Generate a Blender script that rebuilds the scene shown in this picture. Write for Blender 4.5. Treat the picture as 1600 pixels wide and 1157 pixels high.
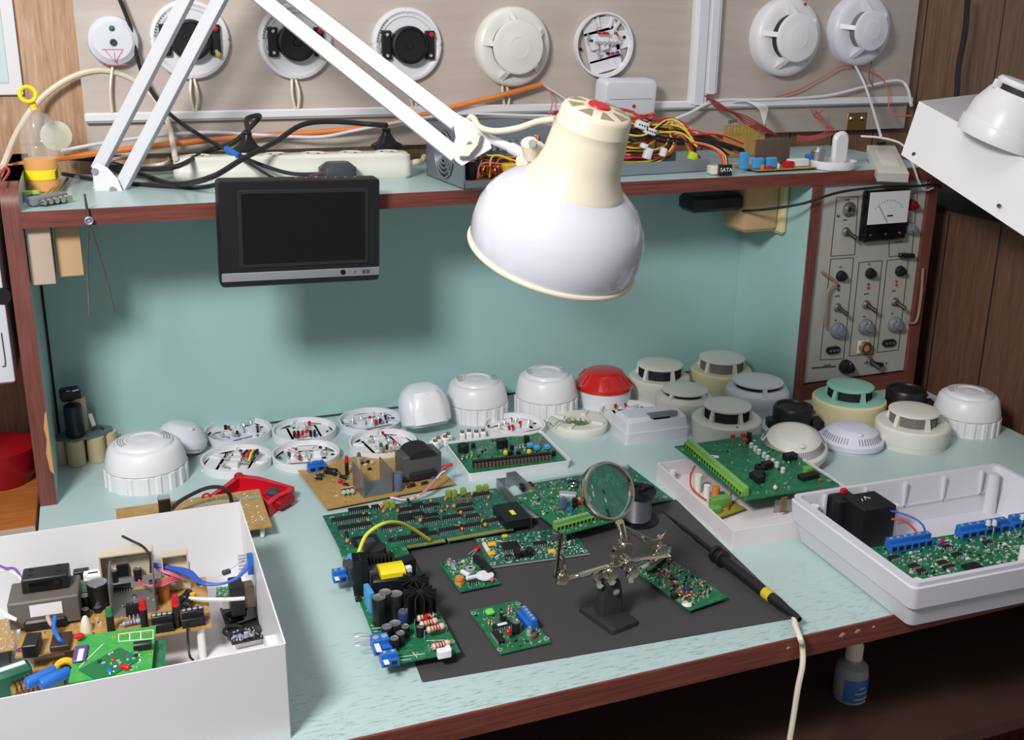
import bpy, bmesh, math, random
from mathutils import Vector, Matrix, Euler
# ---------------------------------------------------------------- camera, world, lights, exposure
sc = bpy.context.scene
for o in list(bpy.data.objects): bpy.data.objects.remove(o)
COL = sc.collection
FPX = 1667.3354; PX, PY = 800.0, 533.0
CLOC = Vector((0.11407, -1.43866, 0.64385))
CROT = Euler((math.radians(72.76528), math.radians(-0.67310), math.radians(-21.13672)), 'XYZ')
cam_d = bpy.data.cameras.new('camera'); cam = bpy.data.objects.new('camera', cam_d); COL.objects.link(cam)
cam.location = CLOC; cam.rotation_euler = CROT
cam_d.sensor_width = 36.0; cam_d.lens = FPX / 1600 * 36.0; cam_d.sensor_fit = 'HORIZONTAL'
cam_d.shift_x = 0.0; cam_d.shift_y = -(578.5 - PY) / 1600.0
cam_d.clip_start = 0.02; cam_d.clip_end = 50
sc.camera = cam
sc.view_settings.view_transform = 'Standard'; sc.view_settings.look = 'None'
sc.view_settings.exposure = 0.0; sc.view_settings.gamma = 1.0; sc.view_settings.use_curve_mapping = False
w = bpy.data.worlds.new('world'); sc.world = w; w.use_nodes = True
w.node_tree.nodes['Background'].inputs[0].default_value = (0.93, 0.95, 1.0, 1)
w.node_tree.nodes['Background'].inputs[1].default_value = 0.30
def area(name, loc, target, size, power, col=(1, 1, 1), sy=None):
    l = bpy.data.lights.new(name, 'AREA'); l.energy = power; l.color = col
    l.shape = 'RECTANGLE'; l.size = size; l.size_y = sy or size
    o = bpy.data.objects.new(name, l); COL.objects.link(o); o.location = loc
    o.rotation_euler = (Vector(target) - Vector(loc)).to_track_quat('-Z', 'Y').to_euler()
    return o
area('key_light', (-0.40, -1.18, 1.22), (0.55, -0.05, 0.12), 0.32, 29, (1, 0.985, 0.965), 0.27)
area('ceiling_light', (0.6, -0.25, 1.95), (0.6, -0.2, 0), 1.0, 5.0, (1, 0.98, 0.96), 0.7)

# ---------------------------------------------------------------- picture-point helpers
RM = CROT.to_matrix()
def ray(px, py): return RM @ Vector(((px - PX) / FPX, -(py - PY) / FPX, -1.0))
def at(px, py, z=None, y=None, x=None, d=None):
    r = ray(px, py)
    if d is not None: return CLOC + r * d
    ax, v = (2, z) if z is not None else ((1, y) if y is not None else (0, x))
    return CLOC + r * ((v - CLOC[ax]) / r[ax])
def proj(p):
    q = RM.transposed() @ (Vector(p) - CLOC)
    return PX + FPX * q.x / -q.z, PY - FPX * q.y / -q.z, -q.z
def zsolve(x, y, py):
    lo, hi = -1.0, 1.5
    for _ in range(40):
        m = (lo + hi) / 2
        if proj((x, y, m))[1] > py: lo = m
        else: hi = m
    return lo
# ---------------------------------------------------------------- materials
MC = {}
def lin(c):
    return tuple(((v / 255) / 12.92 if v / 255 <= 0.04045 else ((v / 255 + 0.055) / 1.055) ** 2.4) for v in c) + (1,)
def M(name, rgb, rough=0.45, metal=0.0, var=0.06, scale=40, spec=0.5, bump=0.0, trans=0.0, ior=1.45, emit=0, coat=0):
    if name in MC: return MC[name]
    m = bpy.data.materials.new(name); m.use_nodes = True; nt = m.node_tree; N = nt.nodes; L = nt.links
    b = N['Principled BSDF']
    tc = N.new('ShaderNodeTexCoord'); nz = N.new('ShaderNodeTexNoise'); nz.inputs['Scale'].default_value = scale
    nz.inputs['Detail'].default_value = 4
    L.new(tc.outputs['Object'], nz.inputs['Vector'])
    mx = N.new('ShaderNodeMix'); mx.data_type = 'RGBA'
    c = lin(rgb)
    mx.inputs[6].default_value = tuple(max(0, v * (1 - var)) for v in c[:3]) + (1,)
    mx.inputs[7].default_value = tuple(min(1, v * (1 + var)) for v in c[:3]) + (1,)
    L.new(nz.outputs['Fac'], mx.inputs[0]); L.new(mx.outputs[2], b.inputs['Base Color'])
    b.inputs['Roughness'].default_value = rough; b.inputs['Metallic'].default_value = metal
    b.inputs['Specular IOR Level'].default_value = spec; b.inputs['IOR'].default_value = ior
    b.inputs['Transmission Weight'].default_value = trans
    b.inputs['Coat Weight'].default_value = coat
    if bump:
        bp = N.new('ShaderNodeBump'); bp.inputs['Strength'].default_value = bump; bp.inputs['Distance'].default_value = 0.001
        L.new(nz.outputs['Fac'], bp.inputs['Height']); L.new(bp.outputs[0], b.inputs['Normal'])
    if emit:
        b.inputs['Emission Color'].default_value = c; b.inputs['Emission Strength'].default_value = emit
    MC[name] = m; return m
def Mtex(name, stops, build, rough=0.5, metal=0, bump=0, spec=0.5):
    """procedural material: build(nt, coord_socket) returns a factor socket fed to a colour ramp"""
    m = bpy.data.materials.new(name); m.use_nodes = True; nt = m.node_tree; N = nt.nodes; L = nt.links
    b = N['Principled BSDF']; tc = N.new('ShaderNodeTexCoord')
    f = build(nt, tc.outputs['Object'])
    cr = N.new('ShaderNodeValToRGB'); e = cr.color_ramp.elements
    while len(e) < len(stops): e.new(0.5)
    for el, (p, c) in zip(e, stops): el.position = p; el.color = lin(c)
    L.new(f, cr.inputs[0]); L.new(cr.outputs[0], b.inputs['Base Color'])
    b.inputs['Roughness'].default_value = rough; b.inputs['Metallic'].default_value = metal; b.inputs['Specular IOR Level'].default_value = spec
    if bump:
        bp = N.new('ShaderNodeBump'); bp.inputs['Strength'].default_value = bump; bp.inputs['Distance'].default_value = 0.002
        L.new(f, bp.inputs['Height']); L.new(bp.outputs[0], b.inputs['Normal'])
    MC[name] = m; return m
def stretched(sx, sy, sz, scale, detail=6, rough=0.6, dist=0.0):
    def f(nt, co):
        mp = nt.nodes.new('ShaderNodeMapping'); mp.inputs['Scale'].default_value = (sx, sy, sz)
        nt.links.new(co, mp.inputs[0])
        n = nt.nodes.new('ShaderNodeTexNoise'); n.inputs['Scale'].default_value = scale; n.inputs['Detail'].default_value = detail
        n.inputs['Roughness'].default_value = rough; n.inputs['Distortion'].default_value = dist
        nt.links.new(mp.outputs[0], n.inputs['Vector']); return n.outputs['Fac']
    return f
def pcb_mat(name, dark, base, light, scale=90):
    def f(nt, co):
        N = nt.nodes; L = nt.links
        mp = N.new('ShaderNodeMapping'); mp.inputs['Rotation'].default_value = (0, 0, 0.02); L.new(co, mp.inputs[0])
        v = N.new('ShaderNodeTexVoronoi'); v.distance = 'CHEBYCHEV'; v.feature = 'F1'; v.inputs['Scale'].default_value = scale
        L.new(mp.outputs[0], v.inputs['Vector'])
        n = N.new('ShaderNodeTexNoise'); n.inputs['Scale'].default_value = 35; L.new(mp.outputs[0], n.inputs['Vector'])
        v2 = N.new('ShaderNodeTexVoronoi'); v2.distance = 'MANHATTAN'; v2.feature = 'DISTANCE_TO_EDGE' if False else 'F2'
        v2.inputs['Scale'].default_value = scale * 2.3; L.new(mp.outputs[0], v2.inputs['Vector'])
        a = N.new('ShaderNodeMath'); a.operation = 'MULTIPLY'; L.new(v.outputs['Distance'], a.inputs[0]); L.new(v2.outputs['Distance'], a.inputs[1])
        s = N.new('ShaderNodeMath'); s.operation = 'ADD'; L.new(a.outputs[0], s.inputs[0])
        h = N.new('ShaderNodeMath'); h.operation = 'MULTIPLY'; h.inputs[1].default_value = 0.5; L.new(n.outputs['Fac'], h.inputs[0]); L.new(h.outputs[0], s.inputs[1])
        return s.outputs[0]
    return Mtex(name, [(0.0, base), (0.40, base), (0.47, dark), (0.56, base), (0.82, base), (0.88, light), (0.92, base)], f, 0.35)

WHITE = M('white_plastic', (226, 225, 228), 0.35, var=0.02)
GWHITE = M('cool_white_plastic', (216, 217, 226), 0.35, var=0.02)
BOXW = M('box_white', (214, 213, 217), 0.45, var=0.02)
CREAM = M('cream_plastic', (222, 212, 190), 0.32, var=0.03)
OFFW = M('aged_white_plastic', (218, 216, 206), 0.38, var=0.03)
YELLOWED = M('yellowed_plastic', (222, 212, 166), 0.35, var=0.03)
SHADEW = M('lamp_enamel', (205, 207, 216), 0.18, var=0.01, coat=0.5)
ARMW = M('arm_enamel', (212, 212, 218), 0.3, var=0.01)
BLACK = M('black_plastic', (24, 24, 27), 0.4)
GLOSSB = M('gloss_black', (10, 10, 12), 0.12)
MATB = M('matte_black', (30, 30, 32), 0.8)
DGREY = M('dark_grey', (62, 64, 68), 0.55)
GREY = M('grey_plastic', (120, 123, 132), 0.5)
SILVER = M('silver_metal', (190, 190, 190), 0.3, 1.0)
CHROME = M('nickel', (200, 192, 178), 0.18, 1.0)
TIN = M('solder_tin', (214, 214, 216), 0.35, 0.6)
ALU = M('aluminium', (168, 168, 172), 0.4, 0.85)
STEEL = M('galvanised_steel', (150, 158, 168), 0.45, 0.6)
RED = M('red_plastic', (190, 22, 34), 0.35)
REDW = M('red_wire_skin', (190, 50, 60), 0.5)
PINKW = M('pink_wire_skin', (205, 110, 135), 0.5)
ORANGEW = M('orange_cable_skin', (222, 130, 66), 0.5)
YELW = M('yellow_wire_skin', (228, 206, 60), 0.5)
GREENL = M('green_lens', (40, 120, 70), 0.3)
BLUE = M('blue_plastic', (38, 105, 190), 0.4)
BLUEW = M('blue_wire_skin', (45, 85, 180), 0.5)
WHITEW = M('white_wire_skin', (218, 214, 208), 0.5)
BLACKW = M('black_wire_skin', (32, 32, 36), 0.5)
PURP = M('purple_wire_skin', (110, 80, 165), 0.5)
TERMG = M('green_terminal_plastic', (104, 158, 80), 0.4)
OCER = M('ochre_ceramic', (206, 130, 54), 0.5)
YELC = M('yellow_component', (226, 180, 50), 0.45)
BEIGEC = M('pale_resistor', (214, 180, 165), 0.5)
WOODB = M('tan_wood_block', (190, 160, 120), 0.7, bump=0.1)
COPPER = M('copper', (200, 120, 80), 0.3, 1.0)
GOLD = M('gold_contacts', (190, 165, 60), 0.4, 0.3)
PCBG = pcb_mat('green_circuit_board', (20, 88, 56), (28, 106, 68), (70, 145, 105))
PCBD = pcb_mat('dark_green_circuit_board', (24, 78, 62), (34, 94, 76), (80, 135, 112), 120)
PCBL = pcb_mat('bright_green_circuit_board', (44, 146, 62), (56, 158, 70), (120, 160, 70), 60)
PCBT = pcb_mat('tan_circuit_board', (160, 122, 64), (174, 136, 76), (190, 152, 92), 60)
TEAL = Mtex('teal_laminate', [(0.0, (162, 188, 187)), (0.5, (172, 198, 197)), (1.0, (178, 204, 203))], stretched(1, 1, 1, 6), 0.3)
TEALB = Mtex('teal_back_laminate', [(0.0, (158, 194, 192)), (1.0, (165, 201, 199))], stretched(1, 1, 1, 3), 0.22)
REDWOOD = Mtex('red_brown_laminate', [(0.25, (78, 38, 32)), (0.5, (112, 58, 50)), (0.8, (132, 76, 64))], stretched(1, 1, 1, 60, 8), 0.45)
REDWOODH = Mtex('red_brown_edge_grain', [(0.25, (80, 38, 32)), (0.5, (112, 56, 48)), (0.8, (134, 74, 62))], stretched(4, 60, 120, 3, 8), 0.45)
REDWOODV = Mtex('red_brown_vertical_grain', [(0.25, (82, 44, 38)), (0.5, (112, 62, 54)), (0.8, (132, 80, 70))], stretched(120, 60, 4, 3, 8), 0.45)
OAKWALL = Mtex('light_oak_veneer', [(0.3, (150, 112, 84)), (0.5, (180, 143, 112)), (0.72, (205, 172, 145))], stretched(60, 30, 4, 3.2, 8, 0.7, 0.6), 0.5)
BEIGE = Mtex('beige_board', [(0.3, (181, 168, 158)), (0.7, (192, 180, 171))], stretched(2, 10, 30, 2, 5), 0.5)
def desk_f(nt, co):
    N = nt.nodes; L = nt.links
    mp = N.new('ShaderNodeMapping'); mp.inputs['Scale'].default_value = (9, 60, 1); mp.inputs['Rotation'].default_value = (0, 0, 0.9); L.new(co, mp.inputs[0])
    n = N.new('ShaderNodeTexNoise'); n.inputs['Scale'].default_value = 7; n.inputs['Detail'].default_value = 8; n.inputs['Roughness'].default_value = 0.75; L.new(mp.outputs[0], n.inputs['Vector'])
    sx = N.new('ShaderNodeSeparateXYZ'); L.new(co, sx.inputs[0])
    # wear concentrated along the front edge
    mr = N.new('ShaderNodeMapRange'); mr.inputs['From Min'].default_value = -0.42; mr.inputs['From Max'].default_value = -0.60
    mr.inputs['To Min'].default_value = 0.0; mr.inputs['To Max'].default_value = 0.10; L.new(sx.outputs['Y'], mr.inputs['Value'])
    s = N.new('ShaderNodeMath'); s.operation = 'SUBTRACT'; L.new(n.outputs['Fac'], s.inputs[0]); L.new(mr.outputs[0], s.inputs[1]); return s.outputs[0]
DESKTOP = Mtex('worn_teal_desktop', [(0.2, (90, 110, 108)), (0.31, (146, 168, 166)), (0.37, (174, 196, 195)), (0.8, (182, 204, 203))], desk_f, 0.32)
def groove_f(nt, co):
    N = nt.nodes; L = nt.links
    base = stretched(40, 30, 2.5, 3, 8, 0.7, 0.8)(nt, co)
    w = N.new('ShaderNodeTexWave'); w.wave_type = 'BANDS'; w.bands_direction = 'X'; w.wave_profile = 'SAW'; w.inputs['Scale'].default_value = 3.2
    L.new(co, w.inputs['Vector'])
    g = N.new('ShaderNodeMath'); g.operation = 'LESS_THAN'; g.inputs[1].default_value = 0.03; L.new(w.outputs['Fac'], g.inputs[0])
    k = N.new('ShaderNodeMath'); k.operation = 'MULTIPLY'; k.inputs[1].default_value = 0.5; L.new(g.outputs[0], k.inputs[0])
    s = N.new('ShaderNodeMath'); s.operation = 'SUBTRACT'; L.new(base, s.inputs[0]); L.new(k.outputs[0], s.inputs[1]); return s.outputs[0]
WALNUT = Mtex('walnut_panelling', [(0.05, (40, 26, 20)), (0.35, (112, 82, 62)), (0.6, (140, 106, 82)), (0.8, (158, 122, 96))], groove_f, 0.5)
CABW = Mtex('dark_walnut', [(0.3, (84, 58, 44)), (0.55, (106, 76, 58)), (0.8, (124, 92, 72))], stretched(40, 40, 3, 3, 8, 0.7, 0.8), 0.55)
ORWOOD = Mtex('orange_wood', [(0.3, (150, 88, 38)), (0.7, (176, 110, 54))], stretched(4, 60, 60, 3, 6), 0.4)
GLASSM = M('clear_lens', (245, 250, 250), 0.0, trans=1.0, var=0.0, ior=1.35)
CLEARP = M('clear_plastic', (225, 228, 228), 0.08, var=0.0)
for n_ in CLEARP.node_tree.nodes:
    if n_.type == 'BSDF_PRINCIPLED': n_.inputs['Alpha'].default_value = 0.16
HONEY = M('orange_liquid', (240, 160, 20), 0.3)
MATG = M('charcoal_mat', (64, 62, 64), 0.75, var=0.04)

# ---------------------------------------------------------------- mesh builder
def rrect(w, d, r=0.0, n=4, cx=0, cy=0):
    r = min(r, w / 2 - 1e-5, d / 2 - 1e-5)
    if r <= 0: return [(cx + w/2, cy + d/2), (cx - w/2, cy + d/2), (cx - w/2, cy - d/2), (cx + w/2, cy - d/2)]
    out = []
    for k, (sx, sy) in enumerate(((1, 1), (-1, 1), (-1, -1), (1, -1))):
        for i in range(n + 1):
            a = math.pi / 2 * (k + i / n)
            out.append((cx + sx * (w/2 - r) + r * math.cos(a), cy + sy * (d/2 - r) + r * math.sin(a)))
    return out
class MB:
    def __init__(s, T=None): s.bm = bmesh.new(); s.mats = []; s.mi = 0; s.T = T or Matrix()
    def m(s, mat):
        if mat not in s.mats: s.mats.append(mat)
        s.mi = s.mats.index(mat); return s
    def v(s, p): return s.bm.verts.new(s.T @ Vector(p))
    def face(s, vs):
        try: f = s.bm.faces.new(vs); f.material_index = s.mi; return f
        except ValueError: return None
    def loft(s, loops, cap0=True, cap1=True, closed=True):
        vv = [[s.v(p) for p in lp] for lp in loops]; n = len(vv[0])
        for a, b in zip(vv, vv[1:]):
            for i in range(n if closed else n - 1): s.face([a[i], a[(i+1) % n], b[(i+1) % n], b[i]])
        if cap0: s.face(vv[0][::-1])
        if cap1: s.face(vv[-1])
        return s
    def box(s, c, size, rz=0.0, bev=0.0, rot=None):
        R = (rot.to_matrix() if isinstance(rot, Euler) else rot) if rot is not None else Matrix.Rotation(rz, 3, 'Z')
        hx, hy, hz = [q / 2 for q in size]; c = Vector(c)
        b = min(bev, hx * .95, hy * .95, hz * .95)
        if b <= 0:
            lp = [[c + R @ Vector((x, y, z)) for x, y in ((hx, hy), (-hx, hy), (-hx, -hy), (hx, -hy))] for z in (-hz, hz)]
        else:
            lp = []
            for z, k in ((-hz, b), (-hz + b, 0), (hz - b, 0), (hz, b)):
                lp.append([c + R @ Vector((x, y, z)) for x, y in rrect(2*(hx - k), 2*(hy - k), b if k == 0 else b * .3, 2)])
        return s.loft(lp)
    def frustum(s, c, bot, top, h, r=0.0, off=(0, 0)):
        cx, cy, cz = c
        return s.loft([[(x, y, cz) for x, y in rrect(bot[0], bot[1], r, 3, cx, cy)], [(x, y, cz + h) for x, y in rrect(top[0], top[1], r, 3, cx + off[0], cy + off[1])]])
    def prism(s, pts, z0, z1, axis='z'):
        f = {'z': lambda x, y, z: (x, y, z), 'y': lambda x, y, z: (x, z, y), 'x': lambda x, y, z: (z, x, y)}[axis]
        return s.loft([[f(x, y, z) for x, y in pts] for z in (z0, z1)])
    def lathe(s, prof, seg=40, c=(0, 0, 0), R=None, mod=None, a0=0, a1=2*math.pi):
        R = R or Matrix.Identity(3); c = Vector(c); full = abs(a1 - a0) > 6.28
        rings = []
        for r, z in prof:
            if r < 1e-6: rings.append([s.v(c + R @ Vector((0, 0, z)))]); continue
            rings.append([s.v(c + R @ Vector(((r * (mod(a, z) if mod else 1)) * math.cos(a), (r * (mod(a, z) if mod else 1)) * math.sin(a), z)))
                          for a in [a0 + (a1 - a0) * i / (seg if full else seg - 1) for i in range(seg)]])
        for a, b in zip(rings, rings[1:]):
            for i in range(seg if full else seg - 1):
                j = (i + 1) % seg
                if len(a) == 1 and len(b) == 1: continue
                if len(a) == 1: s.face([a[0], b[i], b[j]])
                elif len(b) == 1: s.face([a[i], a[j], b[0]])
                else: s.face([a[i], a[j], b[j], b[i]])
        return s
    def cyl(s, c, r, h, seg=16, R=None, r2=None): return s.lathe([(0, 0), (r, 0), (r if r2 is None else r2, h), (0, h)], seg, c, R)
    def rod(s, a, b, r, seg=10, r2=None):
        a, b = Vector(a), Vector(b); d = b - a
        R = d.to_track_quat('Z', 'Y').to_matrix(); return s.cyl(a, r, d.length, seg, R, r2)
    def bar(s, a, b, w, h, up=(0, 0, 1), bev=0.0):
        a, b = Vector(a), Vector(b); z = (b - a); L = z.length; z.normalize()
        x = Vector(up).cross(z).normalized(); y = z.cross(x); R = Matrix((x, y, z)).transposed()
        return s.box((a + b) / 2, (w, h, L), rot=R, bev=bev)
    def ball(s, c, r, seg=12, sc=(1, 1, 1), R=None):
        n = max(4, seg // 2)
        prof = [(r * math.sin(math.pi * i / n) * sc[0] if 0 < i < n else 0, -r * math.cos(math.pi * i / n) * sc[2]) for i in range(n + 1)]
        return s.lathe(prof, seg, c, R)
    def torus(s, c, R0, r, seg=32, ss=8, R=None, a0=0, a1=2*math.pi):
        R = R or Matrix.Identity(3); c = Vector(c); full = abs(a1 - a0) > 6.28
        n = seg if full else seg + 1; rings = []
        for i in range(n):
            a = a0 + (a1 - a0) * i / seg
            rings.append([s.v(c + R @ Vector(((R0 + r*math.cos(t))*math.cos(a), (R0 + r*math.cos(t))*math.sin(a), r*math.sin(t)))) for t in [2*math.pi*k/ss for k in range(ss)]])
        for i in range(n if full else n - 1):
            A, B = rings[i], rings[(i+1) % n]
            for k in range(ss): s.face([A[k], B[k], B[(k+1) % ss], A[(k+1) % ss]])
        return s
    def tube(s, pts, r, seg=8, smooth=6):
        P = [Vector(p) for p in pts]
        if smooth and len(P) > 2:
            Q = []; E = [2*P[0]-P[1]] + P + [2*P[-1]-P[-2]]
            for i in range(1, len(E) - 2):
                for k in range(smooth):
                    t = k / smooth; a, b, c, d = E[i-1:i+3]
                    Q.append(0.5*((2*b)+(c-a)*t+(2*a-5*b+4*c-d)*t*t+(3*b-a-3*c+d)*t**3))
            P = Q + [P[-1]]
        n = None; loops = []
        for i, p in enumerate(P):
            t = (P[min(i+1, len(P)-1)] - P[max(i-1, 0)]).normalized()
            if n is None: n = t.orthogonal().normalized()
            else:
                n = (n - t * n.dot(t)); n = n.normalized() if n.length > 1e-6 else t.orthogonal().normalized()
            b = t.cross(n); loops.append([p + r*(math.cos(a)*n + math.sin(a)*b) for a in [2*math.pi*k/seg for k in range(seg)]])
        return s.loft(loops)
    def build(s, name, parent=None, mat=None, smooth=0.6, label=None, kind=None):
        if mat is not None: s.mats = [mat]
        bmesh.ops.recalc_face_normals(s.bm, faces=s.bm.faces)
        me = bpy.data.meshes.new(name); s.bm.to_mesh(me); s.bm.free()
        if mat is not None:
            for p in me.polygons: p.material_index = 0
        for m in s.mats: me.materials.append(m)
        if smooth: me.shade_smooth(); me.set_sharp_from_angle(angle=smooth)
        o = bpy.data.objects.new(name, me); COL.objects.link(o)
        if parent is not None: o.parent = parent
        if label: o['label'] = label
        if kind: o['kind'] = kind
        return o
def B(mat, T=None): return MB(T).m(mat)
def tag(o, label, cat, group=None):
    o['label'] = label; o['category'] = cat
    if group: o['group'] = group
    return o
def thing(name, label, cat, loc=(0, 0, 0), rz=0.0, group=None, rot=None):
    o = bpy.data.objects.new(name, None); COL.objects.link(o); o.empty_display_size = 0.02
    o.location = loc; o.rotation_euler = rot if rot is not None else (0, 0, rz)
    return tag(o, label, cat, group)
def struct(o): o['kind'] = 'structure'; return o
def copy_tree(o, parent=None):
    c = o.copy(); COL.objects.link(c); c.parent = parent
    for ch in [k for k in bpy.data.objects if k.parent == o]: copy_tree(ch, c)
    return c
def text_mesh(s, size, depth, T, mat, name, parent):
    cu = bpy.data.curves.new(name, 'FONT'); cu.body = s; cu.size = size; cu.extrude = depth; cu.align_x = 'CENTER'; cu.align_y = 'CENTER'
    t = bpy.data.objects.new(name, cu); COL.objects.link(t)
    me = bpy.data.meshes.new_from_object(t); bpy.data.objects.remove(t); me.transform(T); me.materials.clear(); me.materials.append(mat)
    o = bpy.data.objects.new(name, me); COL.objects.link(o); o.parent = parent; return o
def Rx(a): return Matrix.Rotation(a, 3, 'X')
def Ry(a): return Matrix.Rotation(a, 3, 'Y')
def Rz(a): return Matrix.Rotation(a, 3, 'Z')
PI = math.pi
FACE = Rx(PI/2)      # local +Z -> world -Y (towards the room)
# ================================================================ large structure
YW = 0.32; YB = 0.30; ZF = -0.75; HS = 0.3976; YP = 0.2005
W1, W2 = 1.2, 1.4592
struct(B(M('floor_linoleum', (92, 70, 54), 0.5, var=0.2, scale=8)).box((0.7, -0.9, ZF - 0.02), (5.6, 2.5, 0.04)).build('floor'))
struct(B(OAKWALL).box((-0.40, YW + 0.02, 0.3), (1.9, 0.04, 2.1)).build('wall_left'))
struct(B(WALNUT).box((2.275, YW + 0.02, 0.3), (3.45, 0.04, 2.1)).build('wall_back'))
# ---- display board
zb = at(640, 227, y=YB).z; xl = at(125, 115, y=YB).x; xr = at(1429, 66, y=YB).x
t = thing('display_board', 'large beige board on the wood wall carrying the round white detectors', 'board', (xl, YW, zb))
B(BEIGE).box(((xr-xl)/2, -0.01, 0.55), (xr-xl, 0.02, 1.1), bev=0.001).build('panel', t)
zt0 = at(137, 192, y=YB).z; zt1 = at(137, 176, y=YB).z
tr = thing('cable_trunking', 'long white cable trunking running along the foot of the beige board', 'trunking', (xl, YB, zt0))
B(WHITE).box(((xr-xl)/2, -0.006, (zt1-zt0)/2), (xr-xl, 0.012, zt1-zt0), bev=0.002).build('channel', tr)
B(WHITE).box(((xr-xl)/2, -0.0135, (zt1-zt0)*.55), (xr-xl, 0.003, (zt1-zt0)*.6)).build('cover', tr)
for (xa, xb, ya, lab) in ((1072, 1096, 163, 'left and longer of the two upright white trunkings on the beige board'), (1094, 1112, 146, 'right and shorter of the two upright white trunkings on the beige board')):
    p0 = at(xa, ya, y=YB); p1 = at(xb, ya, y=YB); t = thing('upright_trunking', lab, 'trunking', (p0.x, YB, p0.z), group='upright trunkings on the beige board')
    ww = p1.x - p0.x
    B(WHITE).box((ww/2, -0.009, 0.5), (ww, 0.018, 1.0), bev=0.002).build('channel', t)
    B(GWHITE).box((ww*.45, -0.0195, 0.5), (ww*.55, 0.003, 1.0)).build('cover', t)
# ---- poster top-left
p = at(37, 148, y=YW-0.004)
t = thing('wall_poster', 'pale blue poster in a white frame on the oak wall, top left', 'poster', (p.x, YW, p.z))
B(WHITE).box((-0.2, -0.004, 0.3), (0.4, 0.008, 0.6), bev=0.001).build('frame', t)
B(M('pale_blue_print', (196, 214, 214), 0.25)).box((-0.2, -0.0085, 0.3), (0.365, 0.002, 0.565)).build('print', t)

# ---- workbench
wb = thing('workbench', 'teal topped workbench with worn red-brown front edge', 'workbench', (0, 0, ZF))
dz = -ZF
B(DESKTOP, Matrix.Translation((0, 0, dz))).box((0.7315, -0.148, -0.012), (1.463, 0.93, 0.024)).build('table_top', wb)
B(REDWOODH, Matrix.Translation((0, 0, dz))).box((0.7315, -0.6145, -0.013), (1.463, 0.003, 0.026)).build('front_edge', wb)
B(REDWOODH, Matrix.Translation((0, 0, dz))).box((1.4645, -0.148, -0.013), (0.003, 0.93, 0.026)).build('side_edge', wb)
mm = B(M('chipped_wood', (176, 140, 104), .8, var=.2), Matrix.Translation((0, 0, dz)))
for (px, py, a, b) in ((1340, 987, .0045, .004), (1316, 993, .005, .003), (1365, 980, .0025, .003), (1232, 1013, .003, .002)):
    p = at(px, py, y=-0.616); mm.lathe([(0, 0), (a, 0), (a*.6, 0.0006), (0, 0.0006)], 9, (p.x, -0.616, p.z), FACE, mod=lambda t, z: 0.7 + 0.3*math.sin(3*t+1) * math.cos(t))
mm.build('edge_chip', wb, label='pale chips knocked out of the front edge')
B(REDWOODV).box((0.012, -0.15, dz/2 - 0.012), (0.02, 0.9, dz - 0.026)).build('leg_panel', wb)
B(REDWOODV).box((1.445, -0.15, dz/2 - 0.012), (0.02, 0.9, dz - 0.026)).build('leg_panel', wb)
B(CABW).box((0.73, 0.2, dz - 0.3), (1.41, 0.018, 0.5)).build('back_board', wb)
B(M('shaded_wood', (72, 50, 40), .6, var=.2, scale=15)).box((0.73, -0.30, dz - 0.205), (1.41, 0.62, 0.018)).build('under_shelf', wb)  # darker walnut variant, the shade below the bench is put into its colour

# ---- hutch
hu = thing('bench_hutch', 'teal hutch with red-brown edges standing on the workbench', 'hutch', (0, 0, 0))
TP = 0.0214
def edge_prof(x0, x1, z1, r, mat, name):
    pts = [(0, 0), (YW-0.012, 0), (YW-0.012, z1)] + [(r - r*math.sin(a), z1 - r + r*math.cos(a)) for a in [i*PI/2/6 for i in range(7)]]
    return pts
pts = edge_prof(0, TP, 0.432, 0.03, None, '')
B(TEAL).prism([(y + 0.002, z) for y, z in pts], 0.001, TP, 'x').build('left_panel', hu)
m_ = B(REDWOODV)      # brown lipping round the front and top of the left panel
for (a, b) in ((pts[2], pts[3]),) + tuple(zip(pts[3:], pts[4:])) + ((pts[-1], pts[0]),):
    m_.loft([[(x, a[0], a[1]), (x, a[0] + 0.0, a[1])] for x in (0, TP)], False, False) if False else None
lp = []
for (y, z) in [pts[2]] + pts[3:] + [pts[0]]: lp.append((y, z))
inner = [(min(y + 0.003, YW - 0.012), z - 0.003 if z > 0.01 else z) for y, z in lp]
m_.loft([[(0, *a), (0, *b), (TP, *b), (TP, *a)] for a, b in zip(lp, inner)]).build('left_edge', hu)
B(REDWOODV).box((0.0005, 0.154, 0.2), (0.001, 0.30, 0.4)).build('outer_veneer', hu)
cp = at(84, 686, y=-0.0006); mm = B(M('bare_chipboard', (196, 150, 96), 0.8, var=.2, scale=200))
mm.prism([(TP-.0035, .05), (TP+.0004, .045), (TP+.0004, .135), (TP-.002, .13), (TP-.005, .11), (TP-.003, .095), (TP-.006, .075)], -0.0008, 0.001, 'y').build('worn_patch', hu, label='bare worn patch on the left front edge')
B(TEALB).box(((W2)/2 + .01, YP + 0.004, HS/2), (W2 - 0.03, 0.008, HS - .002)).build('back_board', hu)
B(BLACK).box((TP + 0.001, YP - 0.001, 0.17), (0.0025, 0.003, 0.34)).build('gap_strip', hu, label='dark gap between the left panel and the back board')
B(DGREY).box((0.61, YP - 0.0008, 0.0015), (1.17, 0.002, 0.003)).build('joint_line', hu)
TH = 0.0203
B(TEAL).box(((TP+W2)/2, YW/2 - .004, HS - TH/2), (W2 - TP - .0002, YW - .014, TH)).build('shelf', hu)
B(REDWOODH).box(((TP+W2)/2, -0.0005, HS - TH/2), (W2 - TP, 0.003, TH + .0004)).build('shelf_edge', hu)
B(TEALB).box((W1 + 0.0085, 0.102, (HS-TH)/2), (0.0165, 0.196, HS - TH)).build('divider', hu)
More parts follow.
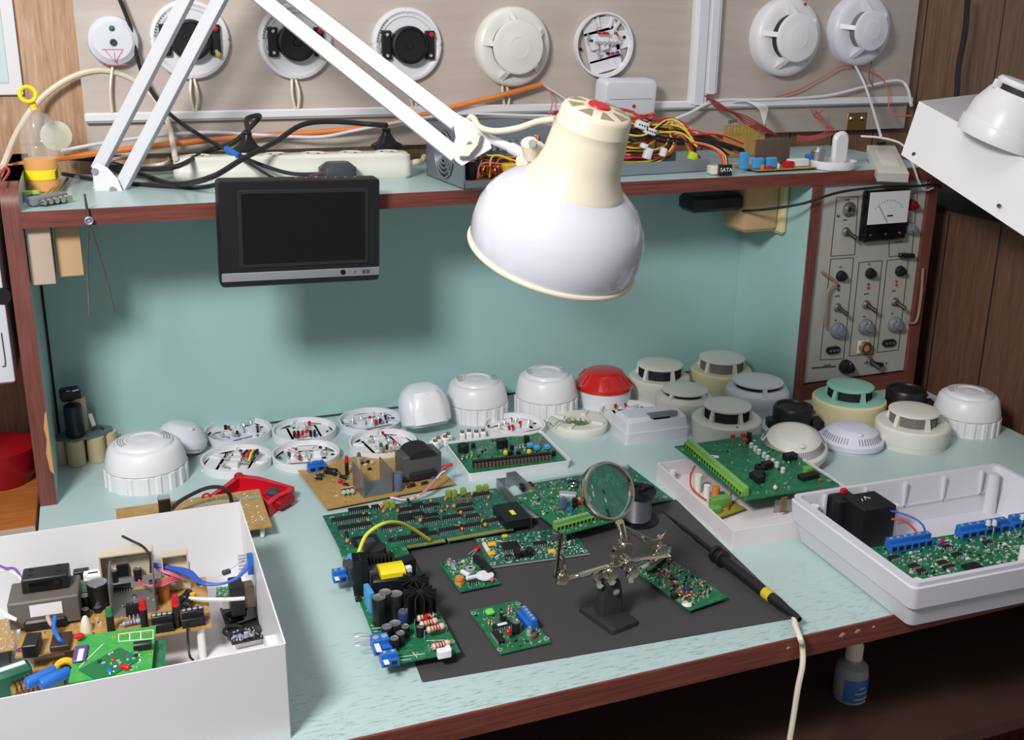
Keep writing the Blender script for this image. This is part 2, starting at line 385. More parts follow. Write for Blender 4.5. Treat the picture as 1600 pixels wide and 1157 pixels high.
B(REDWOODV).box((W1 + 0.0088, 0.0005, (HS-TH)/2), (0.0178, 0.003, HS - TH)).build('divider_edge', hu)
B(REDWOODV).box((W2 - 0.010, 0.1, (HS-TH)/2), (0.02, 0.2, HS - TH)).build('right_panel', hu)
B(REDWOODH).box(((W1+W2)/2, 0.008, 0.014), (W2-W1-.036, 0.012, 0.028)).build('bottom_rail', hu)

# ---- instrument panel
x0, x1 = W1 + 0.0185, W2 - 0.0205; z0, z1 = 0.0285, HS - TH - .001; YI = 0.006
ip = thing('instrument_panel', 'grey test panel with knobs, switches and a meter in the right end of the hutch', 'control panel', ((x0+x1)/2, YI, z0))
T0 = Matrix.Translation((-(x0+x1)/2, -YI, -z0))
B(M('panel_grey', (176, 174, 166), 0.5), T0).box(((x0+x1)/2, YI + .003, (z0+z1)/2), (x1-x0, 0.004, z1-z0)).build('face_plate', ip)
B(BLACK, T0).box(((x0+x1)/2, YI + .0005, z0 + .001), (x1-x0, 0.002, .0022)).build('shadow_gap', ip)
def ipp(px, py): q = at(px, py, y=YI); return q.x, q.z
ln = B(M('panel_print', (52, 50, 48), 0.6), T0)
def fr(a, b, c, d):
    P = [ipp(*q) for q in (a, b, c, d)]
    for i in range(4):
        (xa, za), (xb, zb_) = P[i], P[(i+1) % 4]
        ln.bar((xa, YI + .0006, za), (xb, YI + .0006, zb_), .0009, .0007, up=(0, 1, 0))
def z8(x, y): return (1040 + x/2.857, 260 + y/2.857)
fr(z8(765,140), z8(860,135), z8(845,395), z8(738,402))
fr(z8(738,415), z8(840,408), z8(795,860), z8(690,865))
fr(z8(865,430), z8(968,422), z8(925,840), z8(820,848))
fr(z8(990,420), z8(1085,412), z8(1040,820), z8(945,832))
fr(z8(1000,130), z8(1125,120), z8(1100,395), z8(998,405))
fr(z8(655,900), z8(760,892), z8(758,896), z8(655,904))
ln.build('frame_lines', ip)
pr = B(M('panel_print2', (60, 58, 56), 0.6), T0)
random.seed(3)
for (a, b, n) in ((815,150,4),(805,240,3),(785,450,2),(912,438,2),(770,580,4),(900,570,4),(1022,557,3),(762,688,2),(890,672,2),(1015,658,2),(1045,338,6),(725,888,6),(1060,235,3),(895,880,2),(990,880,2)):
    x, z = ipp(*z8(a, b))
    for k in range(n): pr.box((x + (k - n/2)*.0026, YI + .0006, z), (.0014, .0006, .0024))
pr.build('panel_lettering', ip)
def knob(px, py, r, h, mat, name='knob', pointer=True, base=None, lab=None):
    x, z = ipp(*z8(px, py)); mb = B(mat, T0)
    mb.lathe([(0, 0), (r, 0), (r, h*.35), (r*.92, h*.45), (r*.80, h*.8), (r*.5, h*.82), (r*.46, h*1.25), (0, h*1.27)], 18, (x, YI + .001, z), FACE, mod=lambda a, zz: 1 + .03*math.cos(9*a))
    if pointer: mb.m(WHITE).box((x, YI - h*.8 + .0006, z + r*.6), (.0008, .0006, r*.4))
    return mb.build(name, ip, label=lab)
for (a, b) in ((765,732),(890,715),(1020,705)): knob(a, b, .0140, .014, GREY)
for (a, b) in ((782,490),(912,478),(1045,468)): knob(a, b, .0095, .011, BLACK, pointer=False, lab='small black knob')
knob(800, 893, .0125, .018, BLACK, 'rotary_switch', lab='larger black rotary switch')
knob(1095, 172, .0095, .014, M('maroon_plastic', (110, 30, 32), .35), 'knob', False, lab='maroon knob')
knob(1085, 275, .0105, .015, GREY)
def tog(a, b, name='toggle_switch', l=.02, dx=.008):
    x, z = ipp(*z8(a, b))
    mb = B(SILVER, T0).lathe([(0, 0), (.0080, 0), (.0080, .002), (.0055, .003), (.0055, .008), (0, .008)], 12, (x, YI + .001, z), FACE)
    mb.m(BLACK).rod((x, YI - .006, z), (x + dx, YI - l, z - .008), .0022, 8, .0042); mb.build(name, ip)
for (a, b) in ((803,292),(765,630),(893,617),(1022,605)): tog(a, b)
tog(910, 870); 
mb = B(SILVER, T0); x, z = ipp(*z8(818, 192)); mb.lathe([(0,0),(.013,0),(.013,.002),(.009,.003),(.008,.008),(.006,.008),(.006,.003),(0,.003)], 20, (x, YI+.001, z), FACE); mb.m(BLACK).cyl((x, YI-.001, z), .004, .003, 10, FACE); mb.build('signal_lamp', ip)
x, z = ipp(*z8(880, 805)); mb = B(CREAM, T0).box((x, YI - .001, z), (.024, .003, .024), bev=.001); mb.m(CHROME).lathe([(0,0),(.011,0),(.011,.010),(.008,.010),(.008,.006),(0,.006)], 20, (x, YI-.002, z), FACE); mb.m(OCER).cyl((x, YI-.0085, z), .006, .001, 14, FACE); mb.build('coaxial_socket', ip)
for (a, b) in ((745,820),(995,788)):
    x, z = ipp(*z8(a, b)); mb = B(BLACK, T0).prism([(x + q[0], z + q[1]) for q in rrect(.027, .0125, .006)], YI - .004, YI + .001, 'y')
    for k in (-1, 0, 1): mb.m(ALU).cyl((x + k*.0075, YI - .0045, z), .0024, .001, 8, FACE)
    mb.build('pin_socket', ip)
for (a, b, c) in ((905,527,RED),(905,543,RED),(1030,514,RED),(1030,530,RED),(772,535,DGREY),(772,552,DGREY),(770,222,DGREY)):
    x, z = ipp(*z8(a, b)); B(c, T0).ball((x, YI, z), .0024, 8).build('indicator', ip)
for (a, b, l) in ((1060,390,.032),(935,875,.02)):
    x, z = ipp(*z8(a, b)); mb = B(BLACK, T0); mb.bar((x - l/2, YI - .008, z), (x + l/2, YI - .010, z - .003), .008, .008, bev=.002); mb.m(SILVER).rod((x, YI, z), (x, YI-.006, z), .003, 8); mb.build('clip_plug', ip)
for q in (((695,470),(760,520),(725,560),(712,720)), ((1150,455),(1140,580),(1120,690),(1080,700))):
    B(M('tan_rod', (150, 122, 104), .5), T0).tube([at(*z8(*u), y=YI - .010) for u in q], .0025, 8).build('wire_handle', ip)
# meter
c = [at(*z8(*q), y=YI) for q in ((875,105),(1065,100),(1050,325),(845,335))]
mx, mz = (c[0].x + c[2].x)/2, (c[0].z + c[3].z)/2; mw = c[1].x - c[0].x; mh = c[0].z - c[3].z
mt = B(GLOSSB, T0).box((mx, YI - .007, mz), (mw, .016, mh), bev=.003).build('meter', ip)
mb = B(WHITE, T0).box((mx, YI - .0155, mz + mh*.16), (mw*.92, .002, mh*.62)); mb.build('meter_dial', mt)
mb = B(BLACK, T0)
for k in range(13):
    a = math.radians(140 - k*100/12); r = mh*.40
    mb.bar((mx + r*math.cos(a), YI - .0166, mz - .010 + r*math.sin(a)), (mx + (r+.003)*math.cos(a), YI - .0166, mz - .010 + (r+.003)*math.sin(a)), .0006, .0005, up=(0, 1, 0))
mb.bar((mx, YI - .0168, mz - .012), (mx - .022, YI - .0168, mz + .018), .0007, .0005, up=(0, 1, 0))
mb.box((mx + .004, YI - .0166, mz + .0), (.012, .0005, .0025)); mb.build('meter_scale', mt)
mb = B(SILVER, T0)
for k in (-1, 0, 1): mb.cyl((mx + k*mw*.35, YI - .0145, mz - mh*.36), .0022, .0015, 8, FACE)
mb.build('meter_screw', mt)

# ---- left white enclosure beyond the hutch
p = at(37, 598, y=0.02)
t = thing('wall_enclosure', 'white metal enclosure with a round black hole, left of the hutch', 'enclosure', (p.x - .2, 0.02, p.z))
xx = -.011 - (p.x - .2)
B(GWHITE).box((xx - .16, .1, .14), (.32, .2, .28), bev=.003).build('body', t)
q = at(3, 463, y=0.02); B(BLACK).cyl((q.x - p.x + .2, 0.001, q.z - p.z), .011, .002, 24, FACE).build('hole', t)
q0 = at(2, 520, y=.02); q1 = at(9, 572, y=.02)
B(DGREY).tube([(q0.x-p.x+.2, -.001, q0.z-p.z), (q1.x-p.x+.2, -.001, q1.z-p.z+.004), (q1.x-p.x+.196, -.001, q1.z-p.z)], .0007, 6).build('slot_outline', t)
# ---- side table with orange top, and red bowl
a = at(58, 822, z=-.004); b = at(0, 832, z=-.004)
t = thing('side_table', 'orange-brown wooden table touching the left end of the bench', 'table', (-.35, .1, ZF))
y0 = a.y
B(ORWOOD).box((.0, (y0+.30)/2 - .1, dz - .014), (.69, .30 - y0, .02), bev=.001).build('table_top', t)
B(M('pale_chipboard', (180, 168, 150), .7)).box((.0, y0 - .102, dz - .014), (.69, .003, .02)).build('front_edge', t)
for sx in (-1, 1):
    for sy in (y0 - .05, .15): B(CABW).box((sx*.31, sy, (dz - .024)/2), (.04, .04, dz - .024)).build('leg', t)
B(CABW).box((-.29, .315, .25), (.54, .01, .28)).build('backing', None) if False else None
rb = at(20, 758, z=0); c0 = Vector((-.055, 0.12, -.004))
t = thing('red_bowl', 'glossy dark red bowl on the orange table behind the hutch side', 'bowl', c0)
B(M('bowl_red', (140, 16, 28), .25)).lathe([(0, 0), (.042, 0), (.050, .02), (.052, .052), (.050, .052), (.048, .02), (.040, .004), (0, .004)], 40).build('bowl', t)

# ---- right: walnut cabinet and tilted white box with detector
XC = 1.52
pa = at(1477, 327, x=XC); 
t = thing('wooden_cabinet', 'dark walnut cabinet standing right of the workbench', 'cabinet', (XC, -.25, ZF))
hC = pa.z - ZF
B(CABW).box((.26, 0, hC/2), (.52, 1.08, hC)).build('body', t)
mb = B(MATB)
for k in range(9): mb.box((-.0003, -.44 + k*.12, hC/2), (.0012, .003, hC - .01))
mb.build('groove', t)
B(MATB).box((.26, 0, hC + .003), (.53, 1.09, .006)).build('top_shade', t)  # matte black sheet paints the tilted box's shadow over the cabinet top
dA = 1.66
V = lambda px, py, d: at(px, py, d=d)
A, D_, Bq, Cq = V(1436,158,1.66), V(1408,242,1.64), V(1694,298,1.39), V(1666,413,1.375)
dep = (V(1503,150,1.93) - A) * 1.45
t = thing('tilted_white_box', 'large white sheet-metal box tilted down to the right on the dark cabinet', 'box', A)
mb = B(WHITE); fr4 = [A, D_, Cq, Bq]
mb.loft([[tuple(q - A) for q in fr4], [tuple(q - A + dep) for q in fr4]]).build('body', t)
nrm = (Bq - A).cross(D_ - A).normalized(); nrm = nrm if nrm.dot(CLOC - A) > 0 else -nrm
for (px, py, k) in ((1428, 241, .07), (1561, 322, .5)):
    d1 = 1.66 + (1.30-1.66)*((px-1436)/344); r_ = ray(px, py); q = CLOC + r_*((A-CLOC).dot(nrm)/r_.dot(nrm)) - A
    B(DGREY).cyl(q, .003, .0015, 10, nrm.to_track_quat('Z', 'Y').to_matrix()).build('screw', t)
# ================================================================ detectors
MESHB = Mtex('dark_insect_mesh', [(0.0, (12, 12, 14)), (1.0, (40, 40, 44))], stretched(1, 1, 1, 300), 0.6)
MESHG = Mtex('grey_insect_mesh', [(0.0, (84, 84, 84)), (1.0, (140, 138, 134))], stretched(1, 1, 1, 300), 0.6)
def ribs_mesh(t, rc, z, h, n, mat, post_a, gap=.16):
    mb = B(mat)
    mb.lathe([(rc, z), (rc, z+h)], 48)
    for k in range(n):
        a = 2*PI*k/n; mb.box((rc*math.cos(a), rc*math.sin(a), z+h/2), (.0016, .0006, h*.98), rz=a)
    return mb.build('mesh_screen', t)
def det_tall(t, R, H, body, cap, mesh, rcap=.72, hm=.28, led=None, flat=False, posts=5, ang=.3, skirt=None):
    """round body, shoulder, ring of mesh windows between posts and a domed cap"""
    hc = H*.07; hmz = H*hm; hb = H - hc - hmz
    rc = R*rcap
    mb = B(body).lathe([(0, 0), (R*.95, 0), (R*.965, hb*.25), (R*.975, hb*.26), (R, hb*.80), (R*.985, hb*.93), (R*.94, hb), (R*.9, hb*1.01), (0, hb)], 56)
    mb.build('body', t)
    if skirt: B(skirt).lathe([(R*.93, hb*1.0), (R*.90, hb*1.035), (rc*.95, hb*1.06), (rc*.9, hb*1.0)], 56).build('shoulder', t)
    ribs_mesh(t, rc*.93, hb, hmz, 60, mesh, 0)
    mb = B(cap)
    mb.lathe([(0, H-hc*1.4), (rc*.97, H-hc*1.4), (rc*1.03, H-hc*.9), (rc*1.02, H-hc*.4), (rc*.95, H-hc*.12), (rc*.5, H), (0, H+hc*.1)], 56)
    mb.build('cap', t)
    for k in range(posts):
        a = ang + 2*PI*k/posts
        B(cap if skirt is None else skirt).loft([[(r*math.cos(a)-s*w*math.sin(a), r*math.sin(a)+s*w*math.cos(a), z) for r, s in ((rc*.86, 1), (rc*.86, -1), (ro, -1), (ro, 1))] for z, ro, w in ((hb*.98, rc*1.14, R*.06), (H-hc, rc*1.0, R*.055))]).build('post', t)
    if led: B(led).ball((R*.8, 0, hb + .0005), .0022, 8).build('led', t) if False else B(led).ball((R*.86*math.cos(-1.2), R*.86*math.sin(-1.2), hb), .0022, 8).build('led', t)
def det_slot(t, R, H, body, cap, led=None, ang=.3):
    """smooth domed detector with one thin dark slot under a broad flat cap"""
    B(body).lathe([(0, 0), (R*.96, 0), (R*.97, H*.25), (R, H*.3), (R, H*.58), (R*.95, H*.66), (R*.86, H*.71), (R*.80, H*.76), (0, H*.76)], 56).build('body', t)
    B(MESHB).lathe([(R*.70, H*.75), (R*.70, H*.88)], 48).build('mesh_screen', t)
    B(cap).lathe([(0, H*.86), (R*.72, H*.86), (R*.79, H*.875), (R*.78, H*.91), (R*.6, H*.965), (R*.3, H), (0, H)], 56).build('cap', t)
    for k in range(4):
        a = ang + PI/2*k
        B(body).loft([[(r*math.cos(a)-s*w*math.sin(a), r*math.sin(a)+s*w*math.cos(a), z) for r, s in ((R*.6, 1), (R*.6, -1), (ro, -1), (ro, 1))] for z, ro, w in ((H*.66, R*.93, R*.08), (H*.89, R*.79, R*.06))]).build('post', t)
    if led: B(led).ball((R*.8*math.cos(-1.2), R*.8*math.sin(-1.2), H*.72), .0022, 8).build('led', t)
def det_low(t, R, H, body, slot_n=60, ang=0, seg4=4):
    """low dome with a ring of fine vertical slots"""
    B(body).lathe([(0, 0), (R*.93, 0), (R*.95, H*.12), (R, H*.16), (R, H*.38), (R*.95, H*.46), (R*.9, H*.5), (R*.78, H*.76), (R*.55, H*.92), (R*.5, H*.945), (R*.47, H*.95), (R*.3, H*.99), (0, H)], 56).build('body', t)
    mb = B(GREY)
    for k in range(slot_n):
        if slot_n > 20 and k % (slot_n // seg4) == 0 and k: mb.build('vent_slots', t); mb = B(GREY)
        if slot_n < 20 or k % (slot_n // seg4) < 3: continue
        a = ang + 2*PI*k/slot_n
        p0 = Vector((R*.915*math.cos(a), R*.915*math.sin(a), H*.49)); p1 = Vector((R*.80*math.cos(a), R*.80*math.sin(a), H*.745))
        mb.bar(p0, p1, .0009, .0009, up=(-math.sin(a), math.cos(a), 0))
    if slot_n > 20: mb.build('vent_slots', t)
    mb = B(body)
    a = -1.15; mb.ball((R*.62*math.cos(a), R*.62*math.sin(a), H*.87), R*.11, 12, (1, 1, .5)); mb.build('indicator_boss', t)
def det_sounder(t, R, H, mat=WHITE, rings=True):
    hb = H*.40
    def sq(a, z): return 1 + (0.035 if math.sin(18*a) > 0 else 0)
    B(mat).lathe([(0, 0), (R*.955, 0), (R*.955, hb*.94), (R*.93, hb)], 144, mod=lambda a, z: sq(a, z) if z < hb*.95 else 1).build('ribbed_base', t, smooth=.3)
    B(mat).lathe([(R*.9, hb), (R*.955, hb*1.01), (R*.95, hb + H*.1), (R*.86, H*.80), (R*.80, H*.86), (R*.74, H*.88), (R*.70, H*.885), (R*.67, H*.935), (R*.64, H*.955), (R*.40, H*.975), (R*.37, H*.955), (R*.2, H*.955), (R*.12, H*.97), (0, H*.985)], 56).build('cover', t)
    B(M('seam_grey', (120, 120, 124), .7)).torus((0, 0, hb*1.0), R*.945, .0007, 56, 6).build('seam', t)
    for r in ((.60, .54, .48) if rings else ()):
        for a0 in (0.15, PI + .15):
            B(M('slot_grey', (120, 120, 124), .7)).torus((0, 0, H*(.957 + (.6-r)*.06)), R*r, .0007, 20, 6, a0=a0 - .45 - .0, a1=a0 + .45).build('sound_slot', t)
def place(L, Rr, top, bot, H=None, z=0.0):
    """left/right edges, top and bottom of a round thing standing on the bench, in the photo"""
    c = (L + Rr) / 2; pf = at(c, bot, z=z); dr = (pf - CLOC); dr.z = 0; dr.normalize()
    R = .045
    for _ in range(4):
        ctr = pf + dr*R; R = (Rr - L)/2 * proj((ctr.x, ctr.y, z + .02))[2] / FPX
    ctr = pf + dr*R
    k = dr * R * .6
    h = H if H else zsolve(ctr.x + k.x, ctr.y + k.y, top) - z
    return ctr, R, h
DL = []
def det(kind, L, Rr, top, bot, name, label, cat, group=None, H=None, rz=None, **kw):
    ctr, R, h = place(L, Rr, top, bot, H)
    th = math.atan2((CLOC - ctr).y, (CLOC - ctr).x) + PI/2        # local -Y looks at the room
    t = thing(name, label, cat, (ctr.x, ctr.y, 0), th if rz is None else rz, group); kind(t, R, h, **kw); DL.append((name, tuple(round(v, 3) for v in ctr), round(R, 3), round(h, 3))); return t
GS = 'ribbed-base white sounders on the bench'
det(det_sounder, 169, 297, 670, 775, 'siren_sounder', 'big white ribbed-base sounder at the left, beside the battery pack', 'sounder', GS)
det(det_sounder, 695, 795, 579, 667, 'siren_sounder', 'white ribbed-base sounder left of the similar one next to the red alarm', 'sounder', GS)
det(det_sounder, 802, 903, 568, 660, 'siren_sounder', 'white ribbed-base sounder directly left of the red-domed alarm', 'sounder', GS)
det(det_sounder, 1453, 1556, 599, 686, 'siren_sounder', 'white ribbed-base sounder at the far right of the bench', 'sounder', GS)
# red-domed alarm
ctr, R, h = place(896, 987, 569, 645)
t = thing('red_alarm', 'round white fire alarm with a red faceted dome', 'alarm', (ctr.x, ctr.y, 0))
B(WHITE).lathe([(0, 0), (R*.93, 0), (R*.95, h*.5), (0, h*.5)], 48).build('base', t)
B(M('red_dome', (196, 30, 28), .18, coat=.4)).lathe([(R*.9, h*.5), (R, h*.5), (R*1.0, h*.60), (R*.93, h*.66), (R*.68, h*.90), (R*.62, h*.965), (R*.5, h), (0, h*1.005)], 48).build('dome', t)
for k in range(6):
    a = .2 + PI/3*k; B(M('red_dome', (0,0,0))).bar((R*.93*math.cos(a), R*.93*math.sin(a), h*.665), (R*.66*math.cos(a), R*.66*math.sin(a), h*.93), .004, .004, up=(-math.sin(a), math.cos(a), 0), bev=.001).build('rib', t)
GT = 'tall post-and-mesh smoke detectors on the bench'
det(det_tall, 980, 1076, 558, 632, 'smoke_detector', 'white smoke detector with black mesh, immediately right of the red alarm', 'smoke detector', GT, body=OFFW, cap=OFFW, mesh=MESHB, led=RED, hm=.33)
det(det_tall, 1076, 1172, 548, 620, 'smoke_detector', 'yellowed smoke detector with grey mesh in the back corner', 'smoke detector', GT, body=YELLOWED, cap=OFFW, mesh=MESHG, hm=.33)
det(det_slot, 1130, 1229, 581, 655, 'smoke_detector', 'white broad-capped thin-slot detector in front of the yellowed one, left of the divider', 'smoke detector', GT, body=GWHITE, cap=GWHITE)
det(det_slot, 1022, 1112, 595, 662, 'smoke_detector', 'aged white broad-capped detector with thin slot, behind the white recessed box', 'smoke detector', GT, body=OFFW, cap=OFFW, ang=-.6)
det(det_tall, 1077, 1186, 620, 702, 'smoke_detector', 'white detector with wide black mesh, just behind the green terminal board in the white box', 'smoke detector', GT, body=OFFW, cap=OFFW, mesh=MESHB, led=RED, hm=.33, rcap=.66)
det(det_tall, 1265, 1378, 590, 670, 'smoke_detector', 'cream smoke detector with a pale turquoise top', 'smoke detector', GT, body=YELLOWED, cap=M('turquoise_plastic', (140, 196, 176), .3), mesh=MESHB, rcap=.62, hm=.32, skirt=M('turquoise_plastic', (0,0,0)))
det(det_tall, 1363, 1476, 628, 711, 'smoke_detector', 'white smoke detector with grey mesh, in front of the rightmost sounder', 'smoke detector', GT, body=OFFW, cap=OFFW, mesh=MESHG, rcap=.66, hm=.32)
det(det_low, 1277, 1376, 654, 714, 'dome_detector', 'low lilac-white dome detector with fine slots on the right part of the bench', 'detector', body=M('lilac_white', (214, 213, 228), .3))
t = det(det_low, 1183, 1287, 650, 742, 'dome_detector', 'tilted cream dome detector with slot ring behind the green terminal board', 'detector', body=OFFW, H=.042, slot_n=96)
t.rotation_euler.x = .24; t.location.z = .012
t = det(det_low, 243, 323, 658, 722, 'dome_detector', 'small smooth white dome detector behind the leftmost sounder', 'detector', body=GWHITE, H=.04, slot_n=12, seg4=2)
t.rotation_euler = (-.10, .22, 0); t.location.z = .008
# black buzzer discs on white plates
for (L, Rr, top, bot, lab) in ((1196, 1274, 626, 690, 'black buzzer on a white plate between the slotted detector and the turquoise-topped one'), (1372, 1448, 600, 660, 'black buzzer on a white plate left of the rightmost sounder')):
    ctr, R, h = place(L, Rr, top, bot)
    t = thing('buzzer', lab, 'buzzer', (ctr.x, ctr.y, 0), -.3, 'black buzzers on white plates')
    B(GWHITE).lathe([(0, 0), (R*1.15, 0), (R*1.2, .008), (R*1.1, .012), (0, .012)], 40).build('plate', t)
    B(BLACK).lathe([(0, .012), (R*.78, .012), (R*.8, h*.9), (R*.74, h), (R*.66, h), (R*.62, h*.94), (0, h*.95)], 40).build('sounder', t)
    B(BLACK).box((R*.85, -R*.3, h*.4), (R*.5, R*.7, h*.4), bev=.002).build('bracket', t)
    B(RED).ball((R*.75, -R*.25, h*.82), .0035, 10).build('red_cap', t)
    B(BLACK).box((-R*.85, -R*.05, h*.4), (R*.4, R*.5, h*.35), bev=.002).build('bracket', t)
# ---------------- open detector bases with contacts
def open_base(t, R, H, mat, seed, kind=0):
    rnd = random.Random(seed)
    B(mat).lathe([(R*.90, .0015), (R*.94, 0), (R*.985, 0), (R, H*.5), (R, H), (R*.945, H), (R*.93, H*.45), (R*.90, .0045)], 56).build('rim', t)
    mb = B(mat)      # floor with two openings
    a0 = rnd.uniform(-.4, .4) + PI/2 * kind
    c, s = math.cos(a0), math.sin(a0)
    for (x, y, w_, d_) in ((0, 0, R*1.15, R*.95), (0, R*.62, R*1.15, R*.45), (0, -R*.62, R*1.1, R*.42), (R*.68, 0, R*.45, R*.55)):
        mb.box((x*c - y*s, x*s + y*c, .003), (w_, d_, .003), rz=a0)
    for k in range(5):
        a = rnd.uniform(0, 2*PI); mb.box((R*.72*math.cos(a), R*.72*math.sin(a), H*.3), (R*.34, R*.1, H*.5), rz=a + rnd.choice((0, PI/2)), bev=.0008)
    mb.build('floor', t)
    def rr(x, y): return x*c - y*s, x*s + y*c
    for k in range(3):      # raised terminal towers
        x, y = rr(R*(-.35 + .35*k), rnd.uniform(-.12, .12)*R)
        B(mat).box((x, y, H*.55), (R*.26, R*.3, H*.9), rz=a0, bev=.001).build('terminal_tower', t)
    for k in range(5):
        x, y = rr(R*(-.5 + .25*k) + rnd.uniform(-.03, .03)*R, rnd.uniform(-.3, .3)*R)
        mb = B(TIN).box((x, y, H*.8), (R*.06, R*.34, .0008), rz=a0 + rnd.uniform(-.6, .6)); mb.rod((x, y, H*.7), (x, y, H*1.12), .0016, 8); mb.tube([(x-.003, y, H*.7), (x-.001, y+.003, H*1.25), (x+.003, y+.004, H*1.1), (x+.004, y, H*.7)], .0006, 5, 3)
        mb.build('contact_spring', t)
    for k in range(4):
        x, y = rr(R*rnd.uniform(-.55, .55), R*rnd.uniform(-.4, .4)); B(rnd.choice((RED, BLACK, RED, DGREY))).box((x, y, H*.95), (.0035, .0045, .008), rz=rnd.uniform(0, 3), bev=.0008).build('contact_cap', t)
    for k in range(2): x, y = rr(R*(.78 if k else -.78), R*.05); B(BLACK).cyl((x, y, .0046), .003, .0008, 12).build('screw_hole', t)
    B(mat).cyl((R*.5*c, R*.5*s, .004), .005, H*.6, 12).build('screw_post', t)
BASES = [ (322,426,655,702,GWHITE,'bluish white open base in the back row, right of the small dome'), (427,526,646,700,WHITE,'white open base with a line of black and red contact caps, back row'),
 (530,629,635,684,GWHITE,'bluish white open base in the back row, left of the leaning motion sensor'), (317,426,697,749,WHITE,'white open base in the front row above the red bracket'),
 (427,532,681,740,WHITE,'white open base in the front row above the blue relay of the tan board'), (546,652,670,722,WHITE,'white open base in the front row behind the aluminium heat sink'),
 (756,852,642,692,WHITE,'white open base in front of the two middle sounders'), (936,1036,622,672,WHITE,'white open base in front of the red alarm, left of the recessed box')]
for i, (L, Rr, top, bot, mat, lab) in enumerate(BASES):
    ctr, R, h = place(L, Rr, top, bot)
    t = thing('detector_base', lab, 'detector base', (ctr.x, ctr.y, 0), random.Random(i).uniform(-.3, .3), 'open detector bases on the bench')
    open_base(t, R, .0125, mat, i + 5, i % 2)
    if i == 1:
        mb = B(BLACK)
        for k, m_ in enumerate((BLACK, BLACK, RED, RED, BLACK, BLACK)): B(m_).box((-.014 + k*.0062, -.022, .012), (.0042, .005, .011), bev=.001).build('contact_cap', t)
    if i == 3:
        for k in range(4): B((BLACK, REDW, YELW, BLACK)[k]).tube([(.008+k*.005, -.012, .01), (.012+k*.005, -.006, .019), (.016+k*.005, .004, .02), (.018+k*.004, .012, .01)], .0018, 8).build('wire', t)
# turned-over base
ctr, R, h = place(855, 950, 632, 687)
t = thing('detector_base', 'turned-over white base with a round green opening and loose thin wires', 'detector base', (ctr.x, ctr.y, 0), .3, 'open detector bases on the bench')
B(OFFW).lathe([(R*.42, .004), (R*.42, .012), (R*.9, .014), (R*.97, .012), (R, .008), (R*.96, 0), (R*.90, 0), (R*.9, .010), (R*.5, .009)], 56).build('rim', t)
for k in range(4): a = PI/2*k + .5; B(OFFW).box((R*.68*math.cos(a), R*.68*math.sin(a), .014), (R*.4, R*.16, .005), rz=a, bev=.001).build('rib', t)
B(PCBG).cyl((0, 0, .003), R*.45, .0015, 30).build('inner_board', t)
mb = B(GOLD)
for k in range(10): a = k*.63; mb.rod((R*.3*math.cos(a), R*.3*math.sin(a), .004), (R*.3*math.cos(a), R*.3*math.sin(a), .012), .0008, 6)
mb.build('pin', t)
for k, m_ in enumerate((M('teal_wire', (90, 160, 150), .5), CREAM, M('pale_green_wire', (150, 190, 150), .5))):
    P = [(-R*.5, 0, .014), (-R*.8, .01*k, .022), (-R*1.15, -.006+.008*k, .018), (-R*1.45, -.012+.007*k, .030)]
    B(m_).tube(P, .0007, 6).build('wire', t)
# ---------------- leaning motion sensor
ctr, R, h = place(622, 715, 612, 695)
t = thing('motion_sensor', 'white domed motion sensor leaning back between bases and sounders', 'sensor', (ctr.x, ctr.y, 0), .15)
TT = Matrix.Translation((0, .0, .0)) @ Matrix.Rotation(-.35, 4, 'X')
mb = B(GWHITE, TT)
lp = []
for z, w_, d_, yo in ((.004, .062, .040, 0), (.010, .080, .046, 0), (.03, .082, .048, 0), (.050, .078, .044, .002), (.064, .062, .036, .004), (.073, .036, .022, .006), (.075, .010, .008, .007)):
    lp.append([(x, y + yo, z) for x, y in rrect(w_, d_, min(w_, d_)*.42, 6)])
mb.loft(lp).build('housing', t)
B(M('lens_white', (236, 235, 240), .2), TT).loft([[(x, y - .004, z) for x, y in rrect(w_, d_, min(w_, d_)*.45, 6)] for z, w_, d_ in ((.008, .068, .047), (.03, .070, .049), (.050, .06, .046), (.058, .048, .040))]).build('lens_cover', t)
B(DGREY, TT).box((-.002, -.024, .052), (.0016, .003, .005)).build('slot', t)
t.location.z = .008
# ---------------- white recessed box
ctr = at(1024, 698, z=0)
t = thing('recessed_box', 'white plastic box with a dark recess in its top, left of the black-mesh detector', 'box', ctr, -.06)
def shell(mb, w_, d_, h_, th, r=.004, taper=0.0, floor=.003, c=(0, 0)):
    L = [[(x, y, z) for x, y in rrect(a, b, rr, 4, *c)] for z, a, b, rr in
         ((0, w_-2*taper, d_-2*taper, r), (h_, w_, d_, r), (h_, w_-2*th, d_-2*th, max(.0005, r-th)), (floor, w_-2*th-2*taper, d_-2*th-2*taper, max(.0005, r-th)))]
    return mb.loft(L)
p0, p1 = at(978, 697, z=0), at(1077, 684, z=0); ww = (p1-p0).length
mb = B(GWHITE)
mb.loft([[(x, y + .03, z) for x, y in rrect(a, b, .005, 4)] for z, a, b in ((0, ww, .058), (.018, ww, .058), (.0185, ww-.003, .055), (.034, ww-.006, .050), (.040, ww-.018, .038))])
mb.build('body', t)
B(M('recess_grey', (120, 120, 126), .5)).box((.012, .018, .0385), (ww*.42, .026, .007), rot=Euler((-.28, 0, 0))).build('recess', t)
B(BLACK).box((.008, .008, .037), (ww*.26, .004, .0045), rot=Euler((-.1, 0, 0))).build('slot', t)
t.location = (p0 + p1)/2 ; t.rotation_euler.z = math.atan2((p1-p0).y, (p1-p0).x)
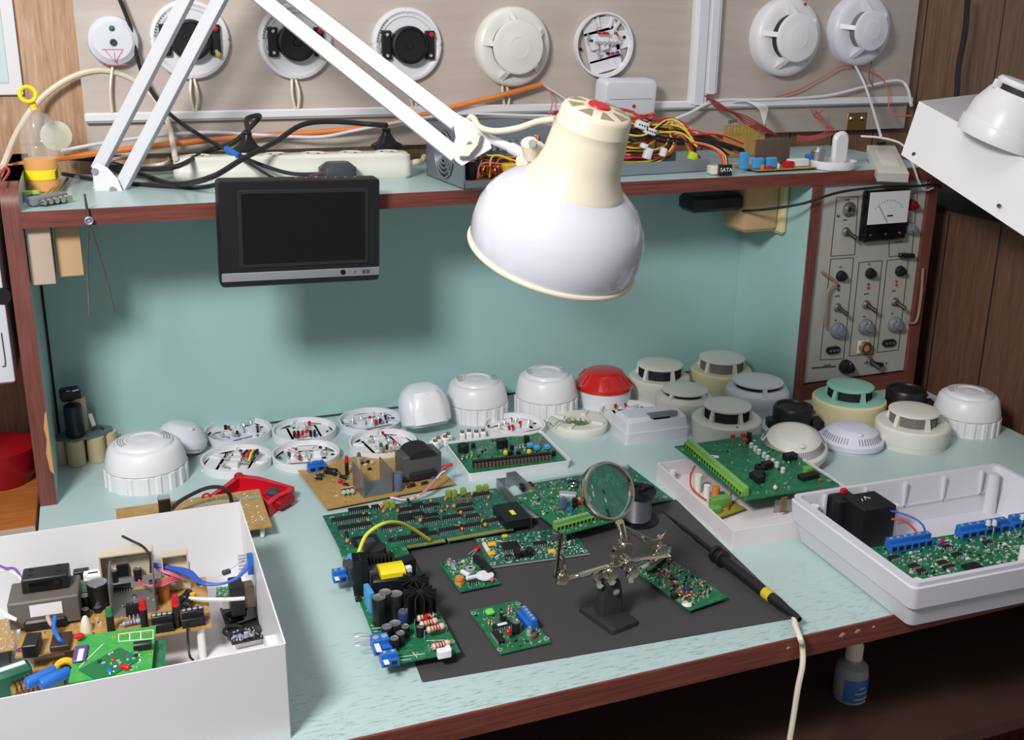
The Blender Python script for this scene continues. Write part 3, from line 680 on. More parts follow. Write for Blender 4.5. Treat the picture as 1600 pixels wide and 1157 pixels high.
# ---------------- terminal blocks with brass screws
for (a, b, lab) in ((690, 698, 'left cluster of white screw terminals with brass screws'), (738, 688, 'right cluster of white screw terminals with brass screws')):
    p = at(a, b, z=0); t = thing('screw_terminals', lab, 'terminal block', p, -.25 if a > 700 else .5, 'white screw terminals behind the open tray')
    mb = B(M('translucent_white', (232, 232, 232), .3))
    for k in range(4): mb.box((-.016 + k*.011, .004*(k % 2), .007), (.009, .016, .014), bev=.002)
    mb.build('block', t)
    for k in range(4): B(M('brass', (170, 145, 100), .25, 1.0)).lathe([(0, 0), (.0032, 0), (.0032, .003), (.002, .004), (0, .004)], 10, (-.016 + k*.011, .004*(k % 2) - .002, .014)).build('screw', t)

# ================================================================ things on the display board
def wall_thing(name, label, cat, cx, cy, Lx, Rx_, group=None, tilt=0):
    p = at(cx, cy, y=YB); q0, q1 = at(Lx, cy, y=YB), at(Rx_, cy, y=YB); R = (q1.x - q0.x)/2 * .985
    t = thing(name, label, cat, (p.x, YB, p.z), rot=(PI/2, tilt, 0), group=group); return t, R
# local +Z faces the room, local +Y is up
t, R = wall_thing('round_panel_alarm', 'flat round white unit with a green lamp, leftmost on the beige board', 'alarm', 176, 63, 134, 216)
B(GWHITE).lathe([(0, 0), (R, 0), (R, .014), (R*.95, .02), (R*.9, .021), (R*.74, .026), (0, .027)], 56).build('body', t)
B(GREENL).ball((0, R*.48, .024), .005, 12).build('green_lamp', t)
B(DGREY).lathe([(0, 0), (.005, 0), (.005, .003), (.003, .0035), (.003, .001), (0, .001)], 16, (0, -.002, .0265)).build('button', t)
mb = B(M('red_print', (214, 90, 96), .5))
for a, b in (((-.017, -.012), (.013, -.012)), ((-.012, -.013), (0, -.030)), ((.012, -.013), (0, -.030)), ((-.012, -.034), (.016, -.034)), ((0, -.016), (0, -.030))): mb.bar((*a, .0268), (*b, .0268), .0008, .0008)
mb.build('red_mark', t)
GB = 'white backplates with black buzzers on the beige board'
for i, (cx, cy, L, Rr, lab) in enumerate(((296, 62, 233, 360, 'leftmost white backplate with black buzzer, partly behind the first pair of lamp arms'), (460, 65, 403, 520, 'white backplate with a black buzzer, partly behind the slanting lamp arms, middle of the three'), (634, 70, 579, 689, 'white backplate with a black buzzer, right of the slanting lamp arms'))):
    t, R = wall_thing('buzzer_backplate', lab, 'detector base', cx, cy, L, Rr, GB)
    def notch(a, z): return .975 if (math.cos(a*4) > .985) else 1
    B(WHITE).lathe([(0, .002), (R*.93, .002), (R, .0), (R, .008), (R*.97, .012), (R*.9, .013), (R*.82, .010), (0, .010)], 120, mod=notch).build('plate', t, smooth=.35)
    B(GWHITE).torus((0, 0, .0105), R*.78, .0016, 56, 6, a0=.6, a1=2.6).build('moulding', t)
    B(BLACK).lathe([(0, .01), (R*.50, .01), (R*.52, .022), (R*.50, .028), (R*.44, .029), (R*.42, .026), (R*.12, .025), (R*.10, .027), (0, .027)], 40).build('buzzer', t)
    for s in (-1, 1):
        B(BLACK).box((s*R*.62, 0, .014), (R*.26, R*.78, .012), bev=.002).build('bracket', t)
        mb = B(TIN); mb.cyl((s*R*.62, R*.28, .02), .0025, .003, 8); mb.cyl((s*R*.62, -R*.28, .02), .0025, .003, 8); mb.build('screw', t)
    B(RED).ball((R*.62, R*.28, .024), .0045, 10).build('red_cap', t)
    if i < 2: B(YELC).ball((R*.66, -R*.36, .022), .0045, 10).build('yellow_cap', t)
    mb = B(TIN)
    for k in (-1, 1): mb.tube([(-R*.62, k*R*.24, .02), (-R*.78, k*R*.25, .016), (-R*.82, 0, .012)], .0007, 5)
    mb.build('wire', t)
    mb = B(DGREY)
    for k in range(9): a = 2.3 + k*.09; mb.box((R*.86*math.cos(a), R*.86*math.sin(a), .0125), (.0025, .0012, .0008), rz=a)
    mb.build('scale_mark', t)
def wall_det(t, R, H, body, capR, offx, mesh, n_open=(1.9, 4.4)):
    B(body).lathe([(0, 0), (R, 0), (R, H*.36), (R*.97, H*.44), (R*.90, H*.52), (R*.78, H*.56), (0, H*.56)], 56).build('body', t)
    B(mesh).lathe([(capR*.98, H*.5), (capR*.98, H*.86)], 48).build('mesh_screen', t)
    B(body).lathe([(0, H*.82), (capR*.97, H*.82), (capR*1.04, H*.88), (capR, H*.97), (capR*.9, H), (capR*.62, H*.985), (capR*.58, H), (0, H)], 56).build('cap', t)
    for k in range(5):
        a = .5 + 2*PI/5*k
        B(body).loft([[(r*math.cos(a)-s*w*math.sin(a), r*math.sin(a)+s*w*math.cos(a), z) for r, s in ((capR*.9, 1), (capR*.9, -1), (ro, -1), (ro, 1))] for z, ro, w in ((H*.5, R*.90, R*.07), (H*.93, capR*1.05, R*.06))]).build('post', t)
    B(body).torus((0, 0, H*.99), capR*.4, .0009, 32, 6).build('cap_ring', t)
GW = 'complete smoke detectors on the beige board'
t, R = wall_thing('smoke_detector', 'large cream-white smoke detector on the beige board, between a buzzer plate and the open base', 'smoke detector', 798, 73, 742, 856, GW)
wall_det(t, R, .040, M('warm_white', (226, 224, 216), .3), R*.66, 0, MESHG)
t, R = wall_thing('smoke_detector', 'white smoke detector with a dark slot on the right half of the beige board', 'smoke detector', 1221, 58, 1174, 1275, GW)
wall_det(t, R, .055, WHITE, R*.60, 0, MESHB)
B(RED).ball((R*.35, R*.84, .030), .003, 8).build('led', t)
t, R = wall_thing('smoke_detector', 'bluish white smoke detector, rightmost on the beige board', 'smoke detector', 1336, 47, 1296, 1385, GW)
wall_det(t, R, .052, GWHITE, R*.55, 0, MESHG)
t, R = wall_thing('detector_base', 'open white base full of screws and contacts mounted on the beige board', 'detector base', 940, 70, 895, 985)
open_base(t, R, .014, WHITE, 77)
for k in range(6): B(TIN).cyl((-.018 + k*.008, .004, .010), .003, .007, 10).build('screw', t)
for k, m_ in enumerate((RED, RED, BLACK, RED, BLUEW)): B(m_).box((-.012 + k*.009, -.014 + (.034 if k < 2 else 0), .014), (.006, .005, .006), bev=.001).build('contact_cap', t)
# white box with red light, hanging by the trunking
p = [at(*q, y=YB - .03) for q in ((938, 122), (1020, 120), (1008, 184), (932, 170))]
bw = (p[1]-p[0]).length
t = thing('sensor_box', 'white square box with a red light leaning on the wiring below the beige board', 'sensor', ((p[0].x+p[1].x)/2, YB - .035, p[2].z), rot=(.12, 0, 0))
B(GWHITE).loft([[(x, yy, z + .033) for x, z in rrect(a, b, .008, 4)] for yy, a, b in ((.03, bw*.98, .066), (-.002, bw, .069), (-.010, bw*.94, .063), (-.011, bw*.85, .055))]).build('body', t)
B(M('seam_grey', (0,0,0))).box((0, -.0112, .036), (bw*.8, .0006, .0006)).build('seam', t)
B(RED).ball((.006, -.0115, .024), .0032, 10).build('led', t)
# short cable drops from each wall thing
def wire(name, pts, r, mat, label, group=None, cat='cable', seg=8):
    P = [Vector(q) for q in pts]; o = P[0].copy()
    ob = B(mat).tube([q - o for q in P], r, seg).build(name); ob.location = o; return tag(ob, label, cat, group)
GD = 'short white cable drops under the wall detectors'
for (xa, ya, xb, yb, two, lab) in ((176, 104, 175, 176, 0, 'under the flat round unit'), (298, 122, 303, 175, 1, 'under the left buzzer plate'), (456, 120, 462, 174, 1, 'under the middle buzzer plate'), (640, 128, 646, 172, 1, 'under the right buzzer plate'), (785, 130, 790, 171, 1, 'under the large cream-white detector'), (938, 118, 932, 166, 0, 'behind the white square box')):
    for k in range(1 + two):
        a = at(xa + 5*k, ya, y=YB-.006); b = at(xb + 3*k, yb, y=YB-.010); m_ = (a+b)/2 + Vector((.004 if k else -.003, -.003, 0))
        wire('cable_drop', [a, m_, b], .0022, CREAM, ('second ' if k else '') + 'thin white cable drop ' + lab, GD, seg=6)
# detector standing on the tilted box
up = (A - D_).normalized()
nT = (Bq - A).cross(dep).normalized(); nT = nT if nT.z > 0 else -nT; up = nT
rr_ = ray(1556, 222); ctr = CLOC + rr_*((A-CLOC).dot(nT)/rr_.dot(nT)) + nT*.001
t = thing('smoke_detector', 'white smoke detector on a tall base standing on the tilted white box', 'smoke detector', ctr, rot=up.to_track_quat('Z', 'Y').to_euler())
wr_ = 64/FPX*proj(ctr)[2]
B(WHITE).lathe([(0, .0), (wr_*1.0, .0), (wr_*1.02, .02), (wr_*1.0, .022), (0, .022)], 56).build('base', t)
B(WHITE).lathe([(0, .022), (wr_*.97, .022), (wr_*.93, .045), (wr_*.74, .068), (wr_*.70, .070), (0, .070)], 56).build('body', t)
B(MESHB).lathe([(wr_*.64, .068), (wr_*.64, .079)], 48).build('mesh_screen', t)
B(WHITE).lathe([(0, .078), (wr_*.66, .078), (wr_*.68, .081), (wr_*.62, .086), (0, .088)], 56).build('cap', t)
for k in range(5): a = .9+2*PI/5*k; B(WHITE).box((wr_*.66*math.cos(a), wr_*.66*math.sin(a), .074), (.016, .008, .012), rz=a, bev=.001).build('post', t)
# ================================================================ desk lamp
la = thing('desk_lamp', 'white folding-arm desk lamp with a cream socket and white dome shade', 'lamp', at(165, 296, z=HS) + Vector((0, .012, 0)))
LO = la.location.copy()
def w2l(p): return Vector(p) - LO
# axis of the head in camera space -> world
ax = (RM @ Vector((.27, .86, .50))).normalized(); HR = ax.to_track_quat('Z', 'Y').to_matrix()
hc_ = at(862, 398, d=1.13); hd = w2l(hc_); sM = 1.13/FPX
U = sM
sh = B(SHADEW).lathe([(131*U, 2*U), (134*U, 12*U), (135.5*U, 32*U), (133*U, 58*U), (124*U, 82*U), (108*U, 102*U), (90*U, 116*U), (76*U, 122*U), (74*U, 119*U), (88*U, 113*U), (105*U, 99*U), (121*U, 80*U), (130*U, 56*U), (132.5*U, 32*U), (131*U, 12*U), (129*U, 2*U)], 72, hd, HR)
sh = sh.build('lamp_shade', la, smooth=.9)
B(CREAM).torus(hd, 132*U, 4.2*U, 72, 10, HR).build('shade_rim', la)
B(CREAM).lathe([(60*U, 100*U), (79*U, 113*U), (80*U, 117*U), (76*U, 126*U), (66*U, 142*U), (60*U, 165*U), (57*U, 200*U), (55*U, 212*U), (55.5*U, 213*U), (55.5*U, 216*U), (54*U, 219*U), (53*U, 234*U), (51*U, 239*U), (47*U, 242*U), (20*U, 246*U), (0, 246.5*U)], 56, hd, HR).build('socket_housing', la, smooth=.8)
lr = la.children
mb = B(M('vent_brown', (150, 136, 110), .7))
for k in range(8):
    a = .2 + PI/4*k
    q = [(r*math.cos(a+s), r*math.sin(a+s)) for r, s in ((24*U, -.10), (46*U, -.25), (46*U, .25), (24*U, .10))]
    mb.loft([[hd + HR @ Vector((x, y, z - math.hypot(x, y)/U*.148*U)) for x, y in q] for z in (246*U, 249.6*U)])
mb.build('vent_opening', la)
B(RED).lathe([(0, 246*U), (17*U, 246*U), (16*U, 249*U), (0, 249.5*U)], 30, hd, HR).build('switch_button', la, label='red push button on top of the socket')
B(M('bulb_glass', (240, 240, 236), .1)).lathe([(0, 20*U), (20*U, 26*U), (38*U, 50*U), (40*U, 66*U), (24*U, 100*U), (16*U, 118*U), (0, 118*U)], 24, hd, HR).build('bulb', la)
# joints
J = at(735, 226, d=1.24); Jl = w2l(J)
Bp = LO + Vector((0, 0, .025)); E_ = at(350, -70, d=1.42)
def cam_vec(x, y, z=0): return RM @ Vector((x, y, z))
off1 = [(153, 268), (187, 297)]; 
def arm(p0, p1, wd): return B(ARMW).bar(w2l(p0), w2l(p1), wd, wd*.8, up=cam_vec(0, 0, 1), bev=.0012)
d1 = proj(Bp)[2]
bar_pts = [(at(153, 266, d=d1), at(330, -78, d=1.42)), (at(188, 296, d=d1), at(384, -78, d=1.42))]
for a, b in bar_pts: arm(a, b, .0175).build('arm_bar', la)
for (a, b) in ((at(330, -66, d=1.40), at(716, 246, d=1.235)), (at(372, -70, d=1.40), at(716, 196, d=1.235))): arm(a, b, .0180).build('arm_bar', la)
# elbow plate (above the frame)
Tc = Matrix.Translation(w2l(E_)) @ RM.to_4x4()
B(ARMW, Tc).prism([(-.03, -.02), (.035, -.02), (.03, .015), (0, .03), (-.03, .015)], -.012, .0, 'z').build('elbow_plate', la)
# lower bracket
def cpl(px, py, d): return w2l(at(px, py, d=d))
br = [(144, 262), (152, 254), (168, 262), (184, 280), (192, 300), (150, 304), (146, 285)]
mb = B(ARMW)
for dd in (-.016, .010): mb.loft([[cpl(x, y, d1 + dd + e) for x, y in br] for e in (0, .003)])
mb.build('base_bracket', la)
mb = B(SILVER)
for (x, y) in ((148, 268), (176, 297)): mb.rod(cpl(x, y, d1 - .020), cpl(x, y, d1 + .014), .0048, 12)
mb.build('bolt', la)
B(ARMW).cyl((0, .004, 0), .013, .014, 20).build('base_pin', la)
zz = HS
B(ARMW).box((0, .008, .0015), (.034, .03, .003), bev=.001).build('base_plate', la)
# head bracket
dj = 1.215
gus = [(707, 182), (718, 180), (762, 203), (768, 232), (722, 259), (712, 252), (705, 238), (712, 215)]
mb = B(ARMW)
for dd in (-.004, .018): mb.loft([[cpl(x, y, dj + dd + e) for x, y in gus] for e in (0, .002)])
mb.build('head_bracket', la)
kn = [(726, 226), (748, 207), (753, 211), (749, 226), (732, 247), (717, 247), (718, 238)]
cx_, cy_ = 733, 228
mb = B(CREAM)
mb.loft([[cpl(cx_+(x-cx_)*k, cy_+(y-cy_)*k, dj - .004 - e) for x, y in kn] for e, k in ((0, .95), (.003, 1.0), (.009, .97), (.012, .82))])
mb.build('wing_knob', la)
B(SILVER).rod(cpl(734, 226, dj - .0155), cpl(734, 226, dj - .024 + .008), .0035, 12).build('bolt', la)
mb = B(ARMW); mb.rod(cpl(762, 216, dj + .006), cpl(828, 244, 1.16), .0052, 12); mb.rod(cpl(800, 232, 1.185), cpl(838, 252, 1.15), .0068, 12); mb.build('neck_rod', la)
mb = B(CREAM); mb.rod(cpl(818, 256, 1.15), cpl(842, 232, 1.125), .010, 14); mb.box(cpl(842, 252, 1.13), (.03, .016, .02), rot=RM, bev=.004)
mb.build('neck_clamp', la)
mb = B(CREAM); mb.rod(cpl(831, 244, 1.12), cpl(826, 222, 1.105), .0085, 14); mb.build('neck_knob', la)
mb = B(SILVER); mb.rod(cpl(833, 232, 1.11), cpl(832, 224, 1.098), .0045, 8); mb.build('wing_nut', la)
B(CREAM).tube([cpl(715, 183, 1.235), cpl(728, 192, 1.22), cpl(735, 183, 1.21), cpl(741, 186, 1.20), cpl(750, 199, 1.19), cpl(775, 205, 1.18), cpl(810, 200, 1.16), cpl(840, 190, 1.14), cpl(868, 186, 1.12)], .0034, 10).build('cord', la)

# ================================================================ monitor
t = thing('small_monitor', 'small black monitor with a silver strip hung on the shelf edge', 'monitor', (.361, -.0035, .357), rot=(0, math.radians(1.6), 0))
mw, mh = .2145, .1425
B(BLACK).loft([[(x, y_, z) for x, z in rrect(a, b, .006, 4)] for y_, a, b in ((0, mw-.006, mh-.006), (-.004, mw, mh), (-.024, mw, mh), (-.0285, mw-.004, mh-.004))]).build('housing', t)
mb = B(MATB); sw, sh_ = .164, .094; cx_, cz_ = .0045, .0065
mb.loft([[(cx_+x, y_, cz_+z) for x, z in rrect(a, b, .002, 3)] for y_, a, b in ((-.0284, sw+.010, sh_+.010), (-.0300, sw+.007, sh_+.007), (-.0300, sw, sh_), (-.0285, sw-.001, sh_-.001))], False, False); mb.build('bezel', t)
B(GLOSSB).box((cx_, -.0287, cz_), (sw, .0008, sh_)).build('screen', t)
B(M('brushed_silver', (176, 178, 184), .35, .7)).box((0, -.0287, -.0570), (mw-.003, .0016, .0115), bev=.0006).build('silver_strip', t)
mb = B(GLOSSB); mb.cyl((.055, -.0296, -.0562), .0036, .0012, 16, FACE); mb.build('power_button', t)
mb = B(DGREY); mb.box((.087, -.0298, -.0568), (.010, .001, .0045)); mb.m(SILVER).box((.087, -.0302, -.0568), (.0025, .001, .003)); mb.m(DGREY).box((.072, -.0298, -.0566), (.0014, .001, .0035)); mb.build('indicator', t)
mb = B(GOLD)
for k in range(7): mb.cyl((-.004 + k*.0132, -.016, mh/2 - .0006), .0013, .0012, 8)
mb.build('vent_stud', t)
B(MATB).box((0, .010, .045), (.06, .02, .004)).build('hook', t)
t.children[-1].location = (0, .0, .0)
# ================================================================ power strip etc
a = at(272, 290, z=HS); b = at(645, 279, z=HS)
ang = math.atan2((b-a).y, (b-a).x); Ls = (b-a).length
t = thing('power_strip', 'long white power strip on the shelf behind the monitor', 'power strip', (a+b)/2, ang)
mb = B(OFFW); mb.loft([[(x, y+.024, z) for x, y in rrect(a_, b_, .012, 5)] for z, a_, b_ in ((0, Ls-.006, .040), (.005, Ls, .046), (.019, Ls, .047), (.020, Ls-.001, .046), (.034, Ls-.002, .045), (.038, Ls-.012, .036))]); mb.build('housing', t)
for k in range(6):
    x = -Ls/2 + .035 + k*(Ls-.07)/5
    so = B(OFFW).lathe([(0, .0382), (.0165, .0382), (.0175, .0392), (.0185, .0392), (.0185, .038)], 24, (x, .024, 0)).build('socket', t)
    mb = B(BLACK); mb.cyl((x - .007, .028, .0385), .0024, .0004, 10); mb.cyl((x + .007, .020, .0385), .0024, .0004, 10); mb.build('pin_hole', so)
sx = a + (b-a)
wire('white_cable', [b + Vector((0, .02, .02)), b + Vector((.015, .022, .022)), b + Vector((.028, .05, .016)), b + Vector((.045, .09, .02))], .0045, CREAM, 'cream cord leaving the right end of the power strip', cat='cable')
def plug(px, py, lab, flip=1):
    p = at(px, py, y=a.y + .045); p.z = HS + .038
    t = thing('power_plug', lab, 'plug', p, .2, 'black plugs in the power strip')
    mb = B(BLACK); mb.loft([[(x, y, z) for x, y in rrect(q, r, .006, 4)] for z, q, r in ((0, .046, .026), (.005, .046, .026), (.010, .028, .020), (.022, .014, .013), (.030, .011, .010))]); mb.build('body', t); mb = B(BLACK); mb.torus((0, 0, .028), .005, .0022, 16, 6); mb.build('grip', t); return t
pl1 = plug(604, 222, 'black plug in the power strip near its right end'); pl2 = plug(388, 237, 'black plug in the power strip at the thick looped black cord')
# adapter
p = at(528, 285, z=HS); t = thing('power_adapter', 'black rounded power adapter showing above the monitor', 'adapter', p, -.05)
B(M('charcoal_plastic', (58, 60, 68), .45)).loft([[(x, y+.0, z) for x, y in rrect(q, r, .010, 4)] for z, q, r in ((0, .05, .03), (.004, .054, .034), (.022, .054, .034), (.030, .034, .024))]).build('body', t)
# ================================================================ cables over the shelf
GC = None
def cab(name, pts, r, mat, lab, group=None, seg=8): return wire(name, [at(p[0], p[1], **p[2]) for p in pts], r, mat, lab, group, seg=seg)
yb = lambda v: {'y': v}; zs = lambda v=.004: {'z': HS + v}
cab('orange_cable', [(12, 262, yb(.18)), (60, 252, yb(.2)), (150, 240, yb(.23)), (260, 226, yb(.26)), (400, 213, yb(.285)), (530, 204, yb(.285)), (610, 193, yb(.275)), (690, 172, yb(.275)), (780, 150, yb(.28)), (846, 132, yb(.285))], .0045, ORANGEW, 'orange cable running along above the shelf to a split end by the cream-white detector')
cab('grey_cable', [(95, 236, yb(.2)), (160, 224, yb(.23)), (250, 212, yb(.27)), (330, 207, yb(.288)), (420, 212, yb(.28)), (500, 214, yb(.27)), (560, 203, yb(.26)), (640, 188, yb(.26)), (720, 178, yb(.275)), (800, 180, yb(.28)), (905, 182, yb(.27))], .0026, GWHITE, 'thin light grey cable following the orange cable')
cab('cream_cable', [(4, 262, yb(.12)), (28, 205, yb(.24)), (60, 158, yb(.29)), (105, 124, yb(.298)), (150, 110, yb(.298)), (190, 116, yb(.298)), (222, 135, yb(.298)), (252, 168, yb(.29)), (266, 205, yb(.26)), (274, 248, yb(.16))], .0042, CREAM, 'thick cream cable arching over the oak wall to the left end of the power strip')
cab('black_cable', [(184, -8, yb(.28)), (203, 40, yb(.28)), (212, 80, yb(.28)), (228, 128, yb(.28)), (262, 175, yb(.27)), (310, 210, yb(.25)), (352, 233, yb(.19)), (372, 243, yb(.16)), (420, 262, yb(.125)), (460, 272, yb(.11)), (505, 272, yb(.095))], .0030, BLACKW, 'black lead coming down the beige board and on to the black adapter')
p = at(361, 238, y=.17); 
t = B(BLUE).rod(at(354, 233, y=.188), at(374, 245, y=.157), .0052, 12).build('tape_wrap'); tag(t, 'blue tape wrapped round the black lead above the power strip', 'tape')
cab('black_cable', [(388, 205, yb(.15)), (386, 186, yb(.17)), (405, 181, yb(.2)), (398, 192, yb(.22)), (365, 222, yb(.22)), (320, 238, yb(.22)), (268, 262, yb(.11)), (180, 262, zs(.01)), (120, 250, zs(.01)), (96, 250, zs(.01))], .0038, BLACKW, 'thick looped black cord running left from the plug behind the lamp base')
cab('black_cable', [(604, 196, yb(.17)), (575, 194, yb(.20)), (515, 190, yb(.2)), (470, 196, yb(.18)), (430, 222, yb(.14)), (380, 248, yb(.09)), (330, 277, zs(.03)), (275, 288, zs(.006)), (230, 276, zs(.006)), (196, 262, zs(.008)), (150, 250, zs(.02)), (98, 246, zs(.03))], .0040, BLACKW, 'thick black cord from the right plug sweeping over the strip and down across the shelf')
cab('black_lead', [(98, 272, zs(.006)), (160, 282, zs(.003)), (240, 290, zs(.003)), (310, 293, zs(.003)), (345, 286, zs(.003))], .0030, BLACKW, 'black lead lying on the teal shelf, running behind the monitor')
cab('thin_lead', [(374, 246, yb(.15)), (400, 262, yb(.10)), (425, 277, yb(.07)), (445, 285, zs(.003))], .0022, BLACKW, 'thin dark lead hanging from the blue tape to behind the monitor')
cab('purple_lead', [(508, 270, yb(.08)), (488, 274, yb(.06)), (478, 281, yb(.05)), (474, 288, zs(.003))], .0018, M('mauve', (120, 70, 90), .5), 'thin mauve lead beside the black adapter')
cab('cream_loop', [(172, 251, zs(.03)), (205, 242, zs(.03)), (240, 236, zs(.03)), (262, 246, zs(.02)), (255, 256, zs(.02)), (200, 262, zs(.012))], .0028, CREAM, 'cream cable loop behind the lamp base')
cab('red_white_lead', [(0, 272, yb(.05)), (8, 262, yb(.06)), (14, 268, yb(.05)), (4, 285, yb(.0))], .0016, REDW, 'red and white leads draped at the far left end of the shelf')
# split end of the orange cable
cab('pink_wire', [(846, 132, yb(.285)), (858, 142, yb(.28)), (863, 160, yb(.27)), (858, 180, yb(.25))], .0012, PINKW, 'thin pink wire from the split end of the orange cable')
cab('white_wire', [(846, 132, yb(.285)), (870, 146, yb(.28)), (892, 162, yb(.27)), (906, 174, yb(.26))], .0014, WHITEW, 'thin white wire from the split end of the orange cable')

# ================================================================ shelf, left end
p = at(67, 303, z=HS)
t = thing('plastic_bottle', 'clear plastic bottle with orange contents and a yellow ring on top', 'bottle', p + Vector((.001, .024, 0)))
R = 26/FPX*proj(p)[2]; 
B(CLEARP).lathe([(0, .0005), (R*.92, .0005), (R, .006), (R, .032), (R*1.04, .034), (R*1.04, .060), (R*.97, .064), (R*1.04, .068), (R*1.04, .082), (R*.98, .092), (R*.7, .104), (R*.25, .108), (R*.25, .112), (0, .112)], 40).build('bottle', t)
B(HONEY).lathe([(0, .002), (R*.88, .002), (R*.95, .007), (R*.95, .045), (0, .045)], 36).build('contents', t)
B(M('yellow_label', (244, 224, 30), .4)).lathe([(R*1.01, .018), (R*1.015, .019), (R*1.015, .030), (R*1.01, .031)], 40).build('label', t)
mb = B(BLACK)
for k in range(4): mb.box((R*1.02*math.cos(-.62+.0*k), R*1.02*math.sin(-.62), .020 + k*.003), (.001, .007, .0012), rot=Euler((.5, 0, -.62)))
mb.build('label_stripe', t)
mb = B(M('yellow_ring', (236, 214, 40), .35)); mb.rod((0, 0, .110), (-.002, 0, .120), .0045, 12); mb.torus((-.006, -.004, .131), .010, .0028, 28, 10, Rx(1.2) @ Ry(.2) if False else Ry(.5) @ Rx(1.2)); mb.build('ring', t)
t = B(M('old_beige', (190, 186, 164), .4)).lathe([(0, 0), (.021, 0), (.021, .006), (0, .007)], 32).build('plastic_disc'); p = at(88, 213, y=.22); t.location = (p.x, .22, HS+.035); t.rotation_euler = (PI/2-.2, 0, 0); tag(t, 'off-white disc leaning behind the clear bottle', 'disc'); t.location.z = p.z
for i, (px, py) in enumerate(((43, 315), (57, 314))):
    p = at(px, py, z=HS); t = thing('button_battery', ('left' if i == 0 else 'right') + ' of two short green-topped battery cells at the foot of the clear bottle', 'battery', p, 0, 'short cells by the bottle')
    B(SILVER).lathe([(0, 0), (.0066, 0), (.007, .001), (.007, .010), (0, .010)], 18).build('cell', t)
    B(M('lime_top', (170, 190, 90), .4)).lathe([(0, .010), (.0066, .010), (.006, .0135), (0, .0135)], 18).build('top', t)
a_, b_ = at(52, 325, z=HS), at(108, 315, z=HS)
t = thing('bit_holder', 'grey strip holding five chrome screwdriver bits on the shelf', 'bit set', (a_+b_)/2, math.atan2((b_-a_).y, (b_-a_).x) + .0)
B(GREY).box((0, .006, .007), ((b_-a_).length, .012, .012), bev=.002).build('strip', t)
for k in range(5): B(CHROME).lathe([(0, 0), (.0022+k*.0004, 0), (.003+k*.0004, .002), (.003+k*.0004, .012), (0, .012)], 12, (-.018 + k*.0095, .001, .006), FACE).build('bit', t)
for i, (x0_, y0_, x1_, y1_, r_) in enumerate(((68, 308, 95, 285, .0028), (78, 306, 101, 282, .0030), (88, 304, 104, 280, .0034), (108, 303, 120, 278, .0042))):
    q0, q1 = at(x0_, y0_, z=HS+.006), at(x1_, y1_, z=HS+.006)
    o_ = MB().m(CHROME if i < 3 else CLEARP).rod((0, 0, 0), q1-q0, r_, 12).build('socket_bit' if i < 3 else 'clear_tube'); o_.location = q0
    tag(o_, ('small chrome bit lying right of the battery cells', 'middle chrome bit lying beside the grey strip', 'longest chrome bit lying beside the clear tube', 'clear tube with metal pieces lying right of the chrome bits')[i], 'bit' if i < 3 else 'tube')
# divider tool
t = thing('spring_divider', 'thin steel spring divider hooked over the left part of the shelf edge', 'tool', at(139, 345, y=-.008))
o0 = t.location.copy(); q = lambda x, y, yy=-.008: at(x, y, y=yy) - o0
mb = B(STEEL); mb.torus((0, -.001, 0), .0042, .0015, 18, 8, FACE); mb.rod((0, -.003, 0), (0, .002, 0), .0025, 10); mb.build('pivot', t)
B(DGREY).rod(q(139, 345), q(132, 303, -.006), .0022, 8, .0012).build('handle', t); 
for (x, y) in ((140, 494), (179, 489)): B(M('dull_steel', (110, 100, 96), .4, .8)).tube([q(139, 345), q((139+x)/2 + (-3 if x < 150 else 2), (345+y)/2), q(x, y, -.02)], .0011, 6).build('leg', t)
# blocks under the shelf
for (pts4, mat, nm, lab, dpt) in ((((38, 362), (79, 360), (87, 445), (50, 447)), M('pinkish_wood', (186, 166, 150), .7), 'wood_block', 'pale pinkish block fixed under the left end of the shelf', .05), (((86, 358), (122, 356), (133, 430), (90, 434)), WOODB, 'wood_block', 'tan wooden block fixed under the shelf, right of the pinkish one', .05)):
    yy = .012 if mat is not WOODB else .03
    P = [at(*u, y=yy) for u in pts4]; o_ = P[3]
    x_0, x_1 = (P[0].x + P[3].x)/2, (P[1].x+P[2].x)/2; zz_ = P[3].z; zt = HS - TH
    ob = B(mat).box(((x_1-x_0)/2, dpt/2, (zt-zz_)/2), (x_1-x_0, dpt, zt-zz_), bev=.001).build(nm); ob.location = (x_0, yy, zz_); tag(ob, lab, 'block', 'blocks under the shelf')
# ---- adapter and sockets under the right of the shelf
t = thing('wall_socket', 'tan power socket fixed to the divider under the shelf', 'socket', (W1, .10, .34)); p0 = at(1160, 360, y=.08); zt = HS - TH - .001
def hexa(c0, c1, mat, nm, par, loc): 
    c0, c1 = Vector(c0) - loc, Vector(c1) - loc; return B(mat).box((c0+c1)/2, [abs(v) for v in (c1-c0)], bev=.006).build(nm, par)
xa, xb_ = at(1163, 350, y=.07).x, at(1215, 350, y=.07).x; z_ = at(1190, 363, y=.07).z
t.location = (xb_, .10, z_); hexa((xa, .07, z_), (xb_, .14, zt), M('tan_plastic', (196, 160, 116), .4), 'housing', t, t.location)
t2 = thing('wall_socket', 'cream power socket between the tan one and the divider', 'socket', (W1, .09, z_)); hexa((xb_+.001, .06, at(1240, 367, y=.06).z), (W1-.0005, .13, zt), M('pale_yellow_plastic', (214, 204, 150), .4), 'housing', t2, t2.location)
xc, xd = at(1085, 320, y=.07).x, at(1165, 320, y=.07).x
t3 = thing('plug_adapter', 'black plug-in power adapter stuck out from the tan socket', 'adapter', (xa, .1, at(1120, 333, y=.07).z)); hexa((xc, .075, t3.location.z), (xa - .0005, .125, at(1120, 306, y=.075).z), BLACK, 'body', t3, t3.location)
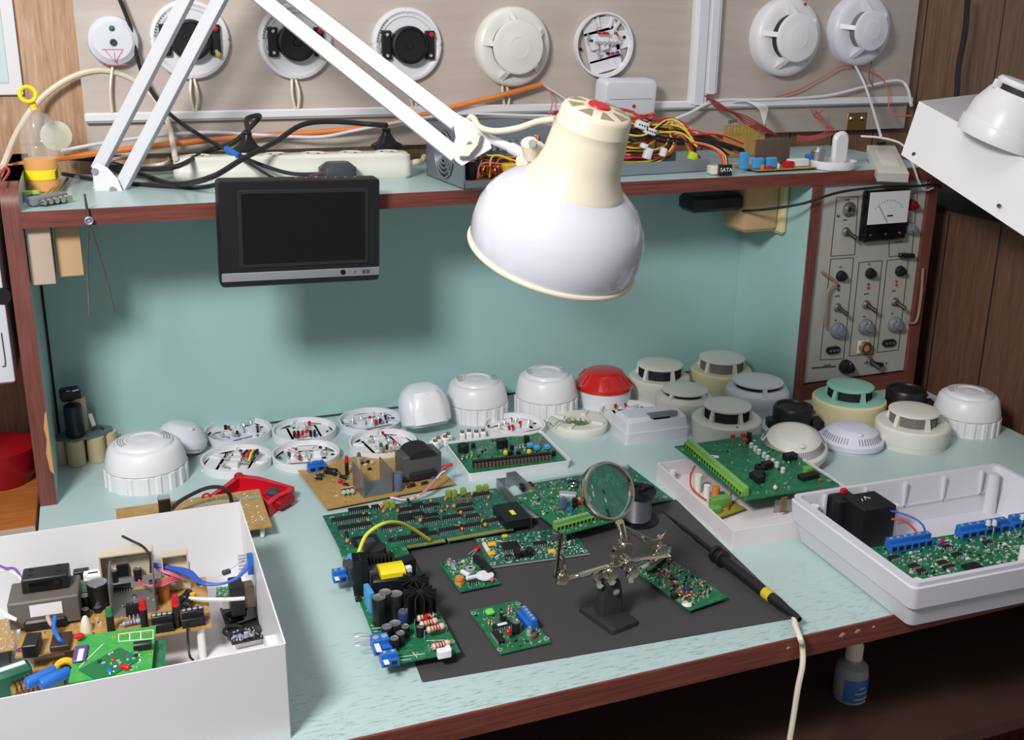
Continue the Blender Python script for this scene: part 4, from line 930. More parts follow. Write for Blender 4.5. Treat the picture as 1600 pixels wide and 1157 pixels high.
cab('adapter_lead', [(1160, 330, yb(.07)), (1200, 327, yb(.03)), (1255, 318, yb(-.012)), (1310, 301, yb(-.016)), (1370, 293, yb(-.016)), (1430, 291, yb(-.014)), (1462, 288, yb(-.008)), (1470, 292, yb(.0))], .0022, BLACKW, 'thin black lead from the plug adapter running right across the panel')

# ================================================================ open power supply
L0, L1 = at(684, 268, z=HS), at(725, 297, z=HS)
t = thing('power_supply', 'opened grey computer power supply with a fan grille and exposed parts, behind the lamp head', 'power supply', L1, math.radians(4))
PW, PD, PH = .155, .15, .082
mb = B(STEEL); mb.box((PW/2, PD/2, .001), (PW, PD, .002)); mb.box((.001, PD/2, PH/2), (.002, PD, PH)); mb.box((PW - .001, PD/2, PH/2), (.002, PD, PH)); mb.box((PW/2, PD-.001, PH*.5), (PW, .002, PH))
mb.box((PW/2, .001, .006), (PW, .002, .012)); mb.build('case', t)
mb = B(BLACK); mb.lathe([(0, 0), (.036, 0), (.036, .0006), (0, .0006)], 40, (-.0004, PD/2, PH/2), Ry(-PI/2)); mb.build('fan_opening', t)
mb = B(STEEL)
for r in (.006, .013, .020, .027, .034): mb.torus((-.0015, PD/2, PH/2), r, .0016, 32, 6, Ry(PI/2))
for k in range(4): a = PI/4 + PI/2*k; mb.bar((-.0015, PD/2, PH/2), (-.0015, PD/2 + .037*math.cos(a), PH/2 + .037*math.sin(a)), .003, .0015, up=(1, 0, 0))
mb.build('fan_grille', t)
B(PCBT).box((PW/2, PD/2, .008), (PW-.01, PD-.01, .0016)).build('board', t)
for yy in (.05, .1): 
    mb = B(M('bluish_aluminium', (140, 150, 165), .4, .6)); mb.box((PW*.62, yy, .034), (PW*.6, .003, .05))
    for k in range(9): mb.box((PW*.35 + k*.011, yy - .006, .052), (.006, .012, .010), bev=.001)
    mb.build('heat_sink', t)
mb = B(COPPER); 
for k in range(16): a = k*PI/8; mb.torus((.055 + .010*math.cos(a), .03 + .010*math.sin(a), .022), .006, .0013, 12, 5, Rz(a) @ Rx(PI/2))
mb.build('toroid_coil', t)
B(YELC).box((.082, .025, .02), (.022, .02, .022), bev=.002).build('transformer', t)
for k, (x, y) in enumerate(((.025, .035), (.035, .07), (.11, .03), (.13, .028))): mb = B(BLACK); mb.cyl((x, y, .009), .009, .026, 18); mb.m(SILVER).cyl((x, y, .035), .0075, .0006, 16); mb.build('capacitor', t)
rnd = random.Random(9)
for k in range(14):
    m_ = (YELW, REDW, BLACKW, ORANGEW, YELW, BLACKW, PINKW)[k % 7]
    x, y = .02 + rnd.random()*.05, .02 + rnd.random()*.04
    B(m_).tube([(x, y, .012), (x + .01, y + .01, .03 + rnd.random()*.015), (x + .04, y - .01 + rnd.random()*.03, .03 + rnd.random()*.012), (x + .07, y + .02, .02 + rnd.random()*.02), (.15, .05 + rnd.random()*.04, .045 + rnd.random()*.02)], .0013, 6).build('wire', t)
# lid tray and harness
a_, b_ = at(862, 283, z=HS), at(1108, 268, z=HS)
t = thing('steel_cover', 'long grey steel cover lying on the shelf under the bundle of coloured wires', 'cover', a_, math.atan2((b_-a_).y, (b_-a_).x))
LL = (b_-a_).length; mb = B(STEEL); mb.box((LL/2, .05, .001), (LL, .10, .002)); mb.box((LL/2, .001, .010), (LL, .002, .02)); mb.box((LL/2, .099, .010), (LL, .002, .02)); mb.build('sheet', t)
t = thing('wire_harness', 'tangled bundle of red, yellow, black and orange power-supply wires with white plugs', 'wires', at(985, 262, z=HS+.01)); o0 = t.location.copy()
rnd = random.Random(4); cols = (REDW, YELW, BLACKW, REDW, ORANGEW, YELW, BLACKW, PINKW, REDW, WHITEW)
paths = [[(868, 186), (900, 184), (950, 190), (1000, 192), (1020, 186)], [(866, 200), (905, 204), (950, 214), (1000, 222), (1040, 200), (1065, 205), (1080, 235)], [(866, 228), (910, 226), (960, 236), (1020, 240), (1045, 232), (1056, 205), (1072, 212), (1090, 240)],
         [(868, 245), (920, 240), (980, 246), (1030, 240), (1052, 215), (1048, 200)], [(866, 212), (900, 222), (940, 238), (990, 228), (1040, 198)], [(866, 190), (930, 178), (985, 182), (1015, 195), (1060, 196), (1085, 218)], [(868, 238), (930, 232), (1000, 205), (1060, 208), (1110, 220), (1140, 236)], [(868, 250), (930, 250), (985, 250)],[(880,178),(915,176),(950,184),(1000,200),(1050,214),(1120,215),(1160,228)]]
for k in range(70):
    P = paths[k % len(paths)]; j = rnd.uniform(-12, 14); yy = .10 + rnd.uniform(-.03, .05)
    B(cols[(k * 7 + k // 9) % 10]).tube([at(x + rnd.uniform(-5, 5), y + j + rnd.uniform(-2, 2), y=yy + rnd.uniform(-.01, .01)) - o0 for x, y in P], .00155, 6, 5).build('wire', t)
for (x, y, w_, h_, m_) in ((1003, 196, .022, .012, WHITE), (1015, 205, .020, .010, WHITE), (1012, 240, .012, .018, WHITE), (1036, 238, .008, .014, WHITE), (1060, 262, .026, .008, WHITE), (1082, 244, .013, .013, M('lime_plug', (190, 220, 50), .4)), (1006, 228, .01, .008, M('tie_white', (232, 232, 235), .4))):
    q = at(x, y, y=.07) - o0; mb = B(m_).box(q, (w_, .010, h_), rot=Euler((0, .3, 0)), bev=.0012)
    if w_ > .015:
        for k in range(4): mb.m(DGREY).cyl(q + Vector(((k-1.5)*.0045, -.0052, -(k-1.5)*.0013)), .0014, .0006, 8, FACE); mb.m(m_)
    mb.build('plug', t)
# connector marked SATA
p = at(1132, 275, z=HS); t = thing('data_power_plug', 'black plug lettered SATA on a cream connector at the shelf edge', 'plug', p, -.15)
B(CREAM).box((-.004, .014, .008), (.034, .020, .014), bev=.002).build('cream_plug', t)
B(BLACK).box((0, 0, .009), (.021, .010, .018), bev=.001).build('black_plug', t)
text_mesh('SATA', .0085, .0002, Matrix.Translation((0, -.0054, .010)) @ Matrix.Rotation(PI/2, 4, 'X'), M('letter_white', (235, 235, 235), .5), 'lettering', t)
for k, m_ in enumerate((REDW, ORANGEW, REDW, YELW, BLACKW)): B(m_).tube([(-.004 + k*.002, 0, .017), (-.006 + k*.002, .006, .032), (-.022 + k*.002, .018, .044), (-.05 + k*.003, .03, .05)], .0013, 6).build('wire', t)
# ---- loose electronics, right part of the shelf
p = at(1235, 268, z=HS); t = thing('scrap_board', 'tan board with an upright brown plate and blue capacitors, right part of the shelf', 'circuit board', p, .03); o0 = p
ql = lambda px, py, **k: at(px, py, **k) - o0
B(PCBT).box((0, .035, .004), (.13, .07, .0016)).build('board', t)
pp = ql(1206, 256, y=p.y + .035); B(M('brown_panel', (92, 76, 66), .6)).box((pp.x, .035, .028), (.068, .003, .042), bev=.0005).build('heat_sink', t)
for (x, y, w_, h_) in ((1161, 255, .015, .028), (1183, 262, .020, .018), (1204, 262, .019, .018)):
    pp = ql(x, y, y=p.y + .012); B(M('light_blue', (70, 150, 205), .4)).box((pp.x, .012, .005 + h_/2), (w_, .009, h_), bev=.002).build('capacitor', t)
B(M('red_strip', (170, 40, 40), .5)).box((-.04, .004, .007), (.012, .008, .006), bev=.001).build('socket', t); B(RED).box((.004, .012, .010), (.016, .01, .010), bev=.001).build('socket', t)
B(WHITE).box((.028, .02, .011), (.034, .016, .012), bev=.001).build('relay', t)
for k in range(10): B((OCER, BLACK, BLUE, WHITE, TIN)[k % 5]).box((-.05 + .011*k, .008 + (k*37 % 11)*.004, .008), (.006, .005, .008), bev=.001).build('component', t)
p = at(1147, 222, y=.2); t = thing('small_led_board', 'small brown board with two green and one red lamp standing behind the blue capacitors', 'circuit board', (p.x, .2, HS)); 
B(PCBT).box((.02, 0, .03), (.085, .003, .055)).build('board', t); mb = B(GOLD)
for k in range(6): mb.box((.0 + k*.007, -.0018, .048), (.004, .001, .012))
mb.build('trace', t)
for k, m_ in enumerate((GREENL, GREENL, RED)): mb = B(m_); mb.cyl((-.014 + k*.006, -.003, .060 + k*.001), .0024, .006, 10); mb.m(TIN).rod((-.014 + k*.006, -.003, .045), (-.014 + k*.006, -.003, .060), .0005, 5); mb.build('led', t)
p = at(1283, 264, z=HS); t = thing('small_motor', 'small silver cylindrical motor on the right of the shelf', 'motor', p + Vector((0, .012, 0)), 0)
B(SILVER).lathe([(0, .002), (.011, .002), (.0118, .003), (.0118, .028), (.010, .030), (0, .030)], 28).build('can', t); mb = B(TIN); mb.cyl((0, 0, .03), .004, .004, 14); mb.build('bearing', t)
p = at(1322, 268, z=HS); t = thing('ring_base', 'white round base with an oval lid standing in it, right end of the shelf', 'detector base', p + Vector((0, .035, 0)), 0)
B(WHITE).lathe([(0, .001), (.036, .001), (.038, .006), (.038, .014), (.034, .014), (.033, .005), (0, .005)], 48).build('ring', t)
B(M('milky_white', (222, 222, 226), .25)).loft([[(x + .002, yy, z + .034) for x, z in rrect(a_, b_, a_*.48, 8)] for yy, a_, b_ in ((-.006, .026, .054), (-.012, .030, .058), (-.016, .022, .048))]).build('lid', t)
B(BLUE).box((-.03, .02, .018), (.02, .012, .01), bev=.002).build('terminal', t)
# switch box hanging over the edge
A4 = [at(*u) if False else None for u in ()]
P = [at(1372, 262, y=-.012), at(1420, 286, y=-.014)]
Q = [at(1355, 226, z=HS+.026), at(1399, 227, z=HS+.026), at(1421, 270, y=-.034), at(1372, 268, y=-.034)]
t = thing('switch_box', 'white switch box tilted over the right end of the shelf edge', 'switch box', Q[3]); o0 = Q[3].copy(); Q = [q - o0 for q in Q]
nq = (Q[1]-Q[0]).cross(Q[3]-Q[0]).normalized(); nq = nq if nq.z > 0 else -nq; mc = sum(Q, Vector())/4
ins = lambda k, dd: [tuple(mc + (q-mc)*k - nq*dd) for q in Q]
B(OFFW).loft([ins(.96, 0), ins(1, .002), ins(1, .016), ins(.97, .018)]).build('body', t); B(OFFW).loft([ins(.55, -.002), ins(.6, .0)]).build('lid', t)
for k in (.25, .55): B(TIN).ball(mc + (Q[2]-mc)*k + nq*.001, .0018, 8).build('screw', t)
B(BLACK).box((Q[0]+Q[1])/2 + nq*.003, (.014, .008, .005)).build('button', t)
cab("white_lead", [(1345, 213, yb(.04)), (1380, 216, yb(.02)), (1412, 228, yb(.0)), (1428, 262, yb(-.012)), (1436, 285, yb(-.012)), (1446, 297, yb(-.010)), (1458, 294, yb(-.006))], .0018, WHITEW, 'thin white lead looping from the oval lid over the shelf edge by the switch box')
cab('white_drop', [(1334, 98, yb(.285)), (1350, 130, yb(.27)), (1362, 165, yb(.2)), (1376, 212, yb(.05))], .0024, GWHITE, 'straight white cable falling from the rightmost wall detector')
cab('brown_drop', [(1362, 96, yb(.29)), (1358, 120, yb(.28)), (1364, 135, yb(.28))], .0014, M('brown_wire', (130, 96, 80), .5), 'short brown wire under the rightmost wall detector')
cab('thin_red_wire', [(1212, 152, yb(.288)), (1250, 140, yb(.288)), (1290, 118, yb(.288)), (1318, 103, yb(.285)), (1352, 108, yb(.285)), (1380, 125, yb(.28)), (1388, 150, yb(.27)), (1392, 178, yb(.25)), (1425, 181, yb(.2))], .0013, M('salmon_wire', (206, 96, 76), .5), 'thin salmon wire curving under the two right wall detectors')
cab('white_cable', [(1030, 196, yb(.26)), (1075, 178, yb(.27)), (1120, 158, yb(.285)), (1200, 156, yb(.285)), (1290, 150, yb(.285)), (1350, 136, yb(.285)), (1400, 126, yb(.28)), (1417, 136, yb(.27)), (1424, 165, yb(.22))], .0030, GWHITE, 'white cable swinging along the trunking on the right half of the board')
for k in range(6): cab('white_strand', [(1145 + k*5, 160, yb(.28)), (1165 + k*5, 158 + k, yb(.27)), (1184 + k*3, 168, yb(.25)), (1190 + k*1.5, 180, yb(.2)), (1194, 194, yb(.15))], .0010, WHITEW, 'thin white strand in the loops hanging behind the brown heat sink', 'thin white strands over the trunking')
for k in range(4): cab('dark_red_wire', [(1098 + k*2, 148, yb(.285)), (1118, 158 + 3*k, yb(.27)), (1140 + 2*k, 172 + 2*k, yb(.25)), (1170, 184 + 4*k, yb(.2)), (1205 + 3*k, 205 + 2*k, yb(.14))], .0013, M('dark_red_wire', (140, 50, 56), .5), 'dark red wire in the bundle falling from the upright trunking', 'dark red wires from the trunking')
for k in range(5): cab('red_loop_wire', [(1262 + 12*k % 30, 168 + 2*k, yb(.27)), (1284 - k*3, 182, yb(.22)), (1290 + k*4, 205, yb(.12)), (1262 + 3*k, 214 + k, yb(.10)), (1246, 212 + 2*k, yb(.10))], .0010, M('rose_wire', (176, 80, 80), .5), 'thin rose wire among the loops near the brass hinge', 'rose wires near the brass hinge')
p = at(1339, 190, y=YB-.002); t = thing('brass_hinge', 'brass hinge plate with two screws on the lower beige board', 'hinge', (p.x, YB, p.z), rot=(PI/2, 0, 0))
B(M('aged_brass', (150, 126, 74), .4, .8)).box((0, 0, .001), (.046, .034, .002), bev=.0008).build('plate', t)
for s in (-1, 1): B(SILVER).lathe([(0, .002), (.005, .002), (.003, .004), (0, .0045)], 14, (s*.013, .006, 0)).build('screw', t)
cab('thick_black_cable', [(1513, -10, yb(.27)), (1508, 50, yb(.27)), (1498, 105, yb(.27)), (1495, 150, yb(.26)), (1490, 200, yb(.26)), (1470, 340, yb(.26)), (1440, 560, yb(.26))], .0055, BLACKW, 'thick black cable hanging down the walnut wall at the right')
# ================================================================ boards and boxes on the bench
class Bd:
    """circuit board lying on the plane z, its four picture corners TL, TR, BR, BL"""
    def __init__(s, name, label, cs, z, mat, th=.0016, cat='circuit board', group=None, edge=None, tilt=None):
        P = [at(*c, z=z) for c in cs]; c = sum(P, Vector()) / 4
        ex = ((P[1]-P[0]) + (P[2]-P[3])) / 2; ey = ((P[0]-P[3]) + (P[1]-P[2])) / 2
        s.rz = math.atan2(ex.y, ex.x); s.w = ex.length; s.d = ey.length; s.z = z; s.th = th
        s.t = thing(name, label, cat, (c.x, c.y, z), s.rz, group); s.c = c
        s.b = B(mat).box((0, 0, th/2), (s.w, s.d, th)).build('board', s.t) if mat else None
        s.rnd = random.Random(len(label)); s.T = Matrix.Identity(4)
    def l(s, px, py, h=0.0):
        p = at(px, py, z=s.z + s.th + h) - s.c; c, n = math.cos(-s.rz), math.sin(-s.rz)
        return Vector((p.x*c - p.y*n, p.x*n + p.y*c, s.th + h))
    def uv(s, u, v, h=0.0): return Vector(((u-.5)*s.w, (.5-v)*s.d, s.th + h))
def chip(F, p, l, w_, h=.0035, a=0, name='chip', mark=False):
    mb = B(BLACK); R = Rz(a); mb.box(p + Vector((0, 0, .0012 + h/2)), (l, w_, h), rz=a, bev=.0004)
    n = max(3, int(l/.0026)); mb.m(TIN)
    for k in range(n):
        x = -l/2 + l*(k+.5)/n
        for sgn in (-1, 1): mb.box(p + R @ Vector((x, sgn*(w_/2 + .0004), .0016)), (.0009, .0009, .0032), rz=a)
    if mark: mb.m(WHITE).box(p + Vector((0, 0, .0014 + h)), (l*.5, w_*.6, .0003), rz=a)
    return mb.build(name, F.t, smooth=.4)
def cap(F, p, r, h, mat=None, name='capacitor', top=None):
    mat = mat or BLACK; mb = B(mat).lathe([(0, 0), (r*.95, 0), (r, .0006), (r, h*.08), (r*.95, h*.12), (r, h*.16), (r, h-.0008), (r*.93, h)], 20, p)
    mb.m(top or ALU).lathe([(0, h-.0003), (r*.86, h-.0003), (r*.93, h)], 20, p); return mb.build(name, F.t)
def res(F, p, l, r, a, mat=None, z=.004, name='resistor'):
    mat = mat or BEIGEC; R = Rz(a) @ Ry(PI/2); q = p + Vector((0, 0, z)); mb = B(mat)
    mb.lathe([(0, -l/2), (r*.8, -l/2), (r, -l*.42), (r, -l*.3), (r*.85, -l*.25), (r*.85, l*.25), (r, l*.3), (r, l*.42), (r*.8, l/2), (0, l/2)], 12, q, R)
    for k, m_ in zip((-.36, -.15, 0, .15), (COPPER, RED, BLACK, RED) if mat is not BLACK else (SILVER,)): mb.m(m_).cyl(q + R @ Vector((0, 0, k*l)), r*1.03, l*.05, 12, R)
    mb.m(TIN)
    for sg in (-1, 1): e = q + R @ Vector((0, 0, sg*l*.5)); f = q + R @ Vector((0, 0, sg*l*.66)); mb.rod(e, f, .0004, 5); mb.rod(f, Vector((f.x, f.y, p.z)), .0004, 5)
    return mb.build(name, F.t)
def led(F, p, mat, h=.02, r=.0026, stand=BLACK, lab=None):
    mb = B(stand or TIN)
    if stand: mb.cyl(p, r*1.05, h*.68, 12)
    else: mb.rod(p, p + Vector((0, 0, h*.68)), .0005, 5)
    mb.m(mat).lathe([(0, h*.66), (r*1.15, h*.66), (r*1.15, h*.72), (r, h*.73), (r, h*.9), (r*.7, h*.98), (0, h)], 14, p); return mb.build('led', F.t, label=lab)
def term(F, p, l, d, h, n, mat, a=0, name='terminal_block'):
    R = Rz(a); mb = B(mat); mb.box(p + Vector((0, 0, h*.3)), (l, d, h*.6), rz=a, bev=.0004); mb.box(p + R @ Vector((0, d*.14, h*.78)), (l, d*.62, h*.44), rz=a, bev=.0006)
    for k in range(n):
        x = -l/2 + l*(k+.5)/n
        mb.m(TIN).cyl(p + R @ Vector((x, d*.14, h*.985)), d*.16, .0006, 8)
        mb.m(BLACK).box(p + R @ Vector((x, -d*.5, h*.3)), (l/n*.55, .0008, h*.32), rz=a)
        mb.m(mat).box(p + R @ Vector((x + l/n/2, -d*.48, h*.3)), (l/n*.14, .0026, h*.55), rz=a)
    return mb.build(name, F.t, smooth=.4)
def blk(F, p, s_, mat, name='component', a=0, bev=.0008, lab=None): return B(mat).box(p + Vector((0, 0, s_[2]/2)), s_, rz=a, bev=bev).build(name, F.t, label=lab)
def disc(F, p, r, mat=OCER, name='disc_capacitor', a=0): return B(mat).ball(p + Vector((0, 0, r*1.2)), r, 10, (1, 1, 1.1)).build(name, F.t)
def specks(F, n, cols, smin=.001, smax=.004, hmax=.002, region=(0.04, .04, .96, .96), seed=1, name='surface_components'):
    r = random.Random(seed); mb = MB()
    for _ in range(n):
        u, v = r.uniform(region[0], region[2]), r.uniform(region[1], region[3]); p = F.uv(u, v)
        k = r.random()
        if k < .62:
            h = r.uniform(.0005, hmax); mb.m(r.choice(cols)).box(p + Vector((0, 0, h/2)), (r.uniform(smin, smax), r.uniform(smin, smax)*.6, h), rz=r.choice((0, 0, PI/2, .1)))
        else: mb.m(TIN).lathe([(0, .0009), (.0007, .0006), (.0009, 0)], 6, p)
    return mb.build(name, F.t, smooth=.4, kind='stuff')
def holes(F, pts=((.04, .08), (.96, .08), (.04, .92), (.96, .92)), r=.0018):
    for u, v in pts: B(TIN).lathe([(r, .0001), (r*1.7, .0001), (r*1.7, .0003), (r, .0003)], 14, F.uv(u, v)).build('mount_ring', F.t)
SC = [BLACK, DGREY, TIN, BEIGEC, OCER, M('chip_brown', (96, 70, 50), .6), WHITE]
def zz(x0, y0, s): return lambda x, y: (x0 + x/s, y0 + y/s)
# ---- charcoal mat
P = [at(1051, 783, z=0), at(1253, 965, z=0), at(668, 1066, z=0)]
rzm = math.atan2((P[1]-P[2]).y, (P[1]-P[2]).x); cxm = (P[0] + P[2])/2
wm_ = (P[1]-P[2]).length; dm_ = (P[0]-P[1]).length
mt = thing('work_mat', 'dark charcoal mat lying under the circuit boards', 'mat', (cxm.x, cxm.y, .0002), rzm)
B(MATG).loft([[(x, y, z) for x, y in rrect(wm_, dm_, .002, 3)] for z in (0, .0012)]).build('mat_sheet', mt)
MZ = .0014
# ---- ISA card
f = zz(440, 660, 3.858)
F = Bd('logic_card', 'long green circuit card crowded with rows of black chips, behind the yellow wire', [(504,808),(777,764),(822,822),(537,872)], .0065, PCBD)
for (x, y, L, W_) in ((465,537,120,30),(565,523,45,24),(415,590,215,34),(440,640,185,34),(770,537,115,26),(905,515,95,24),(1205,447,105,24),(665,640,115,30),(750,600,90,26),(780,575,150,26),(900,575,85,24),(900,605,95,24),(1025,585,105,24),(1105,512,95,22),(1110,545,95,22),(1150,578,75,22),(760,712,115,26),(880,690,110,26),(830,672,90,26),(1010,660,115,24),(1140,635,120,24),(1285,605,140,24),(820,512,60,22)):
    chip(F, F.l(*f(x, y)), L/3.858*.00088, .0076 if W_ > 25 else .0066, .0040)
blk(F, F.l(*f(510, 735)), (.032, .030, .005), BLACK, 'socketed_chip', 0); blk(F, F.l(*f(512, 728), .005), (.022, .020, .0012), DGREY, 'chip', 0)
blk(F, F.l(*f(1385, 590)), (.034, .050, .013), BLACK, 'bus_connector', -.02, .001, 'large black connector with a yellow sticker'); blk(F, F.l(*f(1393, 545), .013), (.006, .013, .0004), M('sticker_yellow', (220, 230, 40), .5), 'sticker', -.02)
for (x, y) in ((632,500),(668,500),(1005,435),(1040,432),(1095,420),(1190,405),(1230,400)):
    p = F.l(*f(x, y + 18)); blk(F, p, (.0075, .006, .010), M('olive_block', (120, 150, 60), .5), 'jumper_block')
    B(GOLD).box(p + Vector((0, -.0032, .005)), (.004, .0006, .006)).build('jumper_pin', F.t)
for i, (x, y) in enumerate(((495,572),(525,608),(815,572),(837,605),(965,548),(900,485),(1080,560),(1247,465),(1065,640),(1228,632),(1352,590),(1360,612),(602,520),(614,548),(700,545),(397,730),(400,785),(430,790),(560,660),(1088,655),(1212,605),(1150,445),(990,470),(1000,520),(1040,520),(805,465))): disc(F, F.l(*f(x, y)), .0022 if i % 3 else .0027, OCER)
for (x, y, a) in ((655,735,1.5),(672,728,1.5),(390,690,1.4),(767,490,1.5)): res(F, F.l(*f(x, y)), .012, .0022, a, BLACK, .003)
for k in range(5): blk(F, F.l(*f(1040 + 25*k, 478 - 4*k)), (.004, .003, .002), REDW, 'red_component')
mb = B(GOLD)
for (a_, b_) in (((640,862),(700,851)), ((704,851),(806,832))):
    q0, q1 = F.l(*a_), F.l(*b_); q0.y = q1.y = -F.d/2; L = q1.x - q0.x
    F.b.data; bb = B(PCBD).box(((q0.x+q1.x)/2, -F.d/2 - .0035, .0008), (L, .0072, .0015)).build('connector_tongue', F.t)
    n = int(L/.0026)
    for k in range(n): mb.box((q0.x + L*(k+.5)/n, -F.d/2 - .0035, .00165), (.0017, .0068, .0003))
mb.build('edge_contacts', F.t)
specks(F, 260, SC, .001, .003, .0015, seed=11); holes(F)
mb = B(ALU); mb.box((F.w/2 + .003, 0, .006), (.0012, F.d*1.05, .018)); mb.box((F.w/2 + .009, F.d/2, .006), (.013, .0012, .018)); mb.build('mounting_bracket', F.t)
for u, v in ((.05, .2), (.95, .2), (.05, .85), (.95, .85)): B(WHITE).cyl(F.uv(u, v) - Vector((0, 0, .0016 + .0051)), .003, .005, 10).build('standoff', F.t)
# yellow wire arcs from the power board to the logic card
wire('yellow_wire', [at(556, 878, z=.045), at(561, 862, z=.055), at(573, 836, z=.065), at(598, 819, z=.07), at(622, 817, z=.06), at(645, 827, z=.04), at(671, 844, z=.014)], .0022, M('yellow_green_wire', (206, 212, 66), .45), 'thick yellow-green wire arching from the black heat sink to the chip card', cat='wire')
# ---- power board
f = zz(500, 800, 4.21)
F = Bd('power_board', 'large green power board with black heat sinks and tall capacitors, left on the mat', [(526,862),(634,848),(714,1020),(607,1043)], .012, PCBG)
def finned(F, p, L, W_, h, n, a=0, name='heat_sink'):
    mb = B(BLACK); R = Rz(a); mb.box(p + Vector((0, 0, h/2)), (L, W_*.22, h), rz=a)
    for k in range(n):
        for sg in (-1, 1): mb.box(p + R @ Vector((-L/2 + L*(k+.5)/n, sg*W_*.3, h/2)), (.0014, W_*.42, h), rz=a)
    return mb.build(name, F.t, smooth=.3)
finned(F, F.l(*f(268, 525)), .022, .016, .044, 6, PI/2 - .1); finned(F, F.l(*f(390, 470)), .034, .014, .036, 8)
def star(F, p, r, h, n=12):
    mb = B(BLACK); mb.cyl(p, r*.3, h, 12)
    for k in range(n): a = 2*PI*k/n; mb.box(p + Vector((r*.62*math.cos(a), r*.62*math.sin(a), h/2)), (r*.76, .0014, h), rz=a)
    return mb.build('heat_sink', F.t, smooth=.3)
star(F, F.l(*f(660, 705)), .018, .034); star(F, F.l(*f(620, 600)), .017, .030)
p = F.l(*f(470, 520)); blk(F, p, (.046, .034, .024), BLACK, 'transformer', -.1, .002, 'black transformer core'); tr_ = F.t.children[-1]
B(M('yellow_tape', (232, 208, 30), .4)).loft([[(p.x + x, p.y + y, p.z + z) for y, z in ((-.014, .020), (-.013, .029), (-.006, .033), (.006, .033), (.013, .029), (.014, .020))] for x in (-.014, .014)]).build('yellow_winding', F.t)
blk(F, F.l(*f(345, 500)), (.012, .026, .028), DGREY, 'relay', -.1)
B(MATB).cyl(F.l(*f(365, 380), .0), .013, .030, 24).build('round_choke', F.t)
blk(F, F.l(*f(565, 460)), (.020, .014, .030), BLACK, 'component', .3); blk(F, F.l(*f(580, 400), .022), (.008, .006, .008), WHITE, 'plug')
blk(F, F.l(*f(465, 370), .02), (.006, .006, .006), RED, 'plug')
for (x, y, r, h) in ((392,735,.0078,.032),(432,700,.0074,.032),(502,700,.0078,.030),(470,690,.007,.028),(440,845,.006,.016),(495,820,.0068,.016),(530,875,.005,.014),(490,910,.005,.014),(560,820,.005,.012)): cap(F, F.l(*f(x, y)), r, h)
cap(F, F.l(*f(550, 740)), .006, .016, M('navy', (36, 60, 110), .4)); blk(F, F.l(*f(325, 640)), (.006, .022, .026), M('light_blue', (0,0,0)), 'film_capacitor', .1)
for (x, y, a) in ((695,745,.15),(715,785,.15),(760,820,.15),(795,905,.15)): res(F, F.l(*f(x, y)), .019, .0036, a, BEIGEC, .010 if y < 850 else .005)
for (x, y, l_, d_) in ((130,450,.016,.013),(400,905,.018,.022),(455,1000,.017,.012)):
    term(F, F.l(*f(x, y)), l_, d_, .013, 2, BLUE); blk(F, F.l(*f(x-18, y-8), .013), (l_*.3, d_*.7, .0004), WHITE, 'sticker')
blk(F, F.l(*f(200, 430)), (.010, .022, .018), DGREY, 'component', .2); blk(F, F.l(*f(215, 395)), (.006, .018, .02), M('light_blue', (0,0,0)), 'film_capacitor', .2)
blk(F, F.l(*f(815, 955)), (.014, .008, .009), WHITE, 'white_connector'); blk(F, F.l(*f(845, 945)), (.005, .008, .010), WHITE, 'white_connector')
cap(F, F.l(*f(660, 820)), .0042, .012); led(F, F.l(*f(700, 770)), RED, .018, .0022); blk(F, F.l(*f(250, 590)), (.006, .005, .005), BLACK, 'component')
mb = B(WHITE)
for (a_, b_) in (((330,750),(520,735)),((340,770),(400,765)),((350,790),(560,765)),((500,960),(690,935)),((610,925),(640,960)),((700,850),(820,845)),((480,985),(600,970))): q0, q1 = F.l(*f(*a_)), F.l(*f(*b_)); mb.bar(q0, q1, .0007, .0004)
mb.build('printed_outline', F.t)
mb = B(TIN)
for k, (x, y) in enumerate(((300,820),(305,880))):
    q = F.l(*f(x+40, y)); mb.tube([q, q + Vector((-.012, -.003, .004)), q + Vector((-.019, 0, .004)), q + Vector((-.012, .004, .004)), q + Vector((0, .003, 0))], .0006, 6)
mb.build('wire_loop', F.t)
specks(F, 120, SC, .001, .003, .002, seed=5); holes(F)
for u, v in ((.08, .08), (.9, .1), (.08, .92), (.9, .9)): B(WHITE).cyl(F.uv(u, v) - Vector((0, 0, .0016 + .0106)), .003, .0106, 10).build('standoff', F.t)
# ---- small board with white loop and orange coil
F = Bd('small_board', 'small square green board with a white plastic loop and an orange coil, on the mat', [(690,882),(752,869),(777,915),(715,927)], .004, PCBG)
mb = B(WHITE); p = F.l(*f(955, 420)); mb.box(p + Vector((0, 0, .003)), (.005, .014, .005), rz=.35, bev=.001); q = F.l(*f(1020, 415)); mb.bar(F.l(*f(960, 440), .004), F.l(*f(1070, 415), .004), .004, .004, bev=.001); mb.cyl(F.l(*f(1085, 425), .003), .0105, .002, 24); mb.build('white_loop', F.t)
B(OCER).lathe([(0, 0), (.005, 0), (.0055, .001), (.0045, .002), (.0055, .003), (.0045, .004), (.0055, .006), (.005, .009), (0, .009)], 18, F.l(*f(918, 475))).build('coil', F.t)
cap(F, F.l(*f(878, 370)), .0034, .008, TIN); cap(F, F.l(*f(850, 345)), .003, .006, TIN); disc(F, F.l(*f(945, 340)), .0022, M('pale_yellow_cap', (200, 200, 120), .5)); disc(F, F.l(*f(1132, 465)), .0028, M('pink_part', (206, 96, 110), .5))
B(TIN).lathe([(.002, 0), (.006, 0), (.006, .004), (.002, .004)], 16, F.l(*f(990, 390))).build('inductor', F.t); chip(F, F.l(*f(1010, 470)), .012, .008, .002, .1)
